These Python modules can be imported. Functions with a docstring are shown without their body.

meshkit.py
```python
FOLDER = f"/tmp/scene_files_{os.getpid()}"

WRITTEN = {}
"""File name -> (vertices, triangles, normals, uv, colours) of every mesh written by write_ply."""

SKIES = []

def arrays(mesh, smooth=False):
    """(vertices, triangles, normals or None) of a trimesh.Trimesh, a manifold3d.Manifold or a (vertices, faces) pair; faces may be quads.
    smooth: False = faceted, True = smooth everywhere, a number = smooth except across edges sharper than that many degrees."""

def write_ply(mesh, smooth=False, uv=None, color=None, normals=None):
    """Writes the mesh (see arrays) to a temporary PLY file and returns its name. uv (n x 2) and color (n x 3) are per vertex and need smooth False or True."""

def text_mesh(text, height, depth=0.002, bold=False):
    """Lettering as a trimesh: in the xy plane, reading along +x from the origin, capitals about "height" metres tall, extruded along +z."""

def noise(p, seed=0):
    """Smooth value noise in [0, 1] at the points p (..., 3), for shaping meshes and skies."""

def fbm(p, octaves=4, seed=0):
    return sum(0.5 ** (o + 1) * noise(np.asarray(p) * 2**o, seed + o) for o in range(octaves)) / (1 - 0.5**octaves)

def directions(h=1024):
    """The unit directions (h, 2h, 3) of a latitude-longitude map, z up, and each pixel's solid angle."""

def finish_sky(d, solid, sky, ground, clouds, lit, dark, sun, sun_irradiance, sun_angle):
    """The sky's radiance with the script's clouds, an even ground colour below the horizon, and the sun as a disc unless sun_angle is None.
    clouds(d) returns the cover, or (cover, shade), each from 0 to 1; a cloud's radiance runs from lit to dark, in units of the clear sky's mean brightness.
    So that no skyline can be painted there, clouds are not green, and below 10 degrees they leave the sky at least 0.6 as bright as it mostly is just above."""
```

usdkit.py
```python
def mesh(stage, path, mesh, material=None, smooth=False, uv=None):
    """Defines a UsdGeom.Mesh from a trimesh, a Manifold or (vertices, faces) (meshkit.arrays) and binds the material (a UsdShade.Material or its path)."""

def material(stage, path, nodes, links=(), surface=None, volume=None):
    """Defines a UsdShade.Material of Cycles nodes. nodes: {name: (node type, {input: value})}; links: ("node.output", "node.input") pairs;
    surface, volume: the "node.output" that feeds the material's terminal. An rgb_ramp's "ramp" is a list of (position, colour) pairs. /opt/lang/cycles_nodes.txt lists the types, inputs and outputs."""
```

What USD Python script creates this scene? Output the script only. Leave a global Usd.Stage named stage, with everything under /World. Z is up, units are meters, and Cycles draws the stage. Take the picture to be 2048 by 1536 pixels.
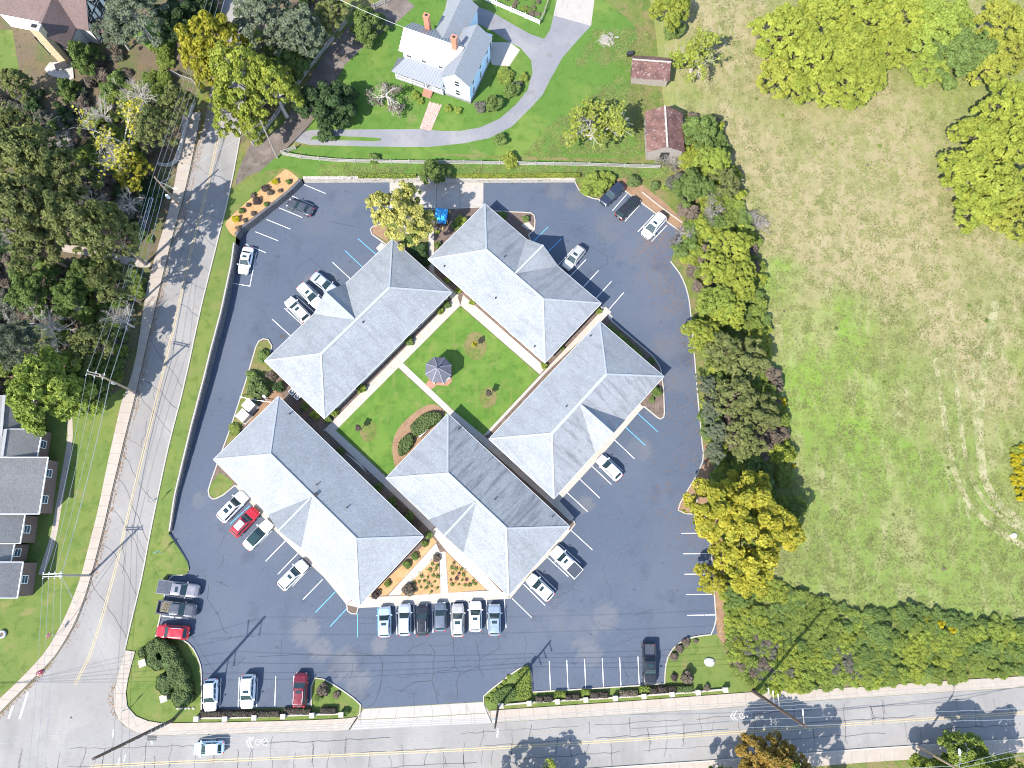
import math, random
import numpy as np, trimesh, shapely, manifold3d as m3
from shapely import affinity
from shapely.geometry import Polygon, LineString, Point, MultiPolygon, box as sbox
from scipy.interpolate import RBFInterpolator
from pxr import Usd, UsdGeom, UsdLux, UsdShade, Gf, Sdf, Vt
import usdkit, meshkit

stage = Usd.Stage.CreateInMemory()
UsdGeom.SetStageUpAxis(stage, 'Z'); UsdGeom.SetStageMetersPerUnit(stage, 1.0)
WORLD = UsdGeom.Xform.Define(stage, '/World').GetPrim(); stage.SetDefaultPrim(WORLD)
UsdGeom.Scope.Define(stage, '/World/Looks')

# ------------------------------------------------------------------ camera, sky, sun, exposure
FPX, NX, NY, CAM_H = 1426.7, 1009.7, 1103.9, 108.0      # lens (pixels of the 2048 px wide photo), point straight below, height
EXPOSURE = 1.40
SUN_EL, SUN_TO = math.radians(46), np.array([-0.663, -0.749])
_d = np.array([(NX - 1024) / FPX, -(NY - 768) / FPX, -1.0]); _d /= np.linalg.norm(_d)
_y = np.array([0, 1.0, 0]) - _d * _d[1]; _y /= np.linalg.norm(_y)
_x = np.cross(_y, -_d)
cam = UsdGeom.Camera.Define(stage, '/World/camera')
cam.CreateHorizontalApertureAttr(36.0); cam.CreateVerticalApertureAttr(27.0)
cam.CreateFocalLengthAttr(36.0 * FPX / 2048); cam.CreateClippingRangeAttr(Gf.Vec2f(1, 5000))
cam.CreateExposureAttr(EXPOSURE)
cam.AddTransformOp().Set(Gf.Matrix4d(*[float(v) for v in
    (_x[0], _y[0], -_d[0], 0, _x[1], _y[1], -_d[1], 0, _x[2], _y[2], -_d[2], 0, 0, 0, CAM_H, 1)]))
sun_vec = np.array([SUN_TO[0] * math.cos(SUN_EL), SUN_TO[1] * math.cos(SUN_EL), math.sin(SUN_EL)])
usdkit.material(stage, '/World/Looks/sky', {
    's': ('sky_texture', {'sky_type': 'single_scattering', 'sun_disc': False, 'sun_elevation': SUN_EL,
                          'sun_rotation': math.atan2(SUN_TO[0], SUN_TO[1]), 'altitude': 700.0, 'aerosol_density': 1.0}),
    'b': ('background_shader', {'strength': 0.15})}, [('s.color', 'b.color')], surface='b.background')
dome = UsdLux.DomeLight.Define(stage, '/World/sky'); dome.CreateIntensityAttr(1.0)
UsdShade.MaterialBindingAPI.Apply(dome.GetPrim()).Bind(UsdShade.Material.Get(stage, '/World/Looks/sky'))
dome.GetPrim().SetCustomDataByKey('kind', 'structure'); dome.GetPrim().SetCustomDataByKey('label', 'clear daylight sky')
sun = UsdLux.DistantLight.Define(stage, '/World/sun')
sun.CreateIntensityAttr(0.92); sun.CreateAngleAttr(0.53); sun.CreateColorAttr(Gf.Vec3f(1.0, 0.95, 0.87))
sun.GetPrim().CreateAttribute('inputs:normalize', Sdf.ValueTypeNames.Bool).Set(True)
_r = Gf.Rotation(Gf.Vec3d(0, 0, 1), Gf.Vec3d(*map(float, sun_vec)))
sun.AddTransformOp().Set(Gf.Matrix4d().SetRotate(_r))

# ------------------------------------------------------------------ photo pixel -> place in the world
def P(px, py, z=0.0):
    """World xy of the point at height z that the photo shows at (px, py)."""
    r = np.array([(px - 1024) / FPX, -(py - 768) / FPX, -1.0]); s = (CAM_H - z) / (r @ _d)
    return np.array([(r @ _x) * s, (r @ _y) * s])
def PX(x, y, z=0.0):
    c = x * _x + y * _y + (z - CAM_H) * (-_d)
    return 1024 + FPX * c[0] / -c[2], 768 - FPX * c[1] / -c[2]
def mpp(px, py, z=0.0):
    return float(np.hypot(*(P(px + 1, py, z) - P(px, py, z))))
def crop(ox, oy, pts):
    return [(ox + a / 4, oy + b / 4) for a, b in pts]

# terrain: level to the south and east, rising about two metres to the north-west
_tc = [(343,1065,.35),(355,993,.7),(378,900,1.15),(420,764,1.6),(455,630,1.7),(480,490,1.6),(520,440,1.5),(605,358,1.25),(780,355,1.1),
 (967,355,.95),(1150,355,.75),(1230,345,.35),(1330,380,0),(1371,470,0),(1400,600,0),(1400,900,0),(330,760,1.6),(300,900,1.2),(250,1060,.4),(200,1200,.03),
 (380,500,1.8),(430,330,1.7),(460,100,2.4),(200,800,1.6),(100,1000,.7),(0,1150,.2),(100,500,2),(0,300,2.2),(100,100,2.5),(0,700,1.7),
 (880,120,2),(880,220,1.95),(940,200,2),(880,290,1.6),(1100,280,1.0),(1300,230,.4),(1180,60,1.2),(1000,30,2.0),(700,200,2),(700,60,2.2),(1330,100,.3),(1450,100,0),(1500,300,0),
 (1450,-100,0),(900,-200,2.2),(300,-200,2.6),(-300,300,2.2),(-300,900,1.2),(-300,1300,0),(0,1300,0),(0,1536,0),(700,1300,0),(300,1300,0),(320,1190,0.02),(1700,300,0),(1700,0,0)]
_tw = np.array([P(a, b, z) for a, b, z in _tc])
_rbf = RBFInterpolator(_tw, np.array([c[2] for c in _tc]), kernel='linear', smoothing=0.02)
CELL, GX0, GY0, GNX, GNY = 4.0, -140.0, -60.0, 56, 56
_gx, _gy = np.meshgrid(GX0 + CELL * np.arange(GNX + 1), GY0 + CELL * np.arange(GNY + 1), indexing='ij')
_gz = np.clip(_rbf(np.stack([_gx.ravel(), _gy.ravel()], 1)).reshape(_gx.shape), 0, 3)
for i in range(GNX + 1):
    for j in range(GNY + 1):
        a, b = PX(_gx[i, j], _gy[i, j], _gz[i, j])
        e = min(i, j, GNX - i, GNY - j) / 5.0
        k = np.clip(1 - (a - 1240) / 160, 0, 1) * np.clip((1225 - b) / 80, 0, 1) * min(e, 1)
        _gz[i, j] *= k
_gz[_gz < 0.015] = 0
def Z(x, y):
    u, v = (x - GX0) / CELL, (y - GY0) / CELL
    i, j = int(math.floor(u)), int(math.floor(v))
    if i < 0 or j < 0 or i >= GNX or j >= GNY: return 0.0
    u -= i; v -= j
    a, b, c, d = _gz[i, j], _gz[i + 1, j], _gz[i + 1, j + 1], _gz[i, j + 1]
    return float(a + (b - a) * u + (c - b) * v) if u >= v else float(a + (c - d) * u + (d - a) * v)
def G(px, py, dz=0.0):
    """The point on the ground (plus dz) seen at (px, py)."""
    z = 1.0
    for _ in range(8): z = 0.5 * z + 0.5 * Z(*P(px, py, z + dz))
    return np.array([*P(px, py, z + dz), z])
def GP(pts): return [tuple(G(a, b)[:2]) for a, b in pts]
def FP(pts, z=0.0): return [tuple(P(a, b, z)) for a, b in pts]
_tris = {}
for i in range(GNX):
    for j in range(GNY):
        if _gz[i:i+2, j:j+2].max() > 0:
            x, y = GX0 + CELL * i, GY0 + CELL * j; q = CELL
            _tris[i, j] = (Polygon([(x, y), (x + q, y), (x + q, y + q)]), Polygon([(x, y), (x + q, y + q), (x, y + q)]))
_hilly = shapely.union_all([sbox(GX0 + CELL * i, GY0 + CELL * j, GX0 + CELL * i + CELL, GY0 + CELL * j + CELL) for i, j in _tris])
def polys(g):
    if g.is_empty: return []
    return [p for p in (g.geoms if hasattr(g, 'geoms') else [g]) if p.geom_type == 'Polygon' and p.area > 1e-4]
def tri2d(p):
    return trimesh.creation.triangulate_polygon(p, engine='earcut')
def drape(poly, off=0.0, flat=None):
    """A polygon laid on the terrain as triangles, off metres above it (or level at z=flat)."""
    V, F, n = [], [], 0
    poly = poly if hasattr(poly, 'geom_type') else Polygon(poly)
    poly = poly.buffer(0)
    pieces = []
    if flat is not None: pieces = polys(poly)
    else:
        pieces = polys(poly.difference(_hilly))
        x0, y0, x1, y1 = poly.bounds
        shapely.prepare(poly)
        for (i, j), ts in _tris.items():
            x, y = GX0 + CELL * i, GY0 + CELL * j
            if x > x1 or y > y1 or x + CELL < x0 or y + CELL < y0: continue
            for t in ts:
                if poly.intersects(t): pieces += polys(t if poly.contains(t) else poly.intersection(t))
    for p in pieces:
        try: v, f = tri2d(p)
        except Exception: continue
        if len(f) == 0: continue
        a = v[f]; s = (a[:,1,0]-a[:,0,0])*(a[:,2,1]-a[:,0,1])-(a[:,1,1]-a[:,0,1])*(a[:,2,0]-a[:,0,0])
        f = np.where((s < 0)[:, None], f[:, ::-1], f)
        c = p.representative_point()
        z = np.array([(Z(px * .999 + c.x * .001, py * .999 + c.y * .001) if flat is None else flat) + off for px, py in v])
        V.append(np.column_stack([v, z])); F.append(f + n); n += len(v)
    return np.vstack(V), np.vstack(F)

# ------------------------------------------------------------------ prims
_used = {}
def numbered(path):
    k = _used.get(path, -1) + 1; _used[path] = k
    return path if k == 0 else f'{path}_{k:03d}'
def pth(o): return str(o.GetPath()) if hasattr(o, 'GetPath') else o
def tag(o, label=None, cat=None, group=None, kind=None):
    o = o.GetPrim() if hasattr(o, 'GetPrim') else o
    for k, v in (('label', label), ('category', cat), ('group', group), ('kind', kind)):
        if v: o.SetCustomDataByKey(k, v)
    return o
def M(name): return UsdShade.Material.Get(stage, '/World/Looks/' + name)
def obj(name, mesh, mat, parent='/World', smooth=False, label=None, cat=None, group=None, kind=None):
    if isinstance(mesh, MB): mesh = mesh.mesh()
    m = usdkit.mesh(stage, numbered(pth(parent) + '/' + name), mesh, M(mat) if mat else None, smooth)
    if label or cat or group or kind: tag(m, label, cat, group, kind)
    return m.GetPrim()
def xf(name, loc=(0, 0, 0), rz=0.0, s=1.0, parent='/World', rx=0.0, **kw):
    x = UsdGeom.Xform.Define(stage, numbered(pth(parent) + '/' + name))
    x.AddTranslateOp().Set(Gf.Vec3d(*map(float, loc)))
    if rz or rx: x.AddRotateXYZOp().Set(Gf.Vec3f(float(rx), 0, float(math.degrees(rz))))
    if np.ndim(s): x.AddScaleOp().Set(Gf.Vec3f(*map(float, s)))
    elif s != 1.0: x.AddScaleOp().Set(Gf.Vec3f(float(s)))
    if kw: tag(x, **kw)
    return x.GetPrim()
_protos = {}
def proto(name):
    p = stage.CreateClassPrim('/kinds/' + name); p.SetTypeName('Xform'); _protos[name] = p
    return p
stage.CreateClassPrim('/kinds')
def inst(kind, name, loc, rz=0.0, s=1.0, **kw):
    o = xf(name, loc, rz, s, **kw)
    o.GetReferences().AddInternalReference('/kinds/' + kind); o.SetInstanceable(True)
    return o
class MB:
    def __init__(self): self.v, self.f, self.n = [], [], 0
    def add(self, v, f=None):
        if f is None:
            if hasattr(v, 'to_mesh'): q = v.to_mesh(); v, f = q.vert_properties[:, :3], q.tri_verts
            else: v, f = v.vertices, v.faces
        v, f = np.asarray(v, float), np.asarray(f, int)
        if f.shape[1] == 4: f = np.vstack([f[:, [0, 1, 2]], f[:, [0, 2, 3]]])
        self.v.append(v); self.f.append(f + self.n); self.n += len(v); return self
    def box(self, c, size, rz=0.0):
        sx, sy, sz = np.asarray(size) / 2.0
        v = np.array([(a * sx, b * sy, d * sz) for a in (-1, 1) for b in (-1, 1) for d in (-1, 1)])
        co, si = math.cos(rz), math.sin(rz)
        v = np.column_stack([v[:, 0] * co - v[:, 1] * si, v[:, 0] * si + v[:, 1] * co, v[:, 2]]) + np.asarray(c, float)
        return self.add(v, [(0,1,3),(0,3,2),(4,6,7),(4,7,5),(0,4,5),(0,5,1),(2,3,7),(2,7,6),(0,2,6),(0,6,4),(1,5,7),(1,7,3)])
    def bar(self, a, b, w, h=None):
        """A box beam from a to b, w wide and h deep."""
        a, b = np.asarray(a, float), np.asarray(b, float); h = h or w
        t = (b - a) / np.linalg.norm(b - a); s = np.cross([0, 0, 1.0], t)
        s = np.array([1.0, 0, 0]) if np.linalg.norm(s) < 1e-6 else s / np.linalg.norm(s); u = np.cross(t, s)
        v = np.array([p + s * i * w / 2 + u * j * h / 2 for p in (a, b) for i in (-1, 1) for j in (-1, 1)])
        return self.add(v, [(0,1,3),(0,3,2),(4,6,7),(4,7,5),(0,4,5),(0,5,1),(2,3,7),(2,7,6),(0,2,6),(0,6,4),(1,5,7),(1,7,3)])
    def tube(self, pts, r, sides=6, cap=True):
        p = np.asarray(pts, float); r = np.broadcast_to(r, (len(p),)).astype(float)
        t = np.gradient(p, axis=0); t /= np.linalg.norm(t, axis=1, keepdims=True) + 1e-12
        ref = np.array([0, 0, 1.0]) if abs(t[0, 2]) < 0.9 else np.array([1.0, 0, 0])
        a = np.cross(t, ref); a /= np.linalg.norm(a, axis=1, keepdims=True) + 1e-12; b = np.cross(t, a)
        g = np.arange(sides) * 2 * np.pi / sides
        v = p[:, None] + r[:, None, None] * (np.cos(g)[None, :, None] * a[:, None] + np.sin(g)[None, :, None] * b[:, None])
        i, j = np.meshgrid(np.arange(len(p) - 1), np.arange(sides), indexing='ij')
        q = np.stack([i * sides + j, i * sides + (j + 1) % sides, (i + 1) * sides + (j + 1) % sides, (i + 1) * sides + j], -1).reshape(-1, 4)[:, ::-1]
        f = np.vstack([q[:, [0, 1, 2]], q[:, [0, 2, 3]]]); v = v.reshape(-1, 3)
        if cap:
            e = (len(p) - 1) * sides
            f = np.vstack([f, [(0, k, k + 1) for k in range(1, sides - 1)], [(e, e + k + 1, e + k) for k in range(1, sides - 1)]])
        return self.add(v, f)
    def prism(self, poly, z0, z1):
        for p in polys(poly if hasattr(poly, 'geom_type') else Polygon(poly).buffer(0)):
            m = trimesh.creation.extrude_polygon(p, z1 - z0, engine='earcut'); m.apply_translation([0, 0, z0]); self.add(m)
        return self
    def mesh(self): return np.vstack(self.v), np.vstack(self.f)
    def build(self, name, mat, parent='/World', smooth=False, **kw): return obj(name, self.mesh(), mat, parent, smooth, **kw)
def kerb_mesh(line, w=0.16, h=0.14, z=None, side=0.0):
    """A kerb of rectangular section along a polyline (world xy)."""
    ls = LineString(line)
    if side: ls = ls.parallel_offset(abs(side), 'left' if side > 0 else 'right')
    d = np.array(ls.coords); mb = MB()
    nrm = []
    for k in range(len(d)):
        t = d[min(k + 1, len(d) - 1)] - d[max(k - 1, 0)]; t = t / (np.linalg.norm(t) + 1e-9); nrm.append((-t[1], t[0]))
    nrm = np.array(nrm); L, R = d + nrm * w / 2, d - nrm * w / 2
    zz = np.array([Z(*p) if z is None else z for p in d])
    v = np.vstack([np.column_stack([L, zz - .05]), np.column_stack([L, zz + h]), np.column_stack([R, zz + h]), np.column_stack([R, zz - .05])])
    n = len(d); f = []
    for k in range(n - 1):
        for a in range(3):
            f.append((a * n + k, a * n + k + 1, (a + 1) * n + k + 1, (a + 1) * n + k))
    f = np.array(f)[:, ::-1]
    return mb.add(v, f).add(v, [(0, n, 2 * n, 3 * n), (n - 1, 4 * n - 1, 3 * n - 1, 2 * n - 1)])
def dens(line, step=2.0):
    ls = LineString(line); n = max(2, int(ls.length / step) + 1)
    return [ls.interpolate(t, normalized=True).coords[0] for t in np.linspace(0, 1, n)]
def smooth_line(pts, it=2):
    p = np.array(pts, float)
    for _ in range(it):
        q = [p[0]]
        for a, b in zip(p[:-1], p[1:]): q += [a * .75 + b * .25, a * .25 + b * .75]
        p = np.array(q + [p[-1]])
    return [tuple(a) for a in p]
# ------------------------------------------------------------------ materials
def simple(name, col, rough=0.6, metal=0.0, var=0.12, scale=3.0, bump=0.0, coat=0.0, spec=0.4, rnd=0.0, fine=None):
    """One colour broken up by noise; rnd varies it from object to object."""
    c = np.array(col, float)
    n = {'g': ('geometry', {}), 'n': ('noise_texture', {'scale': scale, 'detail': 5.0, 'roughness': 0.65}),
         'r': ('rgb_ramp', {'ramp': [(0.25, tuple(c * (1 - var))), (0.75, tuple(np.minimum(c * (1 + var), 0.95)))]}),
         'p': ('principled_bsdf', {'roughness': rough, 'metallic': metal, 'coat_weight': coat, 'specular_ior_level': spec})}
    l = [('g.position', 'n.vector'), ('n.fac', 'r.fac')]
    out = 'r.color'
    if rnd:
        n['o'] = ('object_info', {}); n['m'] = ('map_range', {'from_min': 0.0, 'from_max': 1.0, 'to_min': 1 - rnd, 'to_max': 1 + rnd})
        n['h'] = ('hsv', {}); l += [('o.random', 'm.value'), ('m.result', 'h.value'), (out, 'h.color')]; out = 'h.color'
    if bump:
        n['n2'] = ('noise_texture', {'scale': fine or scale * 6, 'detail': 3.0}); n['b'] = ('bump', {'strength': 0.6, 'distance': bump})
        l += [('g.position', 'n2.vector'), ('n2.fac', 'b.height'), ('b.normal', 'p.normal')]
    l.append((out, 'p.base_color'))
    usdkit.material(stage, '/World/Looks/' + name, n, l, surface='p.BSDF')
def layered(name, base, layers, rough=0.9, bump=0.03, bscale=12.0, spec=0.2, stretch=None):
    """base colour, then layers (colour, noise scale, from, to, amount[, (sx, sy)]) mixed over it where noise passes the threshold."""
    n = {'g': ('geometry', {}), 'p': ('principled_bsdf', {'roughness': rough, 'specular_ior_level': spec}), 'c': ('rgb_ramp', {'ramp': [(0, base), (1, base)]})}
    l = []; out = 'c.color'
    for k, L in enumerate(layers):
        col, sc, a, b, amt = L[:5]; st = L[5] if len(L) > 5 else (1, 1)
        n[f'm{k}'] = ('mapping', {'scale': (st[0], st[1], 1.0), 'location': (k * 7.3, k * 3.1, 0.0), 'rotation': (0.0, 0.0, st[2] if len(st) > 2 else 0.0)})
        n[f'n{k}'] = ('noise_texture', {'scale': sc, 'detail': 4.0, 'roughness': 0.6, 'distortion': 0.3})
        n[f'r{k}'] = ('map_range', {'from_min': a, 'from_max': b, 'to_min': 0.0, 'to_max': amt, 'clamp': True})
        n[f'x{k}'] = ('mix', {'mix_type': 'mix', 'color2': col})
        l += [('g.position', f'm{k}.vector'), (f'm{k}.vector', f'n{k}.vector'), (f'n{k}.fac', f'r{k}.value'), (f'r{k}.result', f'x{k}.fac'), (out, f'x{k}.color1')]
        out = f'x{k}.color'
    l.append((out, 'p.base_color'))
    if bump:
        n['nb'] = ('noise_texture', {'scale': bscale, 'detail': 4.0, 'roughness': 0.7}); n['b'] = ('bump', {'strength': 1.0, 'distance': bump})
        l += [('g.position', 'nb.vector'), ('nb.fac', 'b.height'), ('b.normal', 'p.normal')]
    usdkit.material(stage, '/World/Looks/' + name, n, l, surface='p.BSDF')
def leaf(name, cols, trans=0.26, rnd=0.12, patch=0.5):
    """Leaf cards: colour by position in the crown, by leaf and by tree; light passes through."""
    n = {'tc': ('texture_coordinate', {}), 'g': ('geometry', {}), 'o': ('object_info', {}),
         'n': ('noise_texture', {'scale': patch, 'detail': 3.0}), 'a': ('math', {'math_type': 'multiply_add', 'value2': 0.7, 'value3': -0.10}),
         'a2': ('math', {'math_type': 'multiply_add', 'value2': 0.40}), 'r': ('rgb_ramp', {'ramp': cols}),
         'm': ('map_range', {'from_min': 0.0, 'from_max': 1.0, 'to_min': 1 - rnd, 'to_max': 1 + rnd}), 'h': ('hsv', {}),
         'p': ('principled_bsdf', {'roughness': 0.65, 'specular_ior_level': 0.25}), 't': ('translucent_bsdf', {}), 'x': ('mix_closure', {'fac': trans})}
    l = [('tc.object', 'n.vector'), ('n.fac', 'a.value1'), ('g.random_per_island', 'a2.value1'), ('a.value', 'a2.value3'), ('a2.value', 'r.fac'),
         ('o.random', 'm.value'), ('m.result', 'h.value'), ('r.color', 'h.color'), ('h.color', 'p.base_color'), ('h.color', 't.color'),
         ('p.BSDF', 'x.closure1'), ('t.BSDF', 'x.closure2')]
    usdkit.material(stage, '/World/Looks/' + name, n, l, surface='x.closure')

mp = lambda L: [(*P(a, b), r * .08) for a, b, r in L]
FIELD_MOTTLE = [((.32, .255, .155), .14, .50, .66, .5, (1, .5)), ((.14, .18, .045), .10, .50, .66, .5, (1, .7)), ((.36, .30, .19), .55, .52, .72, .5, (1.3, .30)), ((.12, .12, .05), 1.1, .56, .74, .5, (1, 1)), ((.30, .26, .13), 4.0, .50, .75, .5, (1, 1)), ((.10, .12, .045), 8.0, .52, .75, .45, (1, 1))]
def blobs(name, sheets, rough=.95, mottle=None, bump=.10, bscale=4.0, wscale=.16, spec=.15, aniso=(1.0, 1.0, 0.0)):
    """Meadow: base colour, then for each (colour, [(x, y, r), ...], soft) a loose-edged patch, then fine mottling."""
    n = {'g': ('geometry', {}), 'p': ('principled_bsdf', {'roughness': rough, 'specular_ior_level': spec}), 'c': ('rgb_ramp', {'ramp': [(0, sheets[0]), (1, sheets[0])]}),
         'wm': ('mapping', {'mapping_type': 'texture', 'rotation': (0.0, 0.0, aniso[2]), 'scale': (1 / aniso[0], 1 / aniso[1], 1.0)}), 'w': ('noise_texture', {'scale': wscale, 'detail': 6.0, 'roughness': .62}), 'w2': ('noise_texture', {'scale': .8, 'detail': 3.0})}
    l, out = [('g.position', 'wm.vector'), ('wm.vector', 'w.vector'), ('g.position', 'w2.vector')], 'c.color'
    for k, (col, pts, amt) in enumerate(sheets[1:]):
        prev = None
        for i, (x, y, r) in enumerate(pts):
            n[f'd{k}_{i}'] = ('vector_math', {'math_type': 'distance', 'vector2': (x, y, 0.0)}); n[f'e{k}_{i}'] = ('math', {'math_type': 'divide', 'value2': r}); l += [('g.position', f'd{k}_{i}.vector1'), (f'd{k}_{i}.value', f'e{k}_{i}.value1')]
            cur = f'e{k}_{i}.value'
            if prev: n[f'f{k}_{i}'] = ('math', {'math_type': 'minimum'}); l += [(prev, f'f{k}_{i}.value1'), (cur, f'f{k}_{i}.value2')]; cur = f'f{k}_{i}.value'
            prev = cur
        n[f'a{k}'] = ('math', {'math_type': 'multiply_add', 'value2': 1.9}); n[f'r{k}'] = ('map_range', {'from_min': 2.25, 'from_max': 1.65, 'to_min': 0.0, 'to_max': amt, 'clamp': True}); n[f'x{k}'] = ('mix', {'color2': col})
        l += [('w.fac', f'a{k}.value1'), (prev, f'a{k}.value3'), (f'a{k}.value', f'r{k}.value'), (f'r{k}.result', f'x{k}.fac'), (out, f'x{k}.color1')]; out = f'x{k}.color'
    for k, (col, sc, a, b, amt, st) in enumerate(mottle or FIELD_MOTTLE):
        n[f'm{k}'] = ('mapping', {'scale': (st[0], st[1], 1.0), 'location': (k * 7.3, k * 3.1, 0.0)}); n[f'n{k}'] = ('noise_texture', {'scale': sc, 'detail': 4.0, 'roughness': .6, 'distortion': .3}); n[f'q{k}'] = ('map_range', {'from_min': a, 'from_max': b, 'to_min': 0.0, 'to_max': amt, 'clamp': True}); n[f'y{k}'] = ('mix', {'color2': col})
        l += [('g.position', f'm{k}.vector'), (f'm{k}.vector', f'n{k}.vector'), (f'n{k}.fac', f'q{k}.value'), (f'q{k}.result', f'y{k}.fac'), (out, f'y{k}.color1')]; out = f'y{k}.color'
    n['nb'] = ('noise_texture', {'scale': bscale, 'detail': 5.0, 'roughness': .7}); n['b'] = ('bump', {'strength': 1.0, 'distance': bump}); l += [(out, 'p.base_color'), ('g.position', 'nb.vector'), ('nb.fac', 'b.height'), ('b.normal', 'p.normal')]
    usdkit.material(stage, '/World/Looks/' + name, n, l, surface='p.BSDF')
blobs('field', [(.180, .212, .058), ((.295, .238, .140), mp([(1500,120,150),(1440,20,120),(1480,300,140),(1620,330,170),(1760,330,180),(1800,470,190),(1640,480,150),(1940,560,140),(1900,700,90),(1960,760,70)]), .85),
    ((.150, .245, .034), mp([(1640,700,85),(1600,760,70),(1720,890,95),(1690,650,60),(1650,860,75),(1560,560,50),(1800,950,80),(1750,800,50)]), .9), ((.135, .205, .040), mp([(1800,1090,150),(1700,1150,120),(1980,1180,150),(1850,800,90),(1700,1020,140),(1900,980,110)]), .75)])
layered('track_grass', (.31, .285, .16), [((.16, .19, .06), .5, .45, .6, .9), ((.33, .28, .17), 2.0, .5, .7, .6), ((.09, .12, .03), 4.0, .55, .75, .5)], bump=.08, bscale=5.0)
layered('lawn', (.105, .150, .034), [((.135, .165, .040), .18, .46, .60, .8), ((.19, .165, .07), .35, .56, .70, .65), ((.055, .105, .015), .7, .50, .66, .6), ((.15, .16, .05), 3.5, .52, .72, .5)], bump=.04, bscale=9.0)
layered('court_lawn', (.080, .158, .024), [((.120, .19, .034), .22, .46, .60, .8), ((.18, .185, .06), .45, .56, .70, .7), ((.050, .110, .016), .6, .50, .66, .65), ((.15, .17, .05), .35, .56, .66, .5, (3.0, .5, .75)), ((.10, .20, .03), 3.5, .5, .7, .5)], bump=.04, bscale=9.0)
layered('house_lawn', (.075, .150, .026), [((.14, .19, .04), .12, .48, .62, .7), ((.20, .18, .08), .25, .58, .70, .55), ((.05, .11, .014), .7, .5, .66, .6), ((.12, .18, .03), 3.5, .5, .7, .5)], bump=.05, bscale=8.0)
layered('wood_floor', (.13, .10, .065), [((.09, .11, .035), .15, .48, .60, .85), ((.15, .105, .06), .5, .5, .65, .7), ((.06, .06, .03), 1.0, .55, .7, .7)], bump=.12, bscale=5.0)
blobs('lot_asphalt', [(.066, .084, .118), ((.165, .160, .158), mp([(690,1330,26),(715,1365,22),(610,1262,24),(640,1300,20),(1075,1250,24),(1110,1235,26),(1165,1262,30),(1210,1235,24),(1050,1290,16),(1180,1310,20),(760,1290,14)]), .46), ((.125, .122, .120), mp([(1225,455,34),(1270,500,34),(1300,560,34),(1320,620,30),(1335,690,28),(1350,760,22),(1110,380,20),(1150,400,22),(640,440,30),(690,410,22)]), .42),
    ((.145, .142, .140), mp([(620,560,12),(660,560,14),(400,1000,14),(1170,1010,16),(1280,900,22)]), .45)], .8, [((.080, .096, .128), .06, .46, .60, .9, (1, 1)), ((.050, .060, .084), .20, .56, .70, .6, (1, 1)), ((.034, .04, .052), .8, .62, .74, .6, (1, 1)), ((.115, .125, .15), 2.5, .50, .75, .35, (1, 1)), ((.040, .048, .07), 22.0, .5, .8, .4, (1, 1))], .006, 40.0, 1.1, .35, (.45, 1.5, .7))
layered('road_asphalt', (.232, .219, .205), [((.272, .258, .243), .10, .46, .62, .8), ((.188, .178, .168), .25, .52, .68, .6, (1.0, .35, .2)), ((.30, .275, .235), .30, .62, .76, .5), ((.17, .163, .158), 1.3, .55, .75, .5), ((.15, .15, .16), 20.0, .5, .8, .5)], rough=.85, bump=.006, bscale=40.0)
layered('drive_asphalt', (.19, .19, .205), [((.24, .235, .235), .2, .45, .62, .8), ((.15, .14, .13), .5, .55, .7, .6), ((.13, .13, .14), 6.0, .5, .8, .5)], rough=.9, bump=.01, bscale=25.0)
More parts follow.
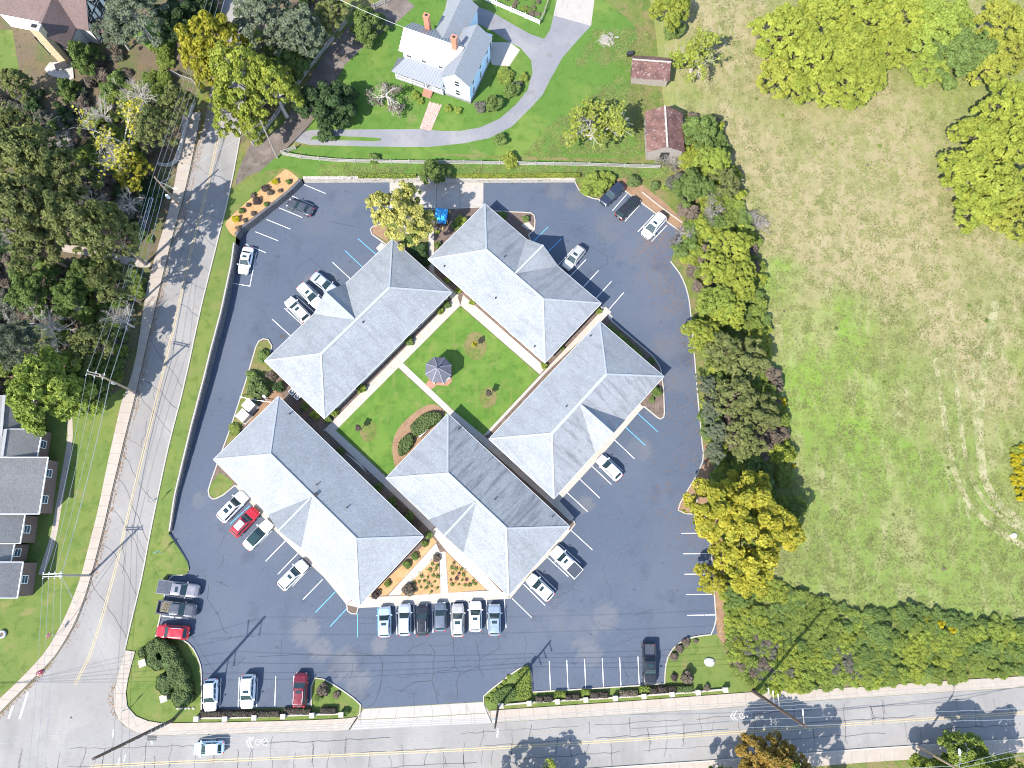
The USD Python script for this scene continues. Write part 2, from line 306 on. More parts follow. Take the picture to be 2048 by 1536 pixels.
layered('gravel_lane', (.13, .105, .09), [((.19, .16, .14), .5, .48, .64, .8), ((.07, .06, .04), .8, .52, .68, .7), ((.21, .19, .17), 7.0, .5, .75, .6)], rough=.95, bump=.03, bscale=14.0)
layered('concrete', (.385, .35, .31), [((.40, .355, .30), .4, .48, .64, .7), ((.43, .40, .355), 1.2, .5, .7, .6), ((.27, .245, .21), 2.5, .58, .76, .5)], rough=.85, bump=.003, bscale=40.0)
layered('old_concrete', (.335, .29, .245), [((.32, .27, .225), .3, .46, .64, .8), ((.39, .35, .30), 1.2, .5, .7, .6), ((.22, .19, .16), 1.6, .60, .76, .55), ((.25, .22, .19), 6.0, .55, .75, .4)], rough=.9, bump=.004, bscale=35.0)
layered('pale_concrete', (.34, .31, .278), [((.34, .315, .285), .35, .46, .64, .8, (1.5, .6)), ((.385, .355, .32), 1.2, .5, .7, .6), ((.20, .188, .172), .8, .56, .74, .6, (1.8, .5))], rough=.85, bump=.003, bscale=40.0)
layered('kerb_stone', (.38, .35, .30), [((.36, .32, .27), .6, .5, .66, .7), ((.43, .39, .34), 2.0, .5, .7, .5)], rough=.85, bump=.004, bscale=30.0)
layered('joint_dirt', (.16, .135, .11), [((.10, .085, .06), .8, .5, .65, .7)], rough=.95, bump=0)
layered('brown_mulch', (.135, .098, .080), [((.19, .14, .115), .8, .48, .64, .8), ((.075, .055, .045), 2.5, .5, .66, .7), ((.23, .19, .16), 7.0, .52, .7, .6), ((.05, .04, .03), 11.0, .52, .7, .7)], rough=.95, bump=.05, bscale=10.0)
layered('orange_mulch', (.43, .245, .115), [((.49, .30, .155), .8, .48, .64, .8), ((.31, .16, .07), 3.0, .5, .66, .7), ((.54, .36, .20), 8.0, .52, .7, .6), ((.22, .11, .05), 12.0, .54, .7, .6)], rough=.95, bump=.05, bscale=12.0)
layered('pine_straw', (.26, .16, .095), [((.20, .115, .07), .6, .48, .64, .8), ((.33, .22, .14), 3.0, .5, .66, .7), ((.12, .08, .05), 9.0, .5, .7, .6)], rough=.95, bump=.05, bscale=12.0)
layered('weedy_grass', (.12, .15, .035), [((.19, .145, .07), .3, .46, .60, .8), ((.07, .12, .02), .7, .5, .64, .8), ((.22, .18, .09), 2.5, .52, .7, .6), ((.05, .06, .02), 4.0, .54, .7, .6)], rough=.95, bump=.06, bscale=9.0)
simple('crack', (.040, .043, .05), .95, var=.3, scale=2.0)
simple('road_crack', (.105, .10, .10), .95, var=.4, scale=1.0)
simple('white_paint', (.60, .585, .57), .7, var=.10, scale=5.0, bump=.002)
simple('blue_paint', (.10, .36, .62), .7, var=.12, scale=5.0)
simple('yellow_paint', (.42, .33, .18), .75, var=.25, scale=1.5)
simple('faded_white', (.42, .41, .39), .8, var=.25, scale=3.0)
# hip roof shingles: bands at even heights, speckled granules, per-building algae streaks
def shingle(name, col, streak=0.0, dark=(.085, .09, .10), band=7.2, ang=47.0):
    c = np.array(col)
    n = {'g': ('geometry', {}), 's': ('separate_xyz', {}), 'n1': ('noise_texture', {'scale': 7.0, 'detail': 4.0, 'roughness': 0.7}), 'n2': ('noise_texture', {'scale': .35, 'detail': 3.0}),
         'mz': ('math', {'math_type': 'multiply', 'value2': band}), 'fz': ('math', {'math_type': 'fraction'}), 'rz': ('map_range', {'from_min': .0, 'from_max': .25, 'to_min': .86, 'to_max': 1.0, 'clamp': True}),
         'r': ('rgb_ramp', {'ramp': [(.30, tuple(c * .80)), (.5, tuple(c)), (.70, tuple(np.minimum(c * 1.18, .9)))]}),
         'v': ('voronoi_texture', {'scale': 4.5}), 'rv': ('map_range', {'from_min': 0.0, 'from_max': 1.0, 'to_min': .90, 'to_max': 1.09}), 'sv': ('separate_color', {}),
         'h': ('hsv', {}), 'mm': ('math', {'math_type': 'multiply'}), 'mm2': ('math', {'math_type': 'multiply'}), 'r2': ('map_range', {'from_min': .3, 'from_max': .7, 'to_min': .93, 'to_max': 1.07}),
         'ms': ('mapping', {'mapping_type': 'texture', 'rotation': (0.0, 0.0, math.radians(ang)), 'scale': (.9, 6.0, 20.0)}), 'ns': ('noise_texture', {'scale': 1.0, 'detail': 5.0, 'roughness': .65, 'distortion': .5}), 'rs': ('map_range', {'from_min': .47, 'from_max': .74, 'to_min': 0.0, 'to_max': streak, 'clamp': True}),
         'x': ('mix', {'mix_type': 'mix', 'color2': dark}), 'b': ('bump', {'strength': .8, 'distance': .02}),
         'p': ('principled_bsdf', {'roughness': .85, 'specular_ior_level': .25})}
    l = [('g.position', 's.vector'), ('g.position', 'n1.vector'), ('g.position', 'n2.vector'), ('g.position', 'v.vector'), ('s.z', 'mz.value1'), ('mz.value', 'fz.value1'), ('fz.value', 'rz.value'),
         ('n1.fac', 'r.fac'), ('v.color', 'sv.color'), ('sv.r', 'rv.value'), ('rv.result', 'mm.value1'), ('rz.result', 'mm.value2'), ('n2.fac', 'r2.value'), ('r2.result', 'mm2.value2'), ('mm.value', 'mm2.value1'), ('mm2.value', 'h.value'), ('r.color', 'h.color'),
         ('g.position', 'ms.vector'), ('ms.vector', 'ns.vector'), ('ns.fac', 'rs.value'), ('rs.result', 'x.fac'), ('h.color', 'x.color1'), ('x.color', 'p.base_color'), ('fz.value', 'b.height'), ('b.normal', 'p.normal')]
    usdkit.material(stage, '/World/Looks/' + name, n, l, surface='p.BSDF')
shingle('shingle_clean', (.250, .265, .280)); shingle('shingle_bit', (.240, .255, .270), .30); shingle('shingle_streaked', (.240, .252, .268), .75); shingle('shingle_heavily_streaked', (.235, .248, .262), .95, ang=137.0); shingle('shingle_softly_streaked', (.238, .25, .265), .55, ang=137.0)
shingle('shingle_grey', (.185, .182, .180), .1); shingle('shingle_maroon', (.135, .096, .088), .15); shingle('shingle_dark', (.105, .105, .125), .2)
simple('ridge_cap', (.31, .33, .35), .8, var=.12, scale=4.0, bump=.01)
simple('ridge_cap_grey', (.26, .26, .26), .8); simple('ridge_cap_dark', (.20, .20, .24), .7)
simple('white_trim', (.74, .73, .71), .5, var=.05); simple('siding', (.52, .47, .40), .7, var=.06)
simple('brick_wall', (.13, .085, .07), .85, var=.2, scale=6.0, bump=.01)
simple('glass_pane', (.03, .04, .05), .06, spec=.8, var=.1); simple('black_metal', (.03, .03, .033), .5, var=.2); simple('vent_black', (.02, .02, .022), .6, var=.2)
simple('galvanised', (.42, .44, .46), .4, metal=.7, var=.12); simple('white_metal', (.72, .73, .73), .4, var=.06); simple('bollard_yellow', (.72, .48, .08), .5)
def cloth(): pass
usdkit.material(stage, '/World/Looks/blue_tarp', {'g': ('geometry', {}), 'n': ('noise_texture', {'scale': 3.5, 'detail': 4.0, 'distortion': 1.0}), 'r': ('rgb_ramp', {'ramp': [(.35, (.01, .16, .42)), (.52, (.02, .34, .66)), (.68, (.20, .60, .80))]}), 'p': ('principled_bsdf', {'roughness': .35})},
                [('g.position', 'n.vector'), ('n.fac', 'r.fac'), ('r.color', 'p.base_color')], surface='p.BSDF')
simple('bin_blue', (.01, .06, .26), .5, var=.15)
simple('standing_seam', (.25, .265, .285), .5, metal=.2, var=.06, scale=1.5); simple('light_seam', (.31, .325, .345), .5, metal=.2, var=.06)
simple('blue_siding', (.42, .55, .66), .6, var=.05, scale=2.0); simple('chimney_brick', (.44, .18, .11), .85, var=.2, scale=8.0, bump=.01)
simple('door_wood', (.42, .22, .08), .6); simple('porch_floor', (.30, .30, .31), .7); simple('fieldstone', (.20, .19, .185), .9, var=.4, scale=2.5, bump=.03); simple('foundation', (.36, .33, .30), .9, var=.3, scale=2.0)
simple('dark_stone', (.115, .112, .115), .9, var=.5, scale=2.5, bump=.03, rnd=.2); simple('pale_stone', (.36, .33, .295), .9, var=.3, scale=2.0, bump=.03)
simple('stucco', (.62, .61, .58), .8, var=.06); simple('timber', (.025, .022, .02), .8); simple('tan_brick', (.42, .33, .20), .9, var=.2, scale=3.0, bump=.02)
simple('rail_wood', (.33, .31, .285), .9, var=.25, scale=3.0, rnd=.15); simple('pole_wood', (.085, .055, .042), .9, var=.35, scale=3.0); simple('tan_pole', (.30, .215, .15), .9, var=.2, scale=3.0); simple('grey_pole', (.26, .23, .20), .9, var=.2)
simple('insulator', (.66, .66, .64), .3); simple('wire', (.36, .37, .38), .4, metal=.4); simple('dark_wire', (.05, .05, .055), .6)
simple('bark', (.16, .125, .095), .9, var=.3, scale=3.0, bump=.03); simple('pale_bark', (.40, .365, .33), .9, var=.25, scale=3.0, bump=.02); simple('grey_bark', (.30, .275, .26), .9, var=.25, scale=3.0)
simple('tyre', (.022, .022, .023), .85); simple('rim', (.45, .46, .47), .3, metal=.8, var=.05); simple('car_glass', (.02, .04, .045), .05, spec=.5, var=.1); simple('tail_red', (.50, .02, .02), .3); simple('headlight', (.62, .64, .66), .15); simple('car_black', (.02, .02, .022), .5)
simple('stop_red', (.55, .03, .03), .4); simple('sign_green', (.05, .28, .22), .4); simple('sign_back', (.42, .43, .44), .4, metal=.5)
simple('iron', (.07, .065, .06), .7, var=.3, scale=8.0); simple('terracotta_brick', (.33, .17, .12), .9, var=.2, scale=4.0); simple('pink_brick', (.44, .29, .245), .9, var=.22, scale=4.0, rnd=.2)
simple('boulder', (.42, .40, .37), .9, var=.3, scale=2.0, bump=.04)
def rust(name, spots):
    n = {'g': ('geometry', {}), 'n': ('noise_texture', {'scale': .8, 'detail': 5.0}), 'r': ('rgb_ramp', {'ramp': [(.3, (.085, .042, .036)), (.5, (.135, .066, .054)), (.7, (.19, .10, .08))]}),
         'n2': ('noise_texture', {'scale': 2.6, 'detail': 2.0}), 'm2': ('map_range', {'from_min': .60, 'from_max': .66, 'to_min': 0.0, 'to_max': spots, 'clamp': True}), 'x': ('mix', {'color2': (.42, .36, .32)}), 'p': ('principled_bsdf', {'roughness': .65, 'metallic': .2})}
    usdkit.material(stage, '/World/Looks/' + name, n, [('g.position', 'n.vector'), ('n.fac', 'r.fac'), ('g.position', 'n2.vector'), ('n2.fac', 'm2.value'), ('m2.result', 'x.fac'), ('r.color', 'x.color1'), ('x.color', 'p.base_color')], surface='p.BSDF')
rust('rust_roof', .5); rust('rust_patched', .4)
def paint(name, col, metal=0.25, rough=.28):
    usdkit.material(stage, '/World/Looks/' + name, {'g': ('geometry', {}), 'n': ('noise_texture', {'scale': 1.7, 'detail': 4.0}), 'r': ('map_range', {'from_min': .3, 'from_max': .7, 'to_min': rough - .06, 'to_max': rough + .10}),
        'p': ('principled_bsdf', {'base_color': col, 'metallic': metal, 'coat_weight': .6, 'coat_roughness': .06})}, [('g.position', 'n.vector'), ('n.fac', 'r.value'), ('r.result', 'p.roughness')], surface='p.BSDF')
for nm, col, me in (('paint_white', (.72, .72, .71), 0), ('paint_pearl', (.64, .63, .61), .1), ('paint_silver', (.50, .53, .56), .4), ('paint_lightblue', (.42, .52, .60), .35), ('paint_champagne', (.48, .455, .42), .35), ('paint_black', (.018, .019, .022), .1),
                    ('paint_charcoal', (.075, .08, .095), .35), ('paint_slate', (.13, .15, .185), .35), ('paint_bluegrey', (.30, .36, .42), .4), ('paint_red', (.42, .016, .028), .15), ('paint_maroon', (.15, .012, .022), .25), ('paint_grey', (.235, .225, .245), .35), ('paint_navy', (.025, .032, .055), .25), ('paint_babyblue', (.50, .66, .76), .15)):
    paint(nm, col, me)
leaf('leaf_yellowgreen', [(.1, (.17, .215, .032)), (.45, (.34, .365, .055)), (.75, (.45, .43, .07)), (1, (.54, .45, .08))])
leaf('leaf_gold', [(.1, (.22, .23, .025)), (.40, (.42, .37, .04)), (.7, (.56, .40, .04)), (1, (.60, .36, .05))])
leaf('leaf_greenorange', [(.1, (.11, .135, .045)), (.42, (.215, .23, .07)), (.60, (.30, .28, .085)), (.78, (.41, .31, .095)), (1, (.45, .27, .10))])
leaf('leaf_green', [(.1, (.10, .15, .038)), (.5, (.17, .235, .06)), (1, (.26, .30, .08))])
leaf('leaf_dark', [(.1, (.04, .07, .024)), (.5, (.075, .125, .042)), (1, (.125, .18, .065))])
leaf('leaf_lime', [(.1, (.16, .21, .038)), (.5, (.27, .33, .055)), (1, (.39, .41, .08))])
leaf('leaf_pine', [(.1, (.10, .125, .075)), (.5, (.185, .21, .13)), (1, (.28, .30, .19))], .2)
leaf('leaf_grey', [(.1, (.09, .095, .07)), (.5, (.165, .165, .115)), (1, (.26, .25, .18))], .2)
leaf('leaf_brown', [(.1, (.12, .095, .07)), (.5, (.20, .16, .12)), (1, (.30, .25, .19))], .2)
leaf('leaf_purple', [(.1, (.06, .045, .04)), (.5, (.115, .085, .072)), (1, (.17, .14, .10))], .15)
leaf('leaf_hedge', [(.1, (.08, .115, .034)), (.5, (.145, .195, .065)), (1, (.23, .26, .10))], .2)
leaf('leaf_bramble', [(.1, (.13, .17, .035)), (.42, (.22, .28, .055)), (.66, (.29, .34, .075)), (.86, (.32, .28, .10)), (1, (.34, .22, .11))])
leaf('leaf_litter', [(.0, (.20, .09, .03)), (.5, (.30, .16, .06)), (1, (.44, .30, .10))], .1)
leaf('leaf_goldenrod', [(.1, (.30, .30, .02)), (.5, (.60, .42, .01)), (1, (.70, .48, .02))])
leaf('tuft_mix', [(.05, (.17, .20, .06)), (.4, (.23, .245, .09)), (.7, (.29, .26, .13)), (1, (.36, .30, .18))], .3, .3)
leaf('dry_waste', [(.1, (.22, .19, .13)), (.5, (.36, .31, .22)), (1, (.50, .45, .34))], .1)
leaf('leaf_paleyellow', [(.1, (.30, .30, .07)), (.5, (.50, .46, .14)), (1, (.64, .56, .22))])
leaf('leaf_flecked', [(.1, (.19, .22, .035)), (.55, (.38, .37, .06)), (.82, (.47, .40, .06)), (1, (.55, .31, .06))])
leaf('leaf_orange', [(.1, (.20, .15, .03)), (.5, (.42, .25, .05)), (1, (.50, .26, .06))])
# ------------------------------------------------------------------ ground outlines, traced in photo pixels and laid where they stand
bed_edge = [(480,480),(488,467),(512,450),(584,391),(607,368)]
west_wall = [(339,1067),(344,1062),(356,993),(376,918),(394,850),(418,764),(434,700),(452,634),(473,534),(478,494)]
lot_out = (west_wall + bed_edge + [(610,364),(778,364),(967,365),(1150,364),(1160,385),(1176,395),(1203,400),(1232,362),(1250,382),(1371,471),(1352,492),(1341,523),(1366,556),(1378,596),(1382,634),(1389,716),(1391,740),(1396.5,808),(1399,828),(1404,888),(1409,925),
    (1355,1013),(1356,1021),(1362,1026),(1379,1028),(1418,1030),(1426,1155),(1434,1268),(1394,1272),(1366,1280),(1346,1295),(1334,1315),(1330,1340),(1329,1367),(1250,1373),(1065,1384),(1063,1342),(1059,1332),(1051,1329),(1023,1347),(987,1375),(967,1390),(965,1403),
    (726,1417),(722,1409),(702,1392),(672,1372),(644,1356),(634,1353),(625,1359),(622,1377),(623,1412),(403,1422),(404,1392),(403,1334),(395,1312),(385,1294),(372,1282),(360,1277),(312,1274),(331,1185),(337,1151),(366,1151),(375,1147),(379,1138),(376,1125),(366,1108)])
isl = [(744,453),(739.5,459),(743,469),(771,489),(775,493),(538,716),(545,692),(537,678.5),(527,676.5),(517,681.5),(511,693),(489,768),(481,792),(457.5,863),(436,920.5),(422.5,958),(415.5,980.5),(417.5,993),(425,999),(432.5,998),(447.5,990.5),(460,980),
    (470,972),(512,1018),(547,1058),(597,1107),(647,1153),(672,1183),(692,1208),(694,1222),(702,1228),(714,1229),(717,1216),(791,1212),(969,1200),(1021,1197),(1059,1151),(1096.5,1113),(1141.5,1061),(1151.5,1048),(1149,1043),(1113,1009),(1126.5,994),(1184,932),(1231.5,878),(1279,823),(1288,814),(1314,835.5),(1321.5,839),(1328,835.5),(1330,825.5),
    (1328,780),(1324,746.5),(1321.5,734),(1306.5,711.5),(1289,696.5),(1224,641.5),(1224,634),(1216,624),(1205,615),(1070,500),(1058,470),(1070,459),(1071,441),(1069,430),(1062,425),(1049,424),(985,421),(967,413),(900,416),(868,417),(850,425),(800,434),(765,446)]
lot_xy, isl_xy = FP(lot_out), FP(isl, .1)
lot_poly, isl_poly = Polygon(lot_xy).buffer(0), Polygon(isl_xy).buffer(0)

# open ground: one sheet out to the horizon, with the hollow of the parking lot left out
big = sbox(-900, -900, 900, 900)
g = tag(xf('ground'), 'mown meadow and open grass around the lot', kind='structure')
field_px = [(1290,-300),(1300,0),(1310,60),(1330,230),(1370,245),(1390,330),(1400,420),(1405,560),(1420,700),(1435,900),(1450,1000),(1460,1120),(1500,1230),(1560,1290),(1700,1310),(1900,1310),(2100,1300),(3500,1250),(3500,-3000),(1290,-3000)]
south_edge_road = [(-700,1700),(0,1626),(512,1586),(1024,1548),(1326,1527),(1464,1518),(1731,1497),(1836,1490.5),(2048,1477),(3200,1395)]
fieldp = Polygon(FP(field_px)).buffer(0).intersection(big)
obj('meadow', drape(big.difference(lot_poly).difference(fieldp)), 'weedy_grass', g)
obj('field_grass', drape(fieldp), 'field', g)
for k_, (ln, w_) in enumerate((([(1868,700),(1880,780),(1895,880),(1915,970),(1960,1040),(2060,1100)], .9), ([(1900,690),(1915,790),(1925,880),(1940,960),(1990,1030),(2070,1075)], .7), ([(1990,610),(1975,700),(1960,800),(1958,900),(1975,990),(2060,1060)], 1.3), ([(1945,730),(1948,820),(1955,900),(1968,960)], .5), ([(1425,0),(1435,40),(1450,90),(1480,130)], .35), ([(1448,0),(1458,40),(1475,95),(1500,150)], .35))):
    obj('wheel_track', drape(LineString(smooth_line(FP(ln), 2)).buffer(w_ / 2), .008 + .004 * k_), 'track_grass', g)

road_w_r = [(520,-60),(497,120),(485,250),(460,384),(425,524),(400,624),(370,768),(340,880.5),(321,968),(300,1068),(285,1152),(265,1234),(250,1300),(240,1337),(230,1369.5),(225,1402),(230,1429.5),(245,1449.5),(265,1462),(290,1472)]
road_w_l = [(452,-60),(432,120),(410,240),(388,312),(372,384),(350,466),(322,576),(297,684),(278.5,768),(250,885),(225,988),(207.5,1068),(185,1152),(172,1197),(155,1242),(135,1279),(112,1314),(92,1339),(70,1359),(37,1392),(0,1429),(-200,1600)]
road_s_n = [(290,1472),(320,1471),(512,1466.5),(594.5,1464),(687,1461),(752,1456.5),(982,1446),(1024,1443),(1224,1431),(1424,1418),(1536,1408),(1716,1396),(1861,1386),(2048,1375),(3200,1300)]
road = Polygon(GP(road_w_r) + GP(road_s_n) + GP(south_edge_road[::-1]) + GP(road_w_l[::-1])).buffer(0)
rd = tag(xf('road'), 'grey cracked asphalt street turning the corner round the lot', kind='structure')
obj('asphalt', drape(road, .008), 'road_asphalt', rd)
def ribbon(line, w, off, flat=None):
    return drape(LineString(line).buffer(w / 2, cap_style='flat'), off, flat)
yl_w = [(150,1369.5),(185,1302),(207.5,1222),(225,1159.5),(230,1143),(250,1055.5),(265,993),(285,913),(305,833),(321,768),(327.5,734),(350,646.5),(370,554),(390,469),(412.5,384),(420,350),(445,230),(460,120),(485,-60)]
yl_s = [(180,1533),(325,1525.5),(512,1518.5),(762,1507),(1024,1495),(1486.5,1464.5),(1786,1442),(2048,1426),(3200,1348)]
for nm, ln in (('yellow_line', yl_w), ('yellow_line', yl_s)):
    l = LineString(dens(smooth_line(GP(ln), 1), 4))
    for s in (-.13, .13): obj(nm, ribbon(l.offset_curve(s), .10, .014), 'yellow_paint', rd)
for a, b in (((26,1411),(17,1438)), ((56,1384),(39,1438))): obj('stop_line', ribbon(GP([a, b]), .3, .014), 'faded_white', rd)
def sharrow(px, py, rz):
    o = tag(xf('bicycle_marking', (*G(px, py)[:2], .015), rz, parent=rd), 'worn white bicycle and chevron painted on the road')
    m = MB()
    def rib(line, w=.13): m.add(*drape(LineString(line).buffer(w / 2), 0, 0.0))
    for k in (0, .42): rib([(-1.55 + k, .62), (-2.05 + k, 0), (-1.55 + k, -.62)], .16)
    for cx in (-.42, .62): rib([(cx + .36 * math.cos(t), .36 * math.sin(t)) for t in np.linspace(0, 2 * math.pi, 19)], .09)
    rib([(-.42, 0), (-.1, .42), (.45, .42), (.62, 0)], .09); rib([(-.1, .42), (.12, 0), (.45, .42)], .09); rib([(.62, 0), (.12, 0)], .09); rib([(.35, .58), (.6, .55)], .09)
    m.build('chevron_and_bicycle', 'faded_white', o)
sharrow(522, 1485, -.04); sharrow(1490, 1431, .05)
# cracks in the street: transverse and wandering
rng = random.Random(5)
cr = []
def wander(a, b, n=7, amp=.35):
    a, b = np.array(a), np.array(b); t = (b - a) / (np.linalg.norm(b - a) + 1e-9); s = np.array([-t[1], t[0]]); o = 0; out = []
    for k in range(n + 1):
        o += rng.uniform(-amp, amp); out.append(tuple(a + (b - a) * k / n + s * o * (1 if 0 < k < n else .3)))
    return out
la, lb = LineString(dens(GP(road_w_r[:-6]), 1)), LineString(dens(GP(road_w_l[:-8]), 1))
for t in np.arange(.12, .99, .040):
    t += rng.uniform(-.012, .012)
    a, b = la.interpolate(t, normalized=True).coords[0], lb.interpolate(t + rng.uniform(-.015, .015), normalized=True).coords[0]
    u, v = sorted((rng.choice([0, .0, .5]), rng.choice([.5, 1, 1]))); 
    if v - u < .3: v = u + .5
    p = lambda q: np.array(a) * (1 - q) + np.array(b) * q
    cr.append(wander(p(u), p(v), 8, .3))
    if rng.random() < .6: m_ = p(rng.uniform(.2, .8)); cr.append(wander(m_, m_ + np.array([rng.uniform(-1, 1), rng.uniform(-5, 5)]), 6, .3))
na, nb = LineString(dens(GP(road_s_n), 1)), LineString(dens(GP(south_edge_road), 1))
for X in np.arange(-66, 78, 2.6):
    x = X + rng.uniform(-.8, .8); ya = np.interp(x, *np.array(na.coords).T); yb = np.interp(x, *np.array(nb.coords).T)
    for k in range(1 + (rng.random() < .6)):
        u, v = rng.uniform(.05, .6), rng.uniform(.25, .45); cr.append(wander((x, ya + (yb - ya) * u), (x + rng.uniform(-.5, .5), ya + (yb - ya) * min(u + v, 1)), 6, .12))
for fr in (.17, .43, .72):
    pts = [(x, np.interp(x, *np.array(na.coords).T) * (1 - fr) + np.interp(x, *np.array(nb.coords).T) * fr + rng.uniform(-.12, .12)) for x in np.arange(-60, 76, 1.1)]
    k = 0
    while k < len(pts) - 8:
        n = rng.randint(8, 22); cr.append(pts[k:k + n]); k += n + rng.randint(1, 9)
m = MB()
rdb = road.buffer(-.1)
for c in cr:
    gq = LineString(c).buffer(rng.uniform(.028, .055), cap_style='flat', quad_segs=1).intersection(rdb)
    if not gq.is_empty: m.add(*drape(gq, .012))
m.build('crack_lines', 'road_crack', rd, kind='stuff')

# ------------------------------------------------------------------ parking lot
lot = tag(xf('parking_lot'), 'dark blue-grey sealed parking lot round the offices', kind='structure')
obj('asphalt', drape(lot_poly, .004, 0.0), 'lot_asphalt', lot)
def line2(p, q, w=.11, mat='white_paint', name='parking_line', label=None):
    obj(name, ribbon(FP([p, q]), w, .010, 0.0), mat, lot, label=label)
L = lambda ox, oy, a, b: (ox + a / 4, oy + b / 4)
for a, b in ([((608,369),(651,387))] + [((584 - 24.5 * k, 392 + 22.6 * k), (627 - 24 * k, 411 + 22.2 * k)) for k in range(1)] + [(L(512,384,185,127), L(512,384,370,204)), (L(512,384,85,220), L(512,384,275,297)), (L(512,384,-5,318), L(512,384,177,390)), ((490,488),(532,505.5)),
    ((513,504),(500,571)), ((467,567),(501,572.5)),
    (L(512,384,610,560), L(512,384,755,695)), (L(512,384,515,652), L(512,384,648,772)), (L(512,384,420,740), L(512,384,560,875)), (L(512,384,325,835), L(512,384,468,965)), (L(512,384,225,928), L(512,384,368,1060)), (L(512,384,130,1018), L(512,384,275,1150)),
    (L(1024,384,920,15), L(1024,384,803,150)), (L(1024,384,1025,100), L(1024,384,903,235)), (L(1024,384,1135,182), L(1024,384,1007,318)), (L(1024,384,1240,265), L(1024,384,1112,400)),
    (L(1024,384,490,455), L(1024,384,368,587)), (L(1024,384,592,540), L(1024,384,468,672)), (L(1024,384,692,628), L(1024,384,572,758)), (L(1024,384,795,715), L(1024,384,672,850)), (L(1024,384,895,803), L(1024,384,768,948)),
    (L(1024,768,818,445), L(1024,768,980,598)), (L(1024,768,728,545), L(1024,768,887,698)), (L(1024,768,632,650), L(1024,768,795,803)), (L(1024,768,540,758), L(1024,768,702,912)), (L(1024,768,440,868), L(1024,768,606,1022)),
    (L(1024,768,472,1170), L(1024,768,643,1327)), (L(1024,768,380,1280), L(1024,768,548,1432)), (L(1024,768,285,1388), L(1024,768,450,1540)), (L(1024,768,190,1490), L(1024,1152,355,112)), (L(1024,1152,92,65), L(1024,1152,265,235)), (L(1024,1152,0,178), L(1024,1152,158,333)),
    (L(512,768,235,1255), L(512,768,77,1418)), (L(512,768,335,1355), L(512,768,175,1522)), (L(512,768,437,1465), L(512,768,288,1620)), (L(512,1152,535,25), L(512,1152,375,188)), (L(512,768,135,1165), L(512,768,0,1305)),
    (L(1024,1152,298,680), L(1024,1152,308,920)), (L(1024,1152,438,673), L(1024,1152,448,912)), (L(1024,1152,580,665), L(1024,1152,590,905)), (L(1024,1152,722,657), L(1024,1152,732,896)), (L(1024,1152,861,650), L(1024,1152,872,890)), (L(1024,1152,1007,642), L(1024,1152,1018,880)),
    (L(1024,768,1355,1195), L(1024,768,1585,1193)), (L(1024,768,1370,1358), L(1024,768,1600,1357)), (L(1024,768,1380,1522), L(1024,768,1605,1520)), (L(1024,1152,1392,148), L(1024,1152,1615,146)), (L(1024,1152,1402,315), L(1024,1152,1625,311)),
    (L(512,1152,158,803), L(512,1152,150,1040)), (L(512,1152,303,798), L(512,1152,297,1035)), (L(0,1152,1768,818), L(0,1152,1759,1055)), (L(0,1152,1914,812), L(0,1152,1905,1052)), (L(512,1152,13,808), L(512,1152,5,1046)),
    ((330.5,1191),(385,1198)), ((322,1231.5),(377,1238)),
    (L(512,1152,1118,240), L(512,1152,1127,472)), (L(512,1152,1262,232), L(512,1152,1271,465)), (L(512,1152,1408,222), L(512,1152,1416,455)), (L(512,1152,1553,210), L(512,1152,1563,443)), (L(512,1152,1696,200), L(512,1152,1708,437)), (L(512,1152,1842,190), L(512,1152,1852,425)), (L(512,1152,1986,180), L(512,1152,2000,415))]):
    line2(a, b)
for a, b in ((L(512,384,815,372), L(512,384,958,497)), (L(512,384,712,468), L(512,384,850,600)), (L(1024,384,288,280), L(1024,384,165,402)), (L(1024,384,393,375), L(1024,384,270,495)), (L(1024,768,1005,235), L(1024,768,1167,383)), (L(1024,768,908,345), L(1024,768,1068,493)),
    (L(512,1152,635,125), L(512,1152,477,290)), (L(512,1152,745,240), L(512,1152,593,403)), (L(512,1152,812,258), L(512,1152,813,490)), (L(512,1152,975,250), L(512,1152,978,480)), (L(0,768,1895,905), L(0,768,1750,1048)), (L(0,768,1998,975), L(0,768,1840,1120))):
    line2(a, b, mat='blue_paint', name='blue_parking_line', label='blue accessible-bay line')
m = MB()
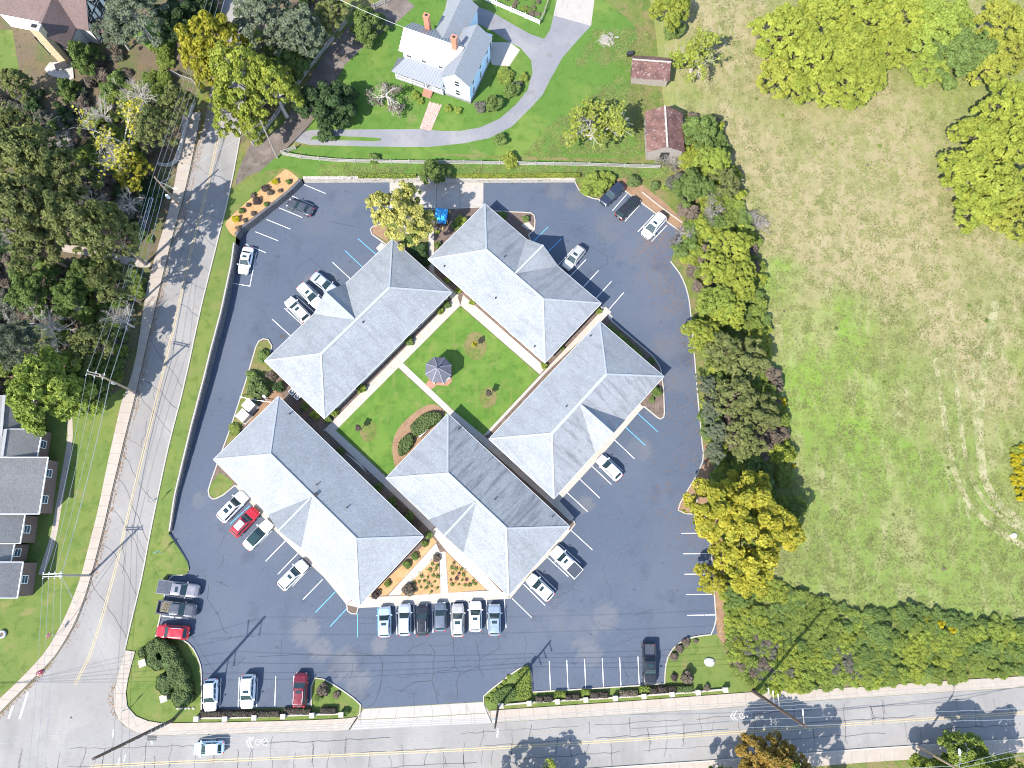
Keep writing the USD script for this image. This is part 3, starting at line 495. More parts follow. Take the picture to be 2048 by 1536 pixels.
for c, w in [(crop(512,1152,[(1245,500),(1260,570),(1200,620)]), .05), (crop(512,1152,[(1260,570),(1355,535)]), .05), (crop(512,1152,[(1385,540),(1435,620),(1415,700),(1420,800),(1405,840),(1440,930),(1455,1020)]), .06), (crop(512,1152,[(1150,930),(1260,850),(1405,838)]), .06),
    (crop(512,1152,[(1575,480),(1590,720),(1560,750),(1440,765)]), .06), (crop(512,1152,[(1590,720),(1635,785),(1605,830),(1615,975)]), .06), (crop(512,1152,[(1635,785),(1780,725),(1820,810)]), .06), (crop(512,1152,[(1762,515),(1790,660),(1785,740)]), .05), (crop(512,1152,[(1790,660),(1950,580),(1935,480)]), .05),
    (crop(512,1152,[(995,635),(1012,720),(1008,830),(985,930),(945,1020),(890,1050)]), .06), (crop(512,1152,[(10,645),(320,630),(640,636),(1000,638),(1400,625)]), .05), (crop(512,1152,[(850,1000),(915,940)]), .05), (crop(512,1152,[(770,700),(768,780),(755,815)]), .05), (crop(512,1152,[(205,500),(200,640)]), .05), (crop(512,1152,[(1265,930),(1262,1025)]), .045),
    (crop(0,1152,[(1670,70),(1660,190),(1745,310),(1790,440),(1825,460)]), .06), (crop(0,1152,[(1730,40),(1830,85)]), .05), (crop(0,1152,[(1850,720),(1905,710),(1960,650)]), .05), (crop(0,1152,[(1680,500),(2048,480)]), .04), (crop(0,768,[(1755,1310),(1800,1200),(1800,1220)]), .05), (crop(0,768,[(1740,1480),(1780,1440),(1790,1370)]), .05),
    (crop(1024,384,[(440,330),(520,300),(600,270)]), .04), (crop(1024,384,[(560,400),(640,440),(770,520),(760,580),(620,650)]), .05), (crop(512,384,[(440,520),(300,630)]), .04), (crop(512,384,[(580,235),(830,285)]), .05), (crop(512,384,[(430,530),(560,640)]), .045), (crop(1024,1152,[(905,765),(910,790),(940,810)]), .05), (crop(0,384,[(2040,1100),(1880,1536)]), .0)]:
    if w: m.add(*drape(LineString(dens(FP(c), .5)).buffer(w / 2 + .004, quad_segs=1).intersection(lot_poly), .007, 0.0))
rng = random.Random(9)
for k in range(26):
    a = np.array(P(rng.uniform(640, 1300), rng.uniform(1180, 1400))); t = rng.choice([0, math.pi / 2]) + rng.uniform(-.3, .3)
    c = wander(a, a + 4.5 * np.array([math.cos(t), math.sin(t)]), 7, .25)
    gq = LineString(c).buffer(.018, quad_segs=1).intersection(lot_poly.difference(isl_poly))
    if not gq.is_empty: m.add(*drape(gq, .007, 0.0))
m.build('crack_lines', 'crack', lot, kind='stuff')
def dish(name, px, py, r, mat, parent, z=.012, sq=False):
    c = G(px, py) if parent != lot else np.array([*P(px, py), 0])
    s = sbox(-r, -r * .7, r, r * .7) if sq else Point(0, 0).buffer(r)
    m = MB().prism(s.difference(s.buffer(-.05)), 0, .012)
    for k in np.linspace(-r * .7, r * .7, 5): m.prism(sbox(k - .02, -r * .6, k + .02, r * .6).intersection(s), 0, .01)
    m.prism(s.buffer(-.05), -.002, .004)
    v, f = m.mesh(); obj(name, (v + [c[0], c[1], c[2] + z], f), mat, parent)
dish('drain_grate', 565, 673, .4, 'iron', lot, sq=True); dish('storm_drain', 304, 1474, .62, 'iron', rd, .03, True); dish('storm_drain', 1647, 1392.5, .62, 'iron', rd, .03, True)
dish('manhole_cover', 142, 1435, .14, 'iron', rd)

# raised block between the offices: mulch, kerb, lawns, walks
mul = obj('mulch_bed', drape(isl_poly, .10, 0.0), 'brown_mulch', kind='structure', label='brown mulch beds around the office buildings')
def on_isl(name, pts, mat, off, label=None, sm=0, clip=True):
    q = FP(pts, .1)
    if sm: q = smooth_line(q + [q[0]], sm)
    p = Polygon(q).buffer(0)
    return obj(name, drape(p.intersection(isl_poly) if clip else p, off, 0.0), mat, kind='structure', label=label)
on_isl('lawn', [(921,612),(1079,750),(965,873),(805,727)], 'court_lawn', .112, 'green courtyard lawn around the gazebo')
on_isl('lawn', [(795,735),(900,832),(772,952),(671,860)], 'court_lawn', .112, 'green courtyard lawn with the clipped hedges')
on_isl('lawn', [(517,683),(540,680),(556,694),(560,735),(545,775),(520,800),(495,830),(470,880),(456,905),(452,870),(486,775),(510,700)], 'weedy_grass', .106, 'rough green strip beside the lot, by the white cabinets')
on_isl('lawn', [(439,945),(450,952),(468,965),(447,989),(430,997),(418,988),(417,976)], 'lawn', .106, 'small green tip of the bed at the west office corner')
on_isl('lawn', [(775,440),(800,432),(858,428),(862,500),(840,520),(800,480),(775,488),(745,465),(748,455)], 'weedy_grass', .106, 'thin dry grass under the yellow tree')
on_isl('bark_bed', [(746,455),(772,444),(776,484),(745,466)], 'pine_straw', .109, 'small brown bed at the rounded kerb under the yellow tree')
for pts, lb in (([(865,1075),(873,1083),(811,1152),(774,1190.5),(735,1193)], 'orange mulch strip along the office wall'), ([(877,1107),(880.5,1187),(801,1190.5),(833,1153)], 'orange mulch triangle left of the central walk'), ([(892,1104),(972,1179),(897.5,1186)], 'orange mulch triangle right of the central walk')):
    on_isl('flower_bed', pts, 'orange_mulch', .109, lb)
on_isl('bark_bed', [(792,943),(783,900),(789,868),(808,842),(842,815),(868,806),(888,820),(893,830),(800,950)], 'pine_straw', .118, 'brown bark bed around the clipped courtyard hedges', 2, False)
on_isl('bark_bed', [(561,786),(580,815),(545,803),(500,850),(480,880),(500,840),(530,800),(550,775)], 'pine_straw', .109, 'tan bark bed behind the white cabinets')
for c_, r_ in (((951,692), 2.1), ((976,795), 1.6), ((737,862), 1.5)):
    q = Point(*P(*c_, .1)); obj('grass_ring', drape(affinity.scale(q.buffer(r_), .85, 1.1), .118, 0.0), 'weedy_grass', kind='structure', label='worn ring of dry grass round a young tree')
isl_kerb = kerb_mesh(list(isl_poly.buffer(-.08).exterior.coords), .17, .15, 0.0)
obj('kerb', isl_kerb, 'kerb_stone', kind='structure', label='pale kerb round the office block')
# concrete walks, slab by slab
def strip_slabs(top, A, B, step, z=None, off=.13, mat='concrete', gap=.022, thick=.06):
    """Slabs between two edge lines (world xy), every step metres; z None = on the terrain."""
    A, B = LineString(A), LineString(B); n = max(1, int(round((A.length + B.length) / 2 / step)))
    e = gap / 2 / max(A.length, 1) 
    for k in range(n):
        t0, t1 = k / n + e, (k + 1) / n - e
        q = [A.interpolate(t0, normalized=True), A.interpolate(t1, normalized=True), B.interpolate(t1, normalized=True), B.interpolate(t0, normalized=True)]
        v = [(p.x, p.y, (Z(p.x, p.y) if z is None else z) + off) for p in q]
        v = np.array(v + [(x, y, w - thick) for x, y, w in v])
        f = np.array([(0, 3, 2, 1), (0, 1, 5, 4), (1, 2, 6, 5), (2, 3, 7, 6), (3, 0, 4, 7)])
        nn = np.cross(v[3] - v[0], v[1] - v[0])
        if nn[2] < 0: f = f[:, ::-1]
        obj('slab', (v, f), mat, top)
walk = tag(xf('sidewalk'), 'pale concrete walks crossing the courtyard and fronting the offices', kind='structure')
W = lambda a, b, step=1.5, **k: strip_slabs(walk, FP(a, .1), FP(b, .1), step, 0.0, **k)
W([(914,590),(646,862)], [(921,610.5),(671,861.5)], 1.7)                                   # between the north-west office and the lawn
W([(926,590),(1091,735)], [(921,610.5),(1080,749)], 1.7, off=.128)                          # along the north-east office
W([(1223,624),(1096,741),(977,868)], [(1211,613),(1081,750),(965,873)], 1.7, off=.126)
W([(650,860),(722,928),(800,1000),(862,1063)], [(672,861),(772,953.5),(820,1000),(870,1052)], 1.9, off=.124)
W([(796.5,734.5),(898,829),(974,895),(1112,1016),(1140,1042)], [(806,726),(905,820),(983,884),(1121,1003),(1149,1036)], 1.8, off=.122)
W([(776,1191),(812,1152),(872,1086)], [(800,1190.5),(834,1152),(880,1104)], 2.0, off=.120)
W([(881,1187),(879,1104)], [(897,1186.5),(891,1103)], 2.0, off=.118)
W([(862,1063),(893,1103),(974,1180)], [(873,1054),(915,1090),(1012,1193)], 2.2, off=.116)
W([(692,1209),(716,1215),(791,1211),(969,1199),(1020,1196)], [(714,1194),(734,1194),(800,1191.5),(975,1181),(1008,1184)], 1.6, off=.134)
W([(472,973),(512,1017),(597,1106),(647,1152),(693,1208)], [(483,962),(526,1006),(610,1094),(660,1140),(712,1193)], 1.7, off=.132)
W([(1022,1195),(1059,1149.5),(1096.5,1112),(1140,1061)], [(1008,1185),(1048,1141),(1086,1102),(1130,1052)], 1.7, off=.130)
W([(1114,1008),(1126.5,993),(1184,931),(1231.5,877),(1287,814)], [(1102,996),(1113,983),(1172,919),(1219,865),(1276,804)], 1.7, off=.136)
W([(857,456),(858,545)], [(867.5,456),(868.5,545)], 1.5, off=.120)
W([(868,545),(918,592)], [(858,545),(905,600)], 1.5, off=.125)
W([(752,496),(758,503)], [(763,485),(771,491)], 1.5, off=.131)
W([(1056,460),(1043,450)], [(1070,459),(1056,442)], 1.5, off=.131); W([(1206,612),(1217,624)], [(1219,640),(1226,634)], 1.5, off=.131)
W([(722,928),(735,947)], [(690,905),(697,912)], 1.5, off=.118)
obj('joint_bed', drape(shapely.union_all([Polygon(FP(q, .1)) for q in ([(914,590),(921,610),(671,862),(646,862)], [(926,590),(1091,735),(1080,749),(921,610)])]), .104, 0.0), 'joint_dirt', walk)
# street sidewalks
sw = tag(xf('sidewalk'), 'weathered concrete sidewalk along the street left of the lot', kind='structure')
sw_l = [(365,225),(360,310),(347,384),(335,434),(325,466),(305,534),(290,596),(277,696),(260,768),(244,800),(235,843),(215,930),(197.5,1018),(175,1105),(164,1150),(140,1214),(117,1262),(92,1304),(62,1337),(25,1374),(0,1397),(-150,1535)]
sw_r = [(402,225),(386,312),(370,384),(354,440),(347,466),(319.5,576),(307,634),(294.5,684),(276,768),(266,812),(256,850),(238,925),(222.5,988),(204.5,1068),(182.5,1152),(169,1197),(152,1242),(132,1279),(109.5,1314),(67,1357),(35,1389.5),(-120,1545)]
strip_slabs(sw, smooth_line(GP(sw_l), 1), smooth_line(GP(sw_r), 1), 1.55, off=.13, mat='old_concrete')
obj('joint_bed', drape(Polygon(GP(sw_l) + GP(sw_r)[::-1]).buffer(0), .06), 'joint_dirt', sw)
kerb_l = kerb_mesh(dens(smooth_line(GP([(a + 2, b) for a, b in sw_r]), 1), 2), .10, .10); obj('kerb', kerb_l, 'joint_dirt', sw)
s2 = tag(xf('sidewalk'), 'tan concrete sidewalk rounding the corner and along the street below the lot', kind='structure')
s2_in = [(271,1303),(262.5,1332),(255,1364.5),(251,1397),(255,1414.5),(267.5,1429.5),(287.5,1439.5),(315,1446),(345,1446),(512,1443),(637,1439.5),(692,1437),(722,1432)]
s2_out = [(251,1300),(241,1337),(231,1369.5),(226,1402),(231,1429.5),(246,1449.5),(266,1461.5),(290,1471),(320,1470),(512,1465.5),(594.5,1463),(687,1460.5),(700,1459)]
strip_slabs(s2, smooth_line(FP(s2_in), 1), smooth_line(FP(s2_out), 1), 1.9, 0.0, mat='old_concrete')
s2b_in = [(980,1421),(1024,1418),(1249,1403),(1449,1388),(1504,1384),(1711,1374),(1861,1363),(2048,1352),(2700,1305)]
s2b_out = [(984,1445),(1024,1442),(1224,1430),(1424,1417),(1536,1407),(1716,1395),(1861,1385),(2048,1374),(2700,1330)]
strip_slabs(s2, FP(s2b_in), FP(s2b_out), 2.0, 0.0, mat='old_concrete')
obj('joint_bed', drape(shapely.union_all([Polygon(FP(s2_in) + FP(s2_out)[::-1]).buffer(0), Polygon(FP(s2b_in) + FP(s2b_out)[::-1]).buffer(0)]), .06, 0.0), 'joint_dirt', s2)
s3 = tag(xf('sidewalk'), 'tan sidewalk on the far side of the lower street', kind='structure')
s3_a = [(a, b + 1) for a, b in south_edge_road[2:]]; s3_b = [(a + 2, b + 27) for a, b in south_edge_road[2:]]
strip_slabs(s3, FP(s3_a), FP(s3_b), 2.0, 0.0, mat='old_concrete')
ap = tag(xf('driveway'), 'stained pale concrete driveway apron from the street into the lot', kind='structure')
ap_t, ap_b = FP([(727,1418),(965.5,1404)]), FP([(694,1461),(760,1457),(982,1446)])
strip_slabs(ap, FP([(727,1418),(846,1411),(965,1404)]), FP([(714,1439),(850,1433),(980,1425)]), 2.6, 0.0, off=.022, mat='pale_concrete', gap=.03, thick=.02)
strip_slabs(ap, FP([(713.5,1440),(850,1434),(980,1426)]), FP([(698,1460),(850,1452.5),(983,1446)]), 2.6, 0.0, off=.02, mat='pale_concrete', gap=.03, thick=.02)
pad = tag(xf('concrete_pad'), 'stained concrete pad behind the yellow tree by the dumpster', kind='structure')
for k in range(4):
    for j in range(2):
        x0, x1 = 779 + 47 * k, 779 + 47 * (k + 1); y0, y1 = 364 + 26 * j, 364 + 26 * (j + 1)
        strip_slabs(pad, FP([(x0, y0), (x1, y0)]), FP([(x0, y1), (x1, y1)]), 9, 0.0, off=.014, mat='pale_concrete', gap=.06, thick=.012)
# verges and islands around the lot
def verge(name, pts, mat, off, label, sm=0):
    q = GP(pts)
    if sm: q = smooth_line(q + [q[0]], sm)
    return obj(name, drape(Polygon(q).buffer(0).difference(lot_poly), off), mat, kind='structure', label=label)
kerb_w = [(a - 1.5, b) for a, b in road_w_r[3:13]]
verge('lawn', [(462,384),(427,524),(402,624),(372,768),(342,880.5),(323,968),(302,1068),(287,1152),(267,1234),(252,1300),(271,1303),(262.5,1332),(255,1364.5),(251,1397),(255,1414.5),(267.5,1429.5),(287.5,1439.5),(315,1446),(345,1446),(400,1445),(403,1422),(404,1392),(403,1334),(385,1294),(360,1277),(312,1274),(331,1185),(337,1151),(366,1151),(379,1138),(370,1114),(339,1067),(360,980),(394,843),(418,764),(452,634),(476,490),(500,455),(607,366),(612,352),(520,345),(495,360),(475,372)], 'lawn', .006, 'green grass strip between the street and the lot')
verge('lawn', [(400,1420),(404,1446),(520,1443.5),(637,1440),(692,1437.5),(722,1431),(724,1415),(702,1390),(672,1370),(644,1354),(634,1351),(623,1357),(620,1377),(621,1412)], 'lawn', .006, 'grass and planted wedge left of the driveway')
verge('lawn', [(1065,1386),(1064,1342),(1059,1330),(1051,1327),(1023,1345),(987,1373),(965,1390),(964,1402),(975,1421),(1024,1418),(1249,1403),(1449,1388),(1504,1385),(1470,1350),(1440,1290),(1436,1266),(1394,1270),(1366,1278),(1346,1293),(1332,1315),(1328,1340),(1328,1366)], 'lawn', .0065, 'grass and planted corner right of the driveway')
verge('bark_bed', [(1418,1030),(1432,1268),(1450,1290),(1462,1260),(1450,1150),(1440,1030)], 'pine_straw', .010, 'brown leaf litter strip beside the right edge of the lot')
verge('bark_bed', [(1404,888),(1409,925),(1355,1013),(1356,1021),(1379,1028),(1430,1030),(1440,930),(1425,890)], 'pine_straw', .010, 'brown bed at the notch in the right edge of the lot')
verge('bark_bed', [(1232,358),(1250,380),(1371,471),(1385,480),(1395,470),(1330,405),(1262,352)], 'pine_straw', .010, 'orange-brown pine straw strip in front of the parked cars')
wl = FP(crop(1024,384,[(1040,5),(1225,150),(1440,300)])); obj('landscape_edging', kerb_mesh(dens(wl, 2), .16, .14), 'kerb_stone', kind='structure', label='pale timber edging behind the pine straw strip')
verge('flower_bed', [(450,449),(456,437),(568,338),(577,340),(601,360),(597,368),(583,386),(508,446),(484,468),(478,474),(462,470)], 'orange_mulch', .010, 'orange mulch bed on the bank at the upper left corner of the lot', 1)
kb = tag(xf('kerb'), 'pale concrete kerb lines along the street and the lot edges', kind='structure')
def kerb(px, w=.16, h=.13, sm=1, g=True):
    q = GP(px) if g else FP(px)
    obj('kerb_run', kerb_mesh(dens(smooth_line(q, sm), 1.2), w, h, None if g else 0.0), 'kerb_stone', kb)
kerb(road_w_r[2:13]); kerb([(339,1067),(366,1108),(376,1125),(379,1138),(375,1147),(366,1151),(337,1151),(331,1185),(312,1274.5)], g=False)
kerb([(312,1274.5),(360,1277),(372,1282),(385,1294),(395,1312),(403,1334),(404,1392),(403,1422)], g=False); kerb([(623,1412),(622,1377),(625,1359),(634,1353),(644,1356),(672,1372),(702,1392),(722,1409),(725,1418),(718,1430),(698,1460)], g=False)
kerb([(982,1446),(972,1424),(964.5,1403),(967,1390),(987,1375),(1023,1347),(1051,1329),(1059,1332),(1063,1342),(1065,1384)], g=False); kerb([(1065,1384),(1250,1373),(1329,1367)], g=False, h=.10)
kerb([(1329,1367),(1330,1340),(1334,1315),(1346,1295),(1366,1280),(1394,1272),(1434,1268),(1426,1155),(1418,1031)], g=False); kerb([(1420,1031),(1379,1028),(1362,1026),(1356,1021),(1355,1013),(1409,925),(1404,888),(1399,828),(1396.5,808),(1391,740),(1389,716),(1382,634),(1378,596),(1366,556),(1341,523)], g=False)
kerb([(1371,471),(1250,382)], g=False); kerb([(1150,364),(1160,385),(1176,395),(1203,400)], g=False)
kerb([(a, b + .5) for a, b in south_edge_road[3:]], .15, .14, 0, False)
# lanes and lawn round the blue house
verge('lawn', [(590,268),(640,180),(700,100),(760,20),(830,-40),(900,-60),(1000,-40),(1120,-60),(1190,-40),(1215,10),(1262,40),(1280,75),(1255,110),(1268,150),(1250,200),(1262,250),(1288,285),(1290,320),(1000,312),(700,305),(600,285)], 'house_lawn', .006, 'green lawn round the blue house', 2)
verge('lawn', [(560,300),(600,292),(700,300),(1000,318),(1320,328),(1330,352),(1150,362),(610,362),(606,350),(570,335),(520,345),(505,330)], 'house_lawn', .005, 'grass bank between the rail fence and the lot wall')
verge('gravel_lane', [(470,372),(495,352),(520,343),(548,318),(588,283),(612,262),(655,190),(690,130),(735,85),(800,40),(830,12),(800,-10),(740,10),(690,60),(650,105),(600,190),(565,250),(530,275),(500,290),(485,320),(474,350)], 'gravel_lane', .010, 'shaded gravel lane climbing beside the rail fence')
verge('driveway', [(588,283),(620,290),(700,292),(800,294),(860,294),(925,287),(980,276),(1024,253),(1062,215),(1085,190),(1100,160),(1125,115),(1160,75),(1182,52),(1107,31),(1100,60),(1088,78),(1060,68),(1024,48),(980,22),(930,5),(895,-5),(890,20),(905,40),(940,40),(985,62),(1020,85),(1040,95),(1062,120),(1065,145),(1055,180),(1033,208),(1000,237),(960,255),(920,262),(880,262),(840,258),(700,259),(620,260),(600,268)], 'drive_asphalt', .014, 'grey asphalt driveway looping past the blue house')
verge('driveway', [(1107,31),(1182,52),(1194,-40),(1122,-40)], 'pale_concrete', .016, 'pale concrete slab at the top of the driveway')
verge('driveway_strip', [(620,279),(700,281),(760,283),(765,276),(700,273),(630,270)], 'house_lawn', .018, 'grassy strip worn between the driveway wheel tracks', 1)
verge('gravel_yard', [(983,84),(1020,85),(1040,100),(1018,133),(985,130),(975,110)], 'concrete', .012, 'pale cobbled yard right of the blue house')
verge('woodland_floor', [(-400,-300),(620,-300),(640,60),(560,230),(480,290),(480,20),(440,20),(380,230),(335,430),(275,690),(258,765),(235,810),(150,830),(60,830),(-400,800)], 'wood_floor', .004, 'brown leaf litter under the trees left of the street')
verge('lawn', [(258,768),(244,800),(215,930),(197.5,1018),(164,1150),(140,1214),(92,1304),(25,1374),(-200,1500),(-200,800),(60,820),(200,805)], 'lawn', .006, 'green lawn in front of the grey roofed apartments')
verge('lawn', [(-60,60),(25,60),(40,150),(-60,160)], 'lawn', .008, 'small green lawn beside the half-timbered house'); verge('lawn', [(255,45),(330,30),(360,70),(345,110),(300,100),(262,70)], 'house_lawn', .008, 'sunny green clearing under the upper pines')
ph = tag(xf('footpath'), 'winding concrete footpath along the apartment lawn', kind='structure')
strip_slabs(ph, GP([(134,830),(136,868),(131,905),(122,955),(112,1010),(106,1050),(96,1090),(84,1125),(76,1150)]), GP([(144.5,830),(146.5,868),(141,915),(132,965),(123,1015),(116,1060),(108,1095),(95,1130),(88,1150)]), 1.6, off=.03, mat='old_concrete')
verge('footpath', [(80,462),(115,482),(150,492),(215,502),(262,516),(302,523),(300,537),(255,530),(210,517),(145,507),(105,498),(78,480)], 'old_concrete', .02, 'shaded concrete path crossing the woods to the left sidewalk', 1)
verge('driveway', [(138,318),(205,326),(198,354),(150,352)], 'drive_asphalt', .02, 'grey asphalt patch between the trees of the upper left woods', 1)
hp = tag(xf('footpath'), 'pink brick path from the blue house porch to the driveway', kind='structure')
pa, pb = GP([(859,203),(839.5,257)]), GP([(884,210),(862,262)])
A_, B_ = LineString(pa), LineString(pb)
for i in range(22):
    for j in range(7):
        s = .5 * (j % 2) / 22
        q = []
        for (t, w) in ((i, j), (i + 1, j), (i + 1, j + 1), (i, j + 1)):
            t_ = min(t / 22 + s, 1); a = np.array(A_.interpolate(t_, normalized=True).coords[0]); b = np.array(B_.interpolate(t_, normalized=True).coords[0]); q.append(a + (b - a) * w / 7)
        c = np.mean(q, 0); q = [c + (p - c) * .93 for p in q]
        if Polygon(q).area > .01: obj('paver', MB().prism(q, Z(*c) + .0, Z(*c) + .05 + .006 * ((i * 7 + j * 3) % 3)).mesh(), 'pink_brick', hp)
# ------------------------------------------------------------------ buildings
def frame(c, ang, z=0):
    co, si = math.cos(ang), math.sin(ang)
    def T(v):
        v = np.asarray(v, float)
        return np.column_stack([c[0] + v[:, 0] * co - v[:, 1] * si, c[1] + v[:, 0] * si + v[:, 1] * co, v[:, 2] + z])
    return T
def solid(v, f): return np.asarray(v, float), np.asarray(f, int)
def gable_solid(x0, x1, y0, y1, ze, zr, axis='x', th=.16, over=0.0):
    """A gable roof as two sloping slabs of thickness th, ridge along axis."""
    if axis == 'x': A = lambda x, y, z: (x, y, z)
    else: A = lambda x, y, z: (y, x, z); x0, x1, y0, y1 = y0, y1, x0, x1
    ym = (y0 + y1) / 2; out = []
    for ya in (y0, y1):
        v = [A(x0, ya, ze), A(x1, ya, ze), A(x1, ym, zr), A(x0, ym, zr)]
        v += [(a, b, c - th) for a, b, c in v]
        f = [(0,1,2),(0,2,3),(4,6,5),(4,7,6),(0,4,5),(0,5,1),(1,5,6),(1,6,2),(2,6,7),(2,7,3),(3,7,4),(3,4,0)]
        v = np.array(v, float); f = np.array(f)
        if np.cross(v[1] - v[0], v[2] - v[0])[2] < 0: f = f[:, ::-1]
        out.append((v, f))
    return out
def window(parent, T, x, y, z, w, h, face, label=None, frame_mat='white_trim', pane='glass_pane', name='window'):
    """A window standing proud of the wall; face is 'x+','x-','y+','y-' in the building's own axes."""
    d = {'x+': (1, 0), 'x-': (-1, 0), 'y+': (0, 1), 'y-': (0, -1)}[face]
    def bx(m, off, cw, cz, sw, sz, dep):
        c = (x + d[0] * off + (0 if d[0] else cw), y + d[1] * off + (0 if d[1] else cw), z + cz)
        m.box(c, (dep, sw, sz) if d[0] else (sw, dep, sz))
    m = MB()
    for s in (-1, 1): bx(m, .03, s * (w / 2), 0, .09, h + .09, .08); bx(m, .03, 0, s * (h / 2), w - .09, .09, .08)
    bx(m, .03, 0, 0, w - .09, .05, .06)
    v, f = m.mesh(); o = obj(name, (T(v), f), frame_mat, parent, label=label)
    m = MB(); bx(m, .008, 0, 0, w - .1, h - .1, .012); v, f = m.mesh(); obj('pane', (T(v), f), pane, o)
    return o
def office(ang, cen, L, W_, side, mat, label, vents, doors=2):
    ang = math.radians(ang); T = frame(cen, ang); ze, zr, zf = 2.9, 5.72, .18
    b = xf('office_building', (0, 0, 0), label=label, cat='office building', group='single-storey hip-roofed offices round the courtyard')
    l, w = L / 2, W_ / 2; r = l - w
    v = [(-l, -w, ze), (l, -w, ze), (l, w, ze), (-l, w, ze), (-r, 0, zr), (r, 0, zr)]
    lo = [(-l, -w, ze - zf), (l, -w, ze - zf), (l, w, ze - zf), (-l, w, ze - zf)]
    obj('wall', (lambda m: (T(m[0]), m[1]))(MB().box((0, 0, 1.42), (L - 1.1, W_ - 1.1, 2.62)).mesh()), 'siding', b)
    if mat in ('shingle_streaked', 'shingle_heavily_streaked', 'shingle_softly_streaked'):
        obj('roof_slope', (T(np.array(v)[[0, 1, 5, 4]]), [(0, 1, 2), (0, 2, 3)]), mat, b, label='roof slope streaked with dark algae'); mat = 'shingle_bit'
        roof = obj('roof', (T(v), [(1, 2, 5), (2, 3, 4), (2, 4, 5), (3, 0, 4)]), mat, b)
    else: roof = obj('roof', (T(v), [(0, 1, 5), (0, 5, 4), (1, 2, 5), (2, 3, 4), (2, 4, 5), (3, 0, 4)]), mat, b)
    m = MB()
    for s in (-1, 1): m.box((0, s * (w - .01), ze - zf / 2 - .005), (L, .10, zf)); m.box((s * (l - .01), 0, ze - zf / 2 - .005), (.10, W_ - .12, zf))
    m.box((0, 0, ze - zf - .02), (L - .1, W_ - .1, .03)); q = m.mesh(); obj('gutter', (T(q[0]), q[1]), 'white_trim', b)
    # cross gable over the car-park side, flush with the eave
    g, zg = 3.42, zr - .03; s = side; y1 = s * (w + .05)
    gv = [(-g, y1, ze + .01), (g, y1, ze + .01), (0, y1, zg), (0, 0.0, zg), (-g, s * (w - .2), ze + .01), (g, s * (w - .2), ze + .01)]
    # valley foot: the gable plane runs back until it meets the main slope
    def plane(sign):
        a = [(sign * g, y1, ze + .02), (0, y1, zg), (0, s * .15, zg), (sign * g, s * (w + .0), ze + .02)]
        return a
    mg = MB()
    for sg in (-1, 1):
        p = np.array(plane(sg)); f = np.array([(0, 1, 2), (0, 2, 3)])
        if np.cross(p[1] - p[0], p[2] - p[0])[2] < 0: f = f[:, ::-1]
        mg.add(p, f)
    q = mg.mesh(); gr = obj('gable_roof', (T(q[0]), q[1]), mat, b)
    pv = np.array([(-g, y1, ze - .1), (g, y1, ze - .1), (0, y1, zg - .07), (-g, y1 - s * .3, ze - .1), (g, y1 - s * .3, ze - .1), (0, y1 - s * .3, zg - .07)]); pv[:, 1] -= s * .03
    obj('gable_wall', (T(pv), [(0, 1, 2), (3, 5, 4), (0, 3, 4), (0, 4, 1), (1, 4, 5), (1, 5, 2), (2, 5, 3), (2, 3, 0)]), 'white_trim', b)
    caps = [((-r, 0, zr), (r, 0, zr), .42), ((-l, -w, ze), (-r, 0, zr), .26), ((l, -w, ze), (r, 0, zr), .26), ((l, w, ze), (r, 0, zr), .26), ((-l, w, ze), (-r, 0, zr), .26), ((0, y1, zg), (0, s * .3, zg), .30)]
    for k, (a, c, wd) in enumerate(caps):
        m = MB(); m.bar(np.array(a) + (0, 0, .02), np.array(c) + (0, 0, .02), wd, .05); q = m.mesh(); obj('ridge_cap', (T(q[0]), q[1]), 'ridge_cap', roof)
    co, si = math.cos(ang), math.sin(ang)
    for px, py, bg in vents:
        z = 4.5
        for _ in range(6):
            x, y = P(px, py, z) - cen; lx, ly = x * co + y * si, -x * si + y * co
            z = ze + min((w - abs(ly)) / w, (l - abs(lx)) / w) * (zr - ze)
        m = MB()
        if bg: m.box((lx, ly, z + .12), (.5, .5, .3))
        else: m.tube([(lx, ly, z - .1), (lx, ly, z + .30)], .11, 8)
        q = m.mesh(); obj('vent_pipe', (T(q[0]), q[1]), 'vent_black', roof)
    n = int(L // 4.2)
    for sd in (-1, 1):
        for k in range(n):
            x = -l + (k + .5) * L / n; f_ = 'y+' if sd > 0 else 'y-'
            if k % 3 == 1:
                window(b, T, x, sd * (w - .55), 1.2, 1.0, 2.15, f_, frame_mat='white_trim', name='door')
            else: window(b, T, x, sd * (w - .55), 1.55, 1.5, 1.3, f_)
    for sd in (-1, 1):
        for k in (-1, 1): window(b, T, sd * (l - .55), k * 2.6, 1.55, 1.4, 1.3, 'x+' if sd > 0 else 'x-')
    return b
C4 = lambda ox, oy, *p: [(ox + x / 4, oy + y / 4, g) for x, y, g in p]
office(47.0, np.array([-22.42, 33.89]), 27.38, 13.1, 1, 'shingle_bit', 'office with grey hip roof by the yellow tree, gable over three pale cars', C4(512, 384, (857, 1043, 0)))
office(137.2, np.array([1.45, 41.30]), 24.85, 13.1, -1, 'shingle_softly_streaked', 'office with grey hip roof beside the blue dumpster, gable toward the lot curve', C4(512, 384, (1507, 595, 0), (1917, 850, 0), (1987, 518, 0)) + C4(1024, 384, (180, 1237, 0)))
office(47.2, np.array([10.91, 21.14]), 25.09, 13.0, -1, 'shingle_streaked', 'office with dark-streaked hip roof on the right, its gable above one white car', C4(1024, 384, (627, 1152, 0)) + C4(1024, 768, (434, 180, 0)))
office(137.2, np.array([-4.01, 7.07]), 24.48, 13.1, 1, 'shingle_heavily_streaked', 'office with hip roof streaked black on its right slope, behind the row of seven cars', C4(512, 768, (1622, 358, 0), (1912, 922, 0)) + C4(1024, 768, (325, 1060, 0)))
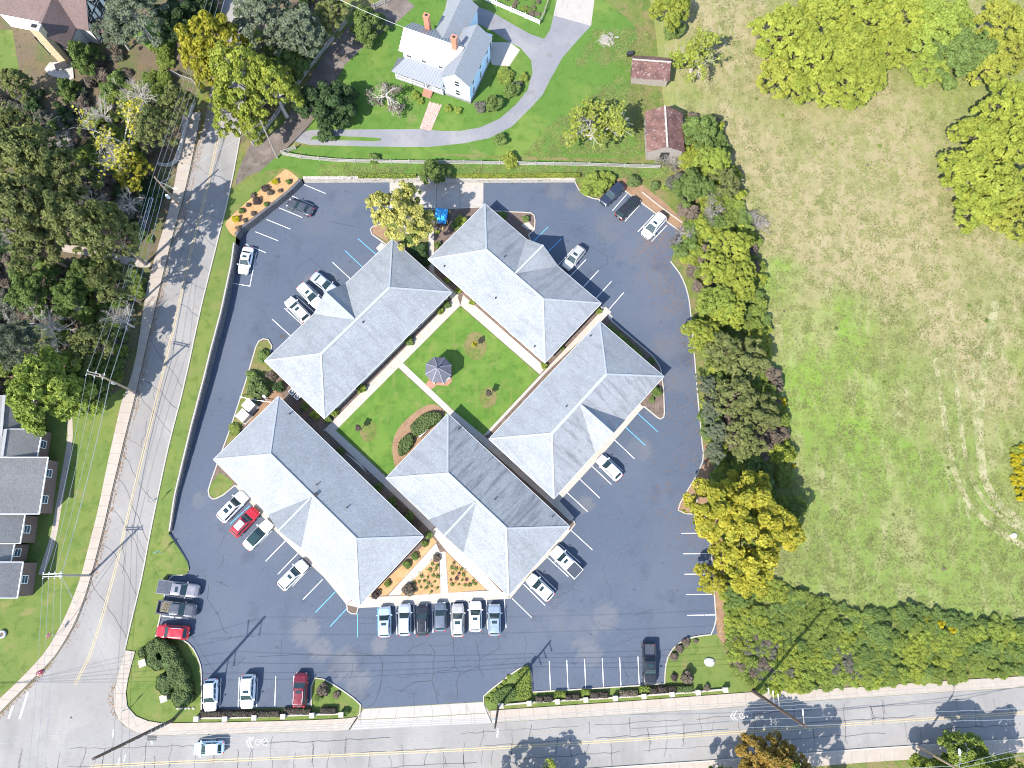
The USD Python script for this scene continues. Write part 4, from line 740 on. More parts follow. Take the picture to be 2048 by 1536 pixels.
office(137.2, np.array([-27.28, 7.76]), 30.48, 13.0, 1, 'shingle_clean', 'longest office with clean pale hip roof, beside the white cabinets and the lower left bays', C4(512, 768, (272, 237, 0), (490, 805, 0), (478, 885, 1), (730, 988, 0)))
# gazebo
gz = P(876.5, 738.5, 3.1); gb = xf('gazebo', (*gz, .11), label='octagonal gazebo with dark shingle roof on the courtyard lawn', cat='gazebo')
oc = lambda r, z, o=.0: np.array([(r * math.cos(o + k * math.pi / 4), r * math.sin(o + k * math.pi / 4), z) for k in range(8)])
o_ = math.radians(20)
E_, A_ = oc(2.12, 2.75, o_), np.array((0, 0, 4.1))
for k in range(8):
    a, b = E_[k], E_[(k + 1) % 8]; obj('roof_panel', (np.array([a, b, A_, a - (0, 0, .12), b - (0, 0, .12), A_ - (0, 0, .12)]), [(0, 1, 2), (3, 5, 4), (0, 3, 4), (0, 4, 1)]), 'shingle_dark', gb)
    MB().bar(a + (0, 0, .02), A_ + (0, 0, .02), .13, .05).build('ridge_cap', 'ridge_cap_dark', gb)
    p = oc(1.75, 0, o_)[k]; MB().box(p + (0, 0, 1.38), (.11, .11, 2.7), o_ + k * math.pi / 4).build('post', 'white_trim', gb)
    if k != 5:
        q = oc(1.75, 0, o_)[(k + 1) % 8]; m = MB().bar(p + (0, 0, .95), q + (0, 0, .95), .07).bar(p + (0, 0, .2), q + (0, 0, .2), .05)
        for t in np.linspace(.1, .9, 9): c = p + (q - p) * t; m.bar(c + (0, 0, .2), c + (0, 0, .93), .03)
        m.build('railing', 'white_trim', gb)
MB().prism(Polygon(oc(1.95, 0, o_)[:, :2]), .0, .12).build('floor', 'terracotta_brick', gb)
MB().tube([(0, 0, 4.05), (0, 0, 4.28), (0, 0, 4.42)], [.20, .17, .03], 10).build('finial', 'black_metal', gb)
tr = obj('brick_paving', MB().prism(Polygon(FP([(850,770),(858,760),(872,772),(863,778)], .1)), .118, .14).prism(Polygon(FP([(893,757),(905,750),(903,764),(894,772),(886,770)], .1)), .118, .14).mesh(), 'terracotta_brick', kind='structure', label='red brick paving under the gazebo')
def seam_roof(parent, corners, n, mat, seam, name='roof', th=.08):
    """A standing-seam slope: quad eave-left, eave-right, ridge-right, ridge-left with n raised seams."""
    q = np.array(corners, float); nn = np.cross(q[1] - q[0], q[3] - q[0]); nn /= np.linalg.norm(nn)
    if nn[2] < 0: nn = -nn
    v = np.vstack([q, q - nn * th]); f = np.array([(0,1,2),(0,2,3),(4,6,5),(4,7,6),(0,4,5),(0,5,1),(1,5,6),(1,6,2),(2,6,7),(2,7,3),(3,7,4),(3,4,0)])
    if np.cross(v[1] - v[0], v[2] - v[0]) @ nn < 0: f = f[:, ::-1]
    r = obj(name, (v, f), mat, parent)
    for t in (np.arange(n) + .5) / n:
        a, b = q[0] + (q[1] - q[0]) * t, q[3] + (q[2] - q[3]) * t
        if np.linalg.norm(a - b) > .3: MB().bar(a + nn * .02, b + nn * .02, .05, .05).build('seam', seam, r)
    return r
# blue farmhouse
HZ = 2.0; hb = xf('house', (0, 0, 0), label='light blue two-storey house with grey metal roofs and two brick chimneys', cat='house')
u, vv = np.array([.932, -.363]), np.array([.363, .932]); O = np.array([-8.05, 73.89])     # u along the main ridge, vv along the wing
H3 = lambda a, b, z: np.array([*(O + u * a + vv * b), z])
def hq(pts): return [H3(*p) for p in pts]
def hbox(name, x0, x1, y0, y1, z0, z1, mat, parent=hb, label=None):
    c = O + u * (x0 + x1) / 2 + vv * (y0 + y1) / 2; return MB().box((*c, (z0 + z1) / 2), (x1 - x0, y1 - y0, z1 - z0), math.atan2(u[1], u[0])).build(name, mat, parent, label=label)
Ht = frame(O, math.atan2(u[1], u[0]))
EV, RG = 6.9, 9.0
hbox('wall', -2.3, 2.3, .45, 9.4, HZ - .1, EV + .15, 'blue_siding'); hbox('wall', -10.3, -2.3, 2.45, 7.3, HZ - .1, EV + .05, 'blue_siding'); hbox('wall', -6.6, -2.0, 7.3, 14.6, HZ - .1, 6.5, 'blue_siding')
hbox('foundation', -2.36, 2.36, .39, 9.46, HZ - .3, HZ + .45, 'fieldstone'); hbox('foundation', -10.36, -2.4, 2.39, 7.0, HZ - .3, HZ + .4, 'fieldstone')
pd = np.array(hq([(-2.3, .45, EV), (2.3, .45, EV), (0, .45, RG - .15), (-2.3, .6, EV), (2.3, .6, EV), (0, .6, RG - .15)])); obj('gable_wall', (pd, [(0, 1, 2), (3, 5, 4), (0, 3, 4), (0, 4, 1), (1, 4, 5), (1, 5, 2), (2, 5, 3), (2, 3, 0)]), 'white_trim', hb)
seam_roof(hb, hq([(2.6, 0, EV), (2.6, 9.9, EV), (0, 9.9, RG), (0, 0, RG)]), 22, 'standing_seam', 'standing_seam'); seam_roof(hb, hq([(-2.6, 9.9, EV), (-2.6, 0, EV), (0, 0, RG), (0, 9.9, RG)]), 22, 'standing_seam', 'standing_seam')
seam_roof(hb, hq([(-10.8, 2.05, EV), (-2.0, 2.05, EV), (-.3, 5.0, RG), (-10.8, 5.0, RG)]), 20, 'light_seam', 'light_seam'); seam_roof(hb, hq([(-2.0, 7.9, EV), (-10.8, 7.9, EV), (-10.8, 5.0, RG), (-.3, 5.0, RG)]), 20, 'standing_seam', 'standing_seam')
pg = np.array(hq([(-10.3, 2.4, EV), (-10.3, 7.5, EV), (-10.3, 5.0, RG - .15), (-10.15, 2.4, EV), (-10.15, 7.5, EV), (-10.15, 5.0, RG - .15)])); obj('gable_wall', (pg, [(0, 1, 2), (3, 5, 4), (0, 3, 4), (0, 4, 1), (1, 4, 5), (1, 5, 2), (2, 5, 3), (2, 3, 0)]), 'white_trim', hb)
seam_roof(hb, hq([(-1.9, 6.2, 6.5), (-1.9, 15.0, 6.5), (-4.4, 15.0, 8.5), (-4.4, 5.2, 8.5)]), 18, 'standing_seam', 'standing_seam'); seam_roof(hb, hq([(-6.9, 15.0, 6.5), (-6.9, 6.6, 6.5), (-4.4, 5.2, 8.5), (-4.4, 15.0, 8.5)]), 18, 'standing_seam', 'standing_seam')
hbox('flat_roof', -2.2, 1.6, 9.5, 12.3, 4.4, 4.6, 'white_metal'); 
for x in (-2.0, 1.4): hbox('rear_porch_post', x, x + .14, 12.0, 12.14, HZ, 4.4, 'white_trim')
seam_roof(hb, hq([(-11.4, -.45, 4.55), (-2.35, -.45, 4.55), (-2.35, 2.4, 5.3), (-9.9, 2.4, 5.3)]), 17, 'standing_seam', 'standing_seam', 'porch_roof')
pr = np.array(hq([(-11.4, -.45, 4.55), (-9.9, 2.4, 5.3), (-11.4, 2.4, 4.55)])); obj('porch_roof', (np.vstack([pr, pr - (0, 0, .08)]), [(0, 1, 2), (2, 1, 0), (3, 5, 4), (0, 3, 4), (0, 4, 1), (2, 1, 4), (2, 4, 5), (0, 2, 5), (0, 5, 3)]), 'standing_seam', hb)
hbox('porch_floor', -11.1, -2.4, -.1, 2.4, HZ + .4, HZ + .6, 'porch_floor')
for x in (-11.0, -8.3, -5.6, -2.7): hbox('porch_post', x, x + .16, -.08, .08, HZ + .6, 4.5, 'white_trim')
for x0, x1 in ((-10.9, -8.3), (-8.2, -6.0), (-4.4, -2.7)):
    m = MB()
    for z in (HZ + .75, HZ + 1.45): m.bar(H3(x0, 0, z), H3(x1, 0, z), .07)
    for t in np.linspace(0, 1, 14): m.bar(H3(x0 + (x1 - x0) * t, 0, HZ + .75), H3(x0 + (x1 - x0) * t, 0, HZ + 1.45), .04)
    m.build('porch_railing', 'white_trim', hb)
for k in range(4): hbox('step', -5.9, -4.3, -.35 - .3 * k, -.1 - .3 * k, HZ - .05, HZ + .48 - .12 * k, 'terracotta_brick')
for x in (-9.2, -6.6, -3.6): window(hb, Ht, x, 2.45, 6.15, .85, 1.35, 'y-')
window(hb, Ht, -8.6, 2.45, 3.6, .9, 1.5, 'y-'); window(hb, Ht, -3.6, 2.45, 3.6, .9, 1.5, 'y-')
window(hb, Ht, -6.3, 2.45, 3.65, 1.0, 2.1, 'y-', label='wooden front door', frame_mat='white_trim', pane='door_wood', name='door')
for z in (3.7, 6.0): window(hb, Ht, .1, .45, z, .85, 1.4, 'y-')
for y in (1.9, 5.0, 8.0):
    for z in (3.6, 6.0): window(hb, Ht, 2.3, y, z, .85, 1.5, 'x+')
for y in (3.6, 6.2): window(hb, Ht, -10.3, y, 6.0, .8, 1.4, 'x-')
for (a, b, z0, z1), lb in (((-7.75, 7.4, 6.6, 10.2), 'thick brick chimney'), ((-1.82, 4.7, 7.6, 11.0), None)):
    c = xf('chimney', (0, 0, 0), parent=hb); hbox('stack', a - .42, a + .42, b - .34, b + .34, z0, z1, 'chimney_brick', c); hbox('cap', a - .5, a + .5, b - .42, b + .42, z1, z1 + .14, 'chimney_brick', c); hbox('flue', a - .22, a + .22, b - .16, b + .16, z1 + .14, z1 + .22, 'vent_black', c)
# rusty sheds
def shed(label, q, z0, hw, hr, mat, n, extra=None, frac=.5):
    """A sheet-metal gable shed; q: eave corners (px) going round, the first two along the eave."""
    c = np.array([P(a, b, z0 + hw) for a, b in q]); cen = c.mean(0); e = c[1] - c[0]; ang = math.atan2(e[1], e[0]); T = frame(cen, ang)
    L_, W_ = (np.linalg.norm(c[1] - c[0]) + np.linalg.norm(c[3] - c[2])) / 2, (np.linalg.norm(c[2] - c[1]) + np.linalg.norm(c[0] - c[3])) / 2
    b = xf('shed', (0, 0, 0), label=label, cat='shed'); l, w = L_ / 2, W_ / 2
    q_ = MB().box((0, 0, z0 + hw / 2 - .1), (L_ - .5, W_ - .6, hw)).mesh(); obj('wall', (T(q_[0]), q_[1]), 'grey_pole', b)
    yr = w - W_ * frac
    g_ = np.array([(-l + .25, -w + .3, z0 + hw - .1), (-l + .25, w - .3, z0 + hw - .1), (-l + .25, yr, z0 + hr - .1), (l - .25, -w + .3, z0 + hw - .1), (l - .25, w - .3, z0 + hw - .1), (l - .25, yr, z0 + hr - .1)]); obj('gable_wall', (T(g_), [(0, 2, 1), (3, 4, 5), (0, 1, 4), (0, 4, 3), (0, 3, 5), (0, 5, 2), (1, 2, 5), (1, 5, 4)]), 'grey_pole', b)
    rg = random.Random(3)
    for s in (-1, 1):
        for k in range(n):
            x0, x1 = -l + L_ * k / n, -l + L_ * (k + 1) / n - .012; dz = rg.uniform(0, .03)
            ye = s * (w + rg.uniform(-.08, .08)); nx = 4
            xs = np.linspace(x0, x1, nx * 2 + 1); V = []
            for i, x in enumerate(xs): h = .018 * (i % 2); V += [(x, ye, z0 + hw + h + dz), (x, yr, z0 + hr + h + dz)]
            F = []
            for i in range(len(xs) - 1): a = 2 * i; F += [(a, a + 2, a + 3), (a, a + 3, a + 1)]
            F = np.array(F);  F = F if s < 0 else F[:, ::-1]
            obj('roof_sheet', (T(np.array(V)), F), (extra[1] if extra and (s, k) in extra[0] else mat), b)
    MB().bar(T([(-l, yr, z0 + hr + .05)])[0], T([(l, yr, z0 + hr + .05)])[0], .28, .04).build('ridge_cap', 'pale_stone' if extra else 'rust_roof', b)
    q_ = MB().box((-l + .2, 0, z0 + hw * .45), (.05, min(1.4, W_ * .4), hw * .8)).mesh(); obj('door', (T(q_[0]), q_[1]), 'timber', b)
    return b
shed('long rusty metal shed standing against the bushes below the leaning tree', [(1369,298),(1364,224),(1290,222),(1295,312)], 0.3, 2.6, 4.2, 'rust_patched', 13, ([(-1, 12), (-1, 11)], 'rust_roof'), .48)
shed('small low rusty shed with a pale ridge, left of the leaning tree', [(1262,156),(1344,162),(1336,116),(1264,111)], 0.35, 1.9, 2.7, 'rust_roof', 10, ([], 'rust_roof'), .32)
bx = G(1259, 111); o = xf('crate', (*bx[:2], bx[2]), math.radians(10), label='small black crate by the corner of the small rusty shed', cat='crate'); MB().box((0, 0, .35), (1.0, .6, .7)).build('box', 'car_black', o); MB().box((0, 0, .73), (1.06, .66, .06)).build('lid', 'black_metal', o)
# half-timbered house, top left
tz = 2.4; tb = xf('half_timbered_house', (0, 0, 0), label='half-timbered house with brownish-maroon roof in the upper left corner', cat='house')
ta = math.radians(-12); to = G(128, 128)[:2] - np.array([1.2 * math.cos(ta) + 4.9 * math.sin(ta), 1.2 * math.sin(ta) - 4.9 * math.cos(ta)]); TT = frame(to, ta, tz)
def tslab(name, x0, x1, y0, y1, ze, zr, axis, mat='shingle_maroon'):
    m = MB(); [m.add(v, f) for v, f in gable_solid(x0, x1, y0, y1, ze, zr, axis)]; q = m.mesh(); return obj(name, (TT(q[0]), q[1]), mat, tb)
def tbox(name, c, s, mat, par=None):
    q = MB().box(c, s).mesh(); return obj(name, (TT(q[0]), q[1]), mat, par or tb)
tbox('wall', (-2, 3.2, 2.2), (16, 6.2, 4.6), 'stucco'); tbox('wall', (1.2, -1.2, 2.2), (5.4, 5.0, 4.6), 'stucco')
tslab('roof', -11, 6.6, -.6, 7.2, 4.3, 7.6, 'x'); tslab('gable_roof', -2.0, 4.4, -4.4, 3.6, 4.3, 7.2, 'y'); tslab('porch_roof', 5.6, 8.2, .6, 3.4, 2.7, 3.6, 'x')
gw = np.array([(-1.5, -3.72, 4.3), (3.9, -3.72, 4.3), (1.2, -3.72, 6.9), (-1.5, -3.6, 4.3), (3.9, -3.6, 4.3), (1.2, -3.6, 6.9)]); obj('gable_wall', (TT(gw), [(0, 1, 2), (3, 5, 4), (0, 3, 4), (0, 4, 1), (1, 4, 5), (1, 5, 2), (2, 5, 3), (2, 3, 0)]), 'stucco', tb)
ge = np.array([(6.02, .1, 4.3), (6.02, 6.5, 4.3), (6.02, 3.3, 7.3), (5.9, .1, 4.3), (5.9, 6.5, 4.3), (5.9, 3.3, 7.3)]); obj('gable_wall', (TT(ge), [(0, 1, 2), (3, 5, 4), (0, 3, 4), (0, 4, 1), (1, 4, 5), (1, 5, 2), (2, 5, 3), (2, 3, 0)]), 'stucco', tb)
for k in range(7):
    tbox('timber', (-1.5 + .9 * k, -3.76, 2.4), (.16, .08, 4.3), 'timber'); tbox('timber', (6.05, .1 + 1.06 * k, 2.4), (.10, .16, 4.3), 'timber')
for z in (.6, 2.4, 4.3): tbox('timber', (1.2, -3.77, z), (5.5, .09, .16), 'timber'); tbox('timber', (6.06, 3.3, z), (.11, 6.5, .16), 'timber')
for k in range(4):
    for s in (-1, 1): m = MB().bar((6.08, 3.3 + s * 2.9 * (1 - k / 4), 4.4 + .1), (6.08, 3.3 + s * .5 * (1 - k / 4), 5.0 + .5 * k), .12, .08); q = m.mesh(); obj('timber', (TT(q[0]), q[1]), 'timber', tb)
for x, z in ((-.3, 1.5), (2.6, 1.5), (-.3, 3.4), (2.6, 3.4)): window(tb, TT, x, -3.72, z, 1.0, 1.2, 'y-', frame_mat='timber')
for y, z in ((1.8, 1.4), (4.8, 1.4), (1.8, 3.3), (4.8, 3.3)): window(tb, TT, 6.0, y, z, .9, 1.2, 'x+', frame_mat='timber')
ch = xf('chimney', (0, 0, 0), parent=tb, label='tall tan brick chimney'); tbox('stack', (1.2, -4.3, 3.9), (1.7, 1.1, 8.2), 'tan_brick', ch); tbox('cap', (1.2, -4.3, 8.1), (1.9, 1.3, .25), 'pale_stone', ch); tbox('flue', (1.2, -4.3, 8.3), (.7, .5, .2), 'vent_black', ch)
tr_ = obj('stone_terrace', MB().prism(Polygon(GP([(100,126),(146,124),(149,158),(138,164),(98,150),(90,140)])), 2.2, 2.62).mesh(), 'foundation', kind='structure', label='stone terrace with curved wall in front of the half-timbered house')
gt = G(124, 133, .62); o = xf('garden_table', (*gt[:2], 2.62), .4, label='dark garden table on the stone terrace', cat='table'); MB().box((0, 0, .74), (2.0, 1.2, .05)).build('tabletop', 'black_metal', o)
for a in (-1, 1):
    for b in (-1, 1): MB().bar((a * .85, b * .5, 0), (a * .85, b * .5, .72), .06).build('leg', 'black_metal', o)
# grey roofed apartments, lower left: stepped blocks along the street
az = .9; ab = xf('apartment_building', (0, 0, 0), label='apartment row with grey shingle roof stepping back along the left picture edge', cat='building')
def apt(px0, px1, py0, py1, ze, zr, k, rx):
    """One block: eave line px0 (left, outside the picture) to px1, from py0 to py1."""
    q = np.array([P(px0, py0, az + ze), P(px1[0], py0, az + ze), P(px1[1], py1, az + ze), P(px0, py1, az + ze)])
    rn, rs = P(rx[0], py0, az + zr), P(rx[1], py1, az + zr)
    z_, r_ = az + ze, az + zr
    def slab(a, name='roof'):
        a = np.array(a); lo = a - (0, 0, .16); v = np.vstack([a, lo]); f = np.array([(0,1,2),(0,2,3),(4,6,5),(4,7,6),(0,4,5),(0,5,1),(1,5,6),(1,6,2),(2,6,7),(2,7,3),(3,7,4),(3,4,0)])
        if np.cross(v[1] - v[0], v[2] - v[0])[2] < 0: f = f[:, ::-1]
        return obj(name, (v, f), 'shingle_grey', ab)
    r = slab([(*q[1], z_), (*rn, r_), (*rs, r_), (*q[2], z_)]); slab([(*q[0], z_), (*q[3], z_), (*rs, r_), (*rn, r_)])
    MB().bar((*rn, r_ + .03), (*rs, r_ + .03), .4, .05).build('ridge_cap', 'ridge_cap_grey', r)
    MB().bar((*q[1], z_ - .06), (*q[2], z_ - .06), .12, .18).build('gutter', 'white_trim', ab)
    for a, b in ((rs, q[2]), (rn, q[1])): MB().bar((*a, r_ - .1), (*b, z_ - .1), .10, .22).build('fascia', 'white_trim', ab)
    cen = q.mean(0); s = .94; w_ = cen + (q - cen) * s; MB().prism(Polygon(w_), Z(*q[2]) - .4, z_ - .1).build('wall', 'brick_wall', ab)
    gg = [(*(cen + (rs - cen) * s), r_ - .2), (*w_[2], z_ - .1), (*w_[3], z_ - .1)]; ge = [(*(cen + (rn - cen) * s), r_ - .2), (*w_[1], z_ - .1), (*w_[0], z_ - .1)]
    for t in (gg, ge): obj('gable_wall', (np.array(t), [(0, 1, 2), (2, 1, 0)]), 'brick_wall', ab)
    e0, e1 = w_[1], w_[2]; d = (e1 - e0) / np.linalg.norm(e1 - e0); T = frame(e0, math.atan2(d[1], d[0])); n = max(1, int(np.linalg.norm(e1 - e0) // 3))
    for i in range(n): window(ab, T, (i + .5) * np.linalg.norm(e1 - e0) / n, 0.0, z_ - 1.5, 1.1, 1.3, 'y+')
apt(-130, (68, 60), 790, 873, 3.3, 5.6, 0, (9, 2)); apt(-130, (85, 74), 858, 914, 3.3, 5.65, 1, (12, 4)); apt(-140, (96, 78), 914.5, 1028, 3.5, 6.1, 2, (-20, -30)); apt(-130, (50, 40), 1028.5, 1087, 3.3, 5.6, 3, (-22, -30)); apt(-130, (46, 34), 1124, 1196, 3.1, 5.3, 4, (-30, -38)); apt(-130, (29, 21), 1087.5, 1123.5, 3.2, 5.4, 5, (-30, -36))
o = obj('stone_porch', MB().prism(Polygon(GP([(78,930),(100,928),(101,975),(96,1020),(76,1020)])), .5, 1.15).prism(Polygon(GP([(40,1150),(55,1128),(56,1160),(40,1170)])), -.1, .35).mesh(), 'pale_concrete', kind='structure', label='concrete entrance porches of the apartments')
# ------------------------------------------------------------------ vegetation kinds
def cards(rs, c, nrm, size, asp=1.3, tilt=.7, up=.35, bend=.25):
    """One folded leaf card per centre: c, nrm (n,3)."""
    n = len(c); d = nrm + tilt * rs.normal(size=(n, 3)) + np.array([0, 0, up]); d /= np.linalg.norm(d, axis=1, keepdims=True)
    a = np.cross(d, rs.normal(size=(n, 3))); a /= np.linalg.norm(a, axis=1, keepdims=True); b = np.cross(d, a)
    s = size * rs.uniform(.65, 1.35, (n, 1)) / 2
    v = np.stack([c - a * s * asp, c - b * s + d * s * bend, c + a * s * asp, c + b * s + d * s * bend], 1).reshape(-1, 3)
    k = np.arange(n)[:, None] * 4
    return v, np.vstack([k + [[0, 1, 2]], k + [[0, 2, 3]]])
def lobes_pts(rs, lobes, n, inner=.25):
    L = np.array(lobes); area = (L[:, 3] * L[:, 4]) ** 1.0; idx = rs.choice(len(L), n, p=area / area.sum())
    d = rs.normal(size=(n, 3)); d[:, 2] = np.where(d[:, 2] < -.35, -d[:, 2], d[:, 2]); d /= np.linalg.norm(d, axis=1, keepdims=True)
    r = np.where(rs.uniform(size=n) < inner, rs.uniform(.4, .95, n), rs.uniform(.88, 1.08, n))[:, None]
    return L[idx, :3] + d * r * L[idx, 3:6], d
def dome(rs, R, z0, Hc, n, rr=(.22, .36), flat=1.0):
    """n leaf clumps over an uneven dome of radius about R, height Hc, from z0 up."""
    out, k, ph, am = [], 0, rs.uniform(0, 6.28, 4), rs.uniform(.06, .15, 4)
    while len(out) < n:
        t, q = rs.uniform(0, 2 * np.pi), math.sqrt(rs.uniform(0, 1)); k += 1
        Rt = R * (.92 + sum(a * math.sin((i + 2) * t + p) for i, (a, p) in enumerate(zip(am, ph))))
        r = R * rs.uniform(*rr); x, y = q * (Rt - r * .7) * math.cos(t), q * (Rt - r * .7) * math.sin(t)
        zt = z0 + Hc * (1 - q ** 2.2) ** .7 * rs.uniform(.62, 1.0) + rs.normal() * .08 * Hc
        if any((x - o[0]) ** 2 + (y - o[1]) ** 2 < (.62 * (r + o[3])) ** 2 and abs(zt - o[2]) < r for o in out) and k < 40 * n: continue
        out.append((x, y, zt, r, r * rs.uniform(.75, 1.25), r * .60 * flat))
    return out
def limbs(rs, m, lobes, zt, r0, n=None):
    for x, y, z, r, *_ in lobes[:n]:
        b = np.array([0, 0, zt * rs.uniform(.55, 1.0)]); e = np.array([x, y, z]); mid = b * .5 + e * .5 + np.array([0, 0, .08 * np.linalg.norm(e - b)]) + rs.normal(size=3) * .15
        m.tube([b, (b + mid) / 2 + rs.normal(size=3) * .06, mid, e], [r0 * .45, r0 * .34, r0 * .22, r0 * .07], 5, False)
def twigs(rs, m, p, d, l, r, depth, spread=.55, droop=0.0, rec=None):
    n = 4; pts = [p]; d = d / np.linalg.norm(d)
    for k in range(n):
        d = d + rs.normal(size=3) * .13 + np.array([0, 0, -droop * .25]); d /= np.linalg.norm(d); pts.append(pts[-1] + d * l / n)
    m.tube(pts, np.linspace(r, max(r * .55, .014), n + 1), 6 if r > .08 else (4 if r > .04 else 3), False)
    if rec is not None and depth <= 1: rec.extend(pts[1:])
    if depth <= 0: return
    for k in range(rs.integers(3, 5)):
        t = rs.integers(1, n + 1) if k else n
        dd = d + spread * rs.normal(size=3) + np.array([0, 0, .12 - droop]); twigs(rs, m, pts[t], dd, l * rs.uniform(.55, .82), r * .55, depth - 1, spread, droop, rec)
def kind_tree(name, seed, R, zt, Hc, nl, n, size, mat, bark='bark', rr=(.22, .36), flat=1.0, r0=.25, gap=.0, tilt=.7, inner=.25, lean=(0, 0)):
    rs = np.random.default_rng(seed); p = proto(name); lb = dome(rs, R, zt, Hc, nl, rr, flat)
    c, d = lobes_pts(rs, lb, n, inner)
    if gap: k = meshkit.noise(c * 1.1 / (R * .16), seed) > gap; c, d = c[k], d[k]
    obj('crown', cards(rs, c, d, size, tilt=tilt), mat, p)
    m = MB().tube([(0, 0, -.3), (.05, .03, zt * .4), (lean[0] * .5, lean[1] * .5, zt * .8), (0, 0, zt + Hc * .35)], [r0 * 1.25, r0, r0 * .8, r0 * .4], 8)
    limbs(rs, m, lb, zt + .2 * Hc, r0, 26); m.build('trunk', bark, p, smooth=50); p.SetCustomDataByKey('hc', 0.0)
    KIND[name] = (R, zt + Hc * .5)
def kind_bare(name, seed, R, zt, mat, leafmat=None, nleaf=0, size=.3, spread=.55, droop=0.0, bark='grey_bark', r0=.22, up=.9, depth=4, l0=.36):
    rs = np.random.default_rng(seed); p = proto(name); m = MB(); rec = []
    m.tube([(0, 0, -.3), (.08, .05, zt * .5), (0, 0, zt)], [r0 * 1.2, r0, r0 * .8], 8)
    for k in range(6):
        t = k * math.pi / 3 + rs.uniform(-.3, .3); d = np.array([math.cos(t), math.sin(t), up * rs.uniform(.5, 1.4)])
        twigs(rs, m, np.array([0, 0, zt * rs.uniform(.75, 1)]), d, R * l0 * rs.uniform(.85, 1.2), r0 * .5, depth, spread, droop, rec)
    m.build('branches', bark, p)
    if nleaf:
        rec = np.array(rec); c = rec[rs.integers(0, len(rec), nleaf)] + rs.normal(size=(nleaf, 3)) * .22; k = meshkit.noise(c * .5, seed) > .38; c = c[k]
        obj('crown', cards(rs, c, np.tile([0, 0, 1.0], (len(c), 1)), size), leafmat, p)
    KIND[name] = (R, zt + R * .5)
KIND = {}
kind_tree('maple_a', 1, 5.0, 4.2, 4.2, 70, 13000, .32, 'leaf_yellowgreen', rr=(.10, .21), gap=.36); kind_tree('maple_b', 2, 5.0, 4.0, 3.8, 84, 13000, .30, 'leaf_yellowgreen', rr=(.09, .19), gap=.38)
kind_tree('green_tree', 3, 5.0, 4.0, 3.8, 70, 13000, .31, 'leaf_lime', rr=(.10, .21), gap=.28)
kind_tree('gold_tree', 4, 8.0, 4.5, 6.5, 120, 22000, .38, 'leaf_gold', rr=(.07, .16), r0=.34, gap=.30)
kind_tree('oak_a', 5, 5.0, 5.0, 4.6, 76, 13000, .31, 'leaf_greenorange', rr=(.09, .20), gap=.43); kind_tree('oak_b', 6, 5.0, 5.5, 4.2, 66, 12000, .30, 'leaf_greenorange', rr=(.09, .20), gap=.45)
kind_tree('locust', 7, 4.5, 3.6, 3.6, 70, 9500, .25, 'leaf_yellowgreen', 'pale_bark', rr=(.09, .18), gap=.42)
kind_tree('yellow_tree', 8, 5.0, 4.5, 4.2, 76, 11000, .30, 'leaf_gold', rr=(.09, .19), gap=.40)
kind_tree('magnolia', 9, 3.5, .8, 4.2, 70, 10000, .26, 'leaf_dark', rr=(.12, .22)); kind_tree('pine', 10, 4.5, 5.5, 4.0, 80, 13000, .22, 'leaf_pine', 'grey_bark', rr=(.09, .18), flat=.7, gap=.38, tilt=1.2)
kind_tree('green_bush_tree', 11, 3.0, 1.0, 3.0, 50, 8000, .24, 'leaf_green', rr=(.13, .25), gap=.25)
kind_tree('canopy_green', 14, 5.0, 4.0, 3.8, 74, 12500, .30, 'leaf_green', rr=(.10, .20), gap=.30)
kind_tree('pale_locust', 18, 4.5, 3.2, 3.4, 84, 11000, .25, 'leaf_paleyellow', 'pale_bark', rr=(.08, .17), gap=.40); kind_tree('orange_tree', 20, 5.0, 4.2, 4.0, 80, 12500, .30, 'leaf_orange', rr=(.09, .19), gap=.38); kind_tree('flecked_tree', 19, 5.0, 4.2, 4.0, 80, 12500, .30, 'leaf_flecked', rr=(.09, .19), gap=.37)
kind_bare('bare_tree', 12, 6.0, 4.0, 'grey_bark', spread=.50, r0=.24, bark='pale_bark'); kind_bare('thin_leaved_tree', 13, 6.0, 3.0, 'pale_bark', 'leaf_yellowgreen', 4300, .34, .6, bark='pale_bark', r0=.28)
kind_bare('bare_gold_tree', 15, 6.0, 4.5, 'pale_bark', 'leaf_gold', 1500, .30, .5, bark='pale_bark', r0=.26); kind_bare('weeping_tree', 16, 4.0, 2.6, 'pale_bark', 'leaf_brown', 900, .22, .6, .45, 'pale_bark', .16, .5, 4, .40)
kind_bare('bare_shrub', 17, 2.5, .4, 'grey_bark', 'leaf_brown', 700, .16, .6, 0, 'grey_bark', .08, .8, 4, .4)
def kind_bush(name, seed, mat, n=1700, size=.16, h=1.0, lob=16):
    rs = np.random.default_rng(seed); p = proto(name); lb = [(0, 0, .35 * h, .62, .62, .5 * h)] + [(q * math.cos(t), q * math.sin(t), rs.uniform(.25, .8) * h, r, r, r * .8 * h) for t, q, r in zip(rs.uniform(0, 6.28, lob), rs.uniform(.2, .68, lob), rs.uniform(.2, .36, lob))]
    c, d = lobes_pts(rs, lb, n, .15); c[:, 2] = np.maximum(c[:, 2], .02); obj('foliage', cards(rs, c, d, size), mat, p)
    m = MB(); [m.tube([(0, 0, -.05), (.18 * math.cos(t), .18 * math.sin(t), .3 * h), (.4 * math.cos(t), .4 * math.sin(t), .6 * h)], [.03, .022, .01], 4) for t in np.linspace(0, 5.2, 5)]; m.build('stems', 'bark', p)
for nm, mt in (('green', 'leaf_green'), ('lime', 'leaf_lime'), ('dark', 'leaf_dark'), ('brown', 'leaf_brown'), ('grey', 'leaf_grey'), ('hedge', 'leaf_hedge'), ('bramble', 'leaf_bramble'), ('purple', 'leaf_purple'), ('gold', 'leaf_gold'), ('goldenrod', 'leaf_goldenrod'), ('litter', 'leaf_litter'), ('yellow', 'leaf_yellowgreen')):
    kind_bush('bush_' + nm, 30 + len(nm), mt)
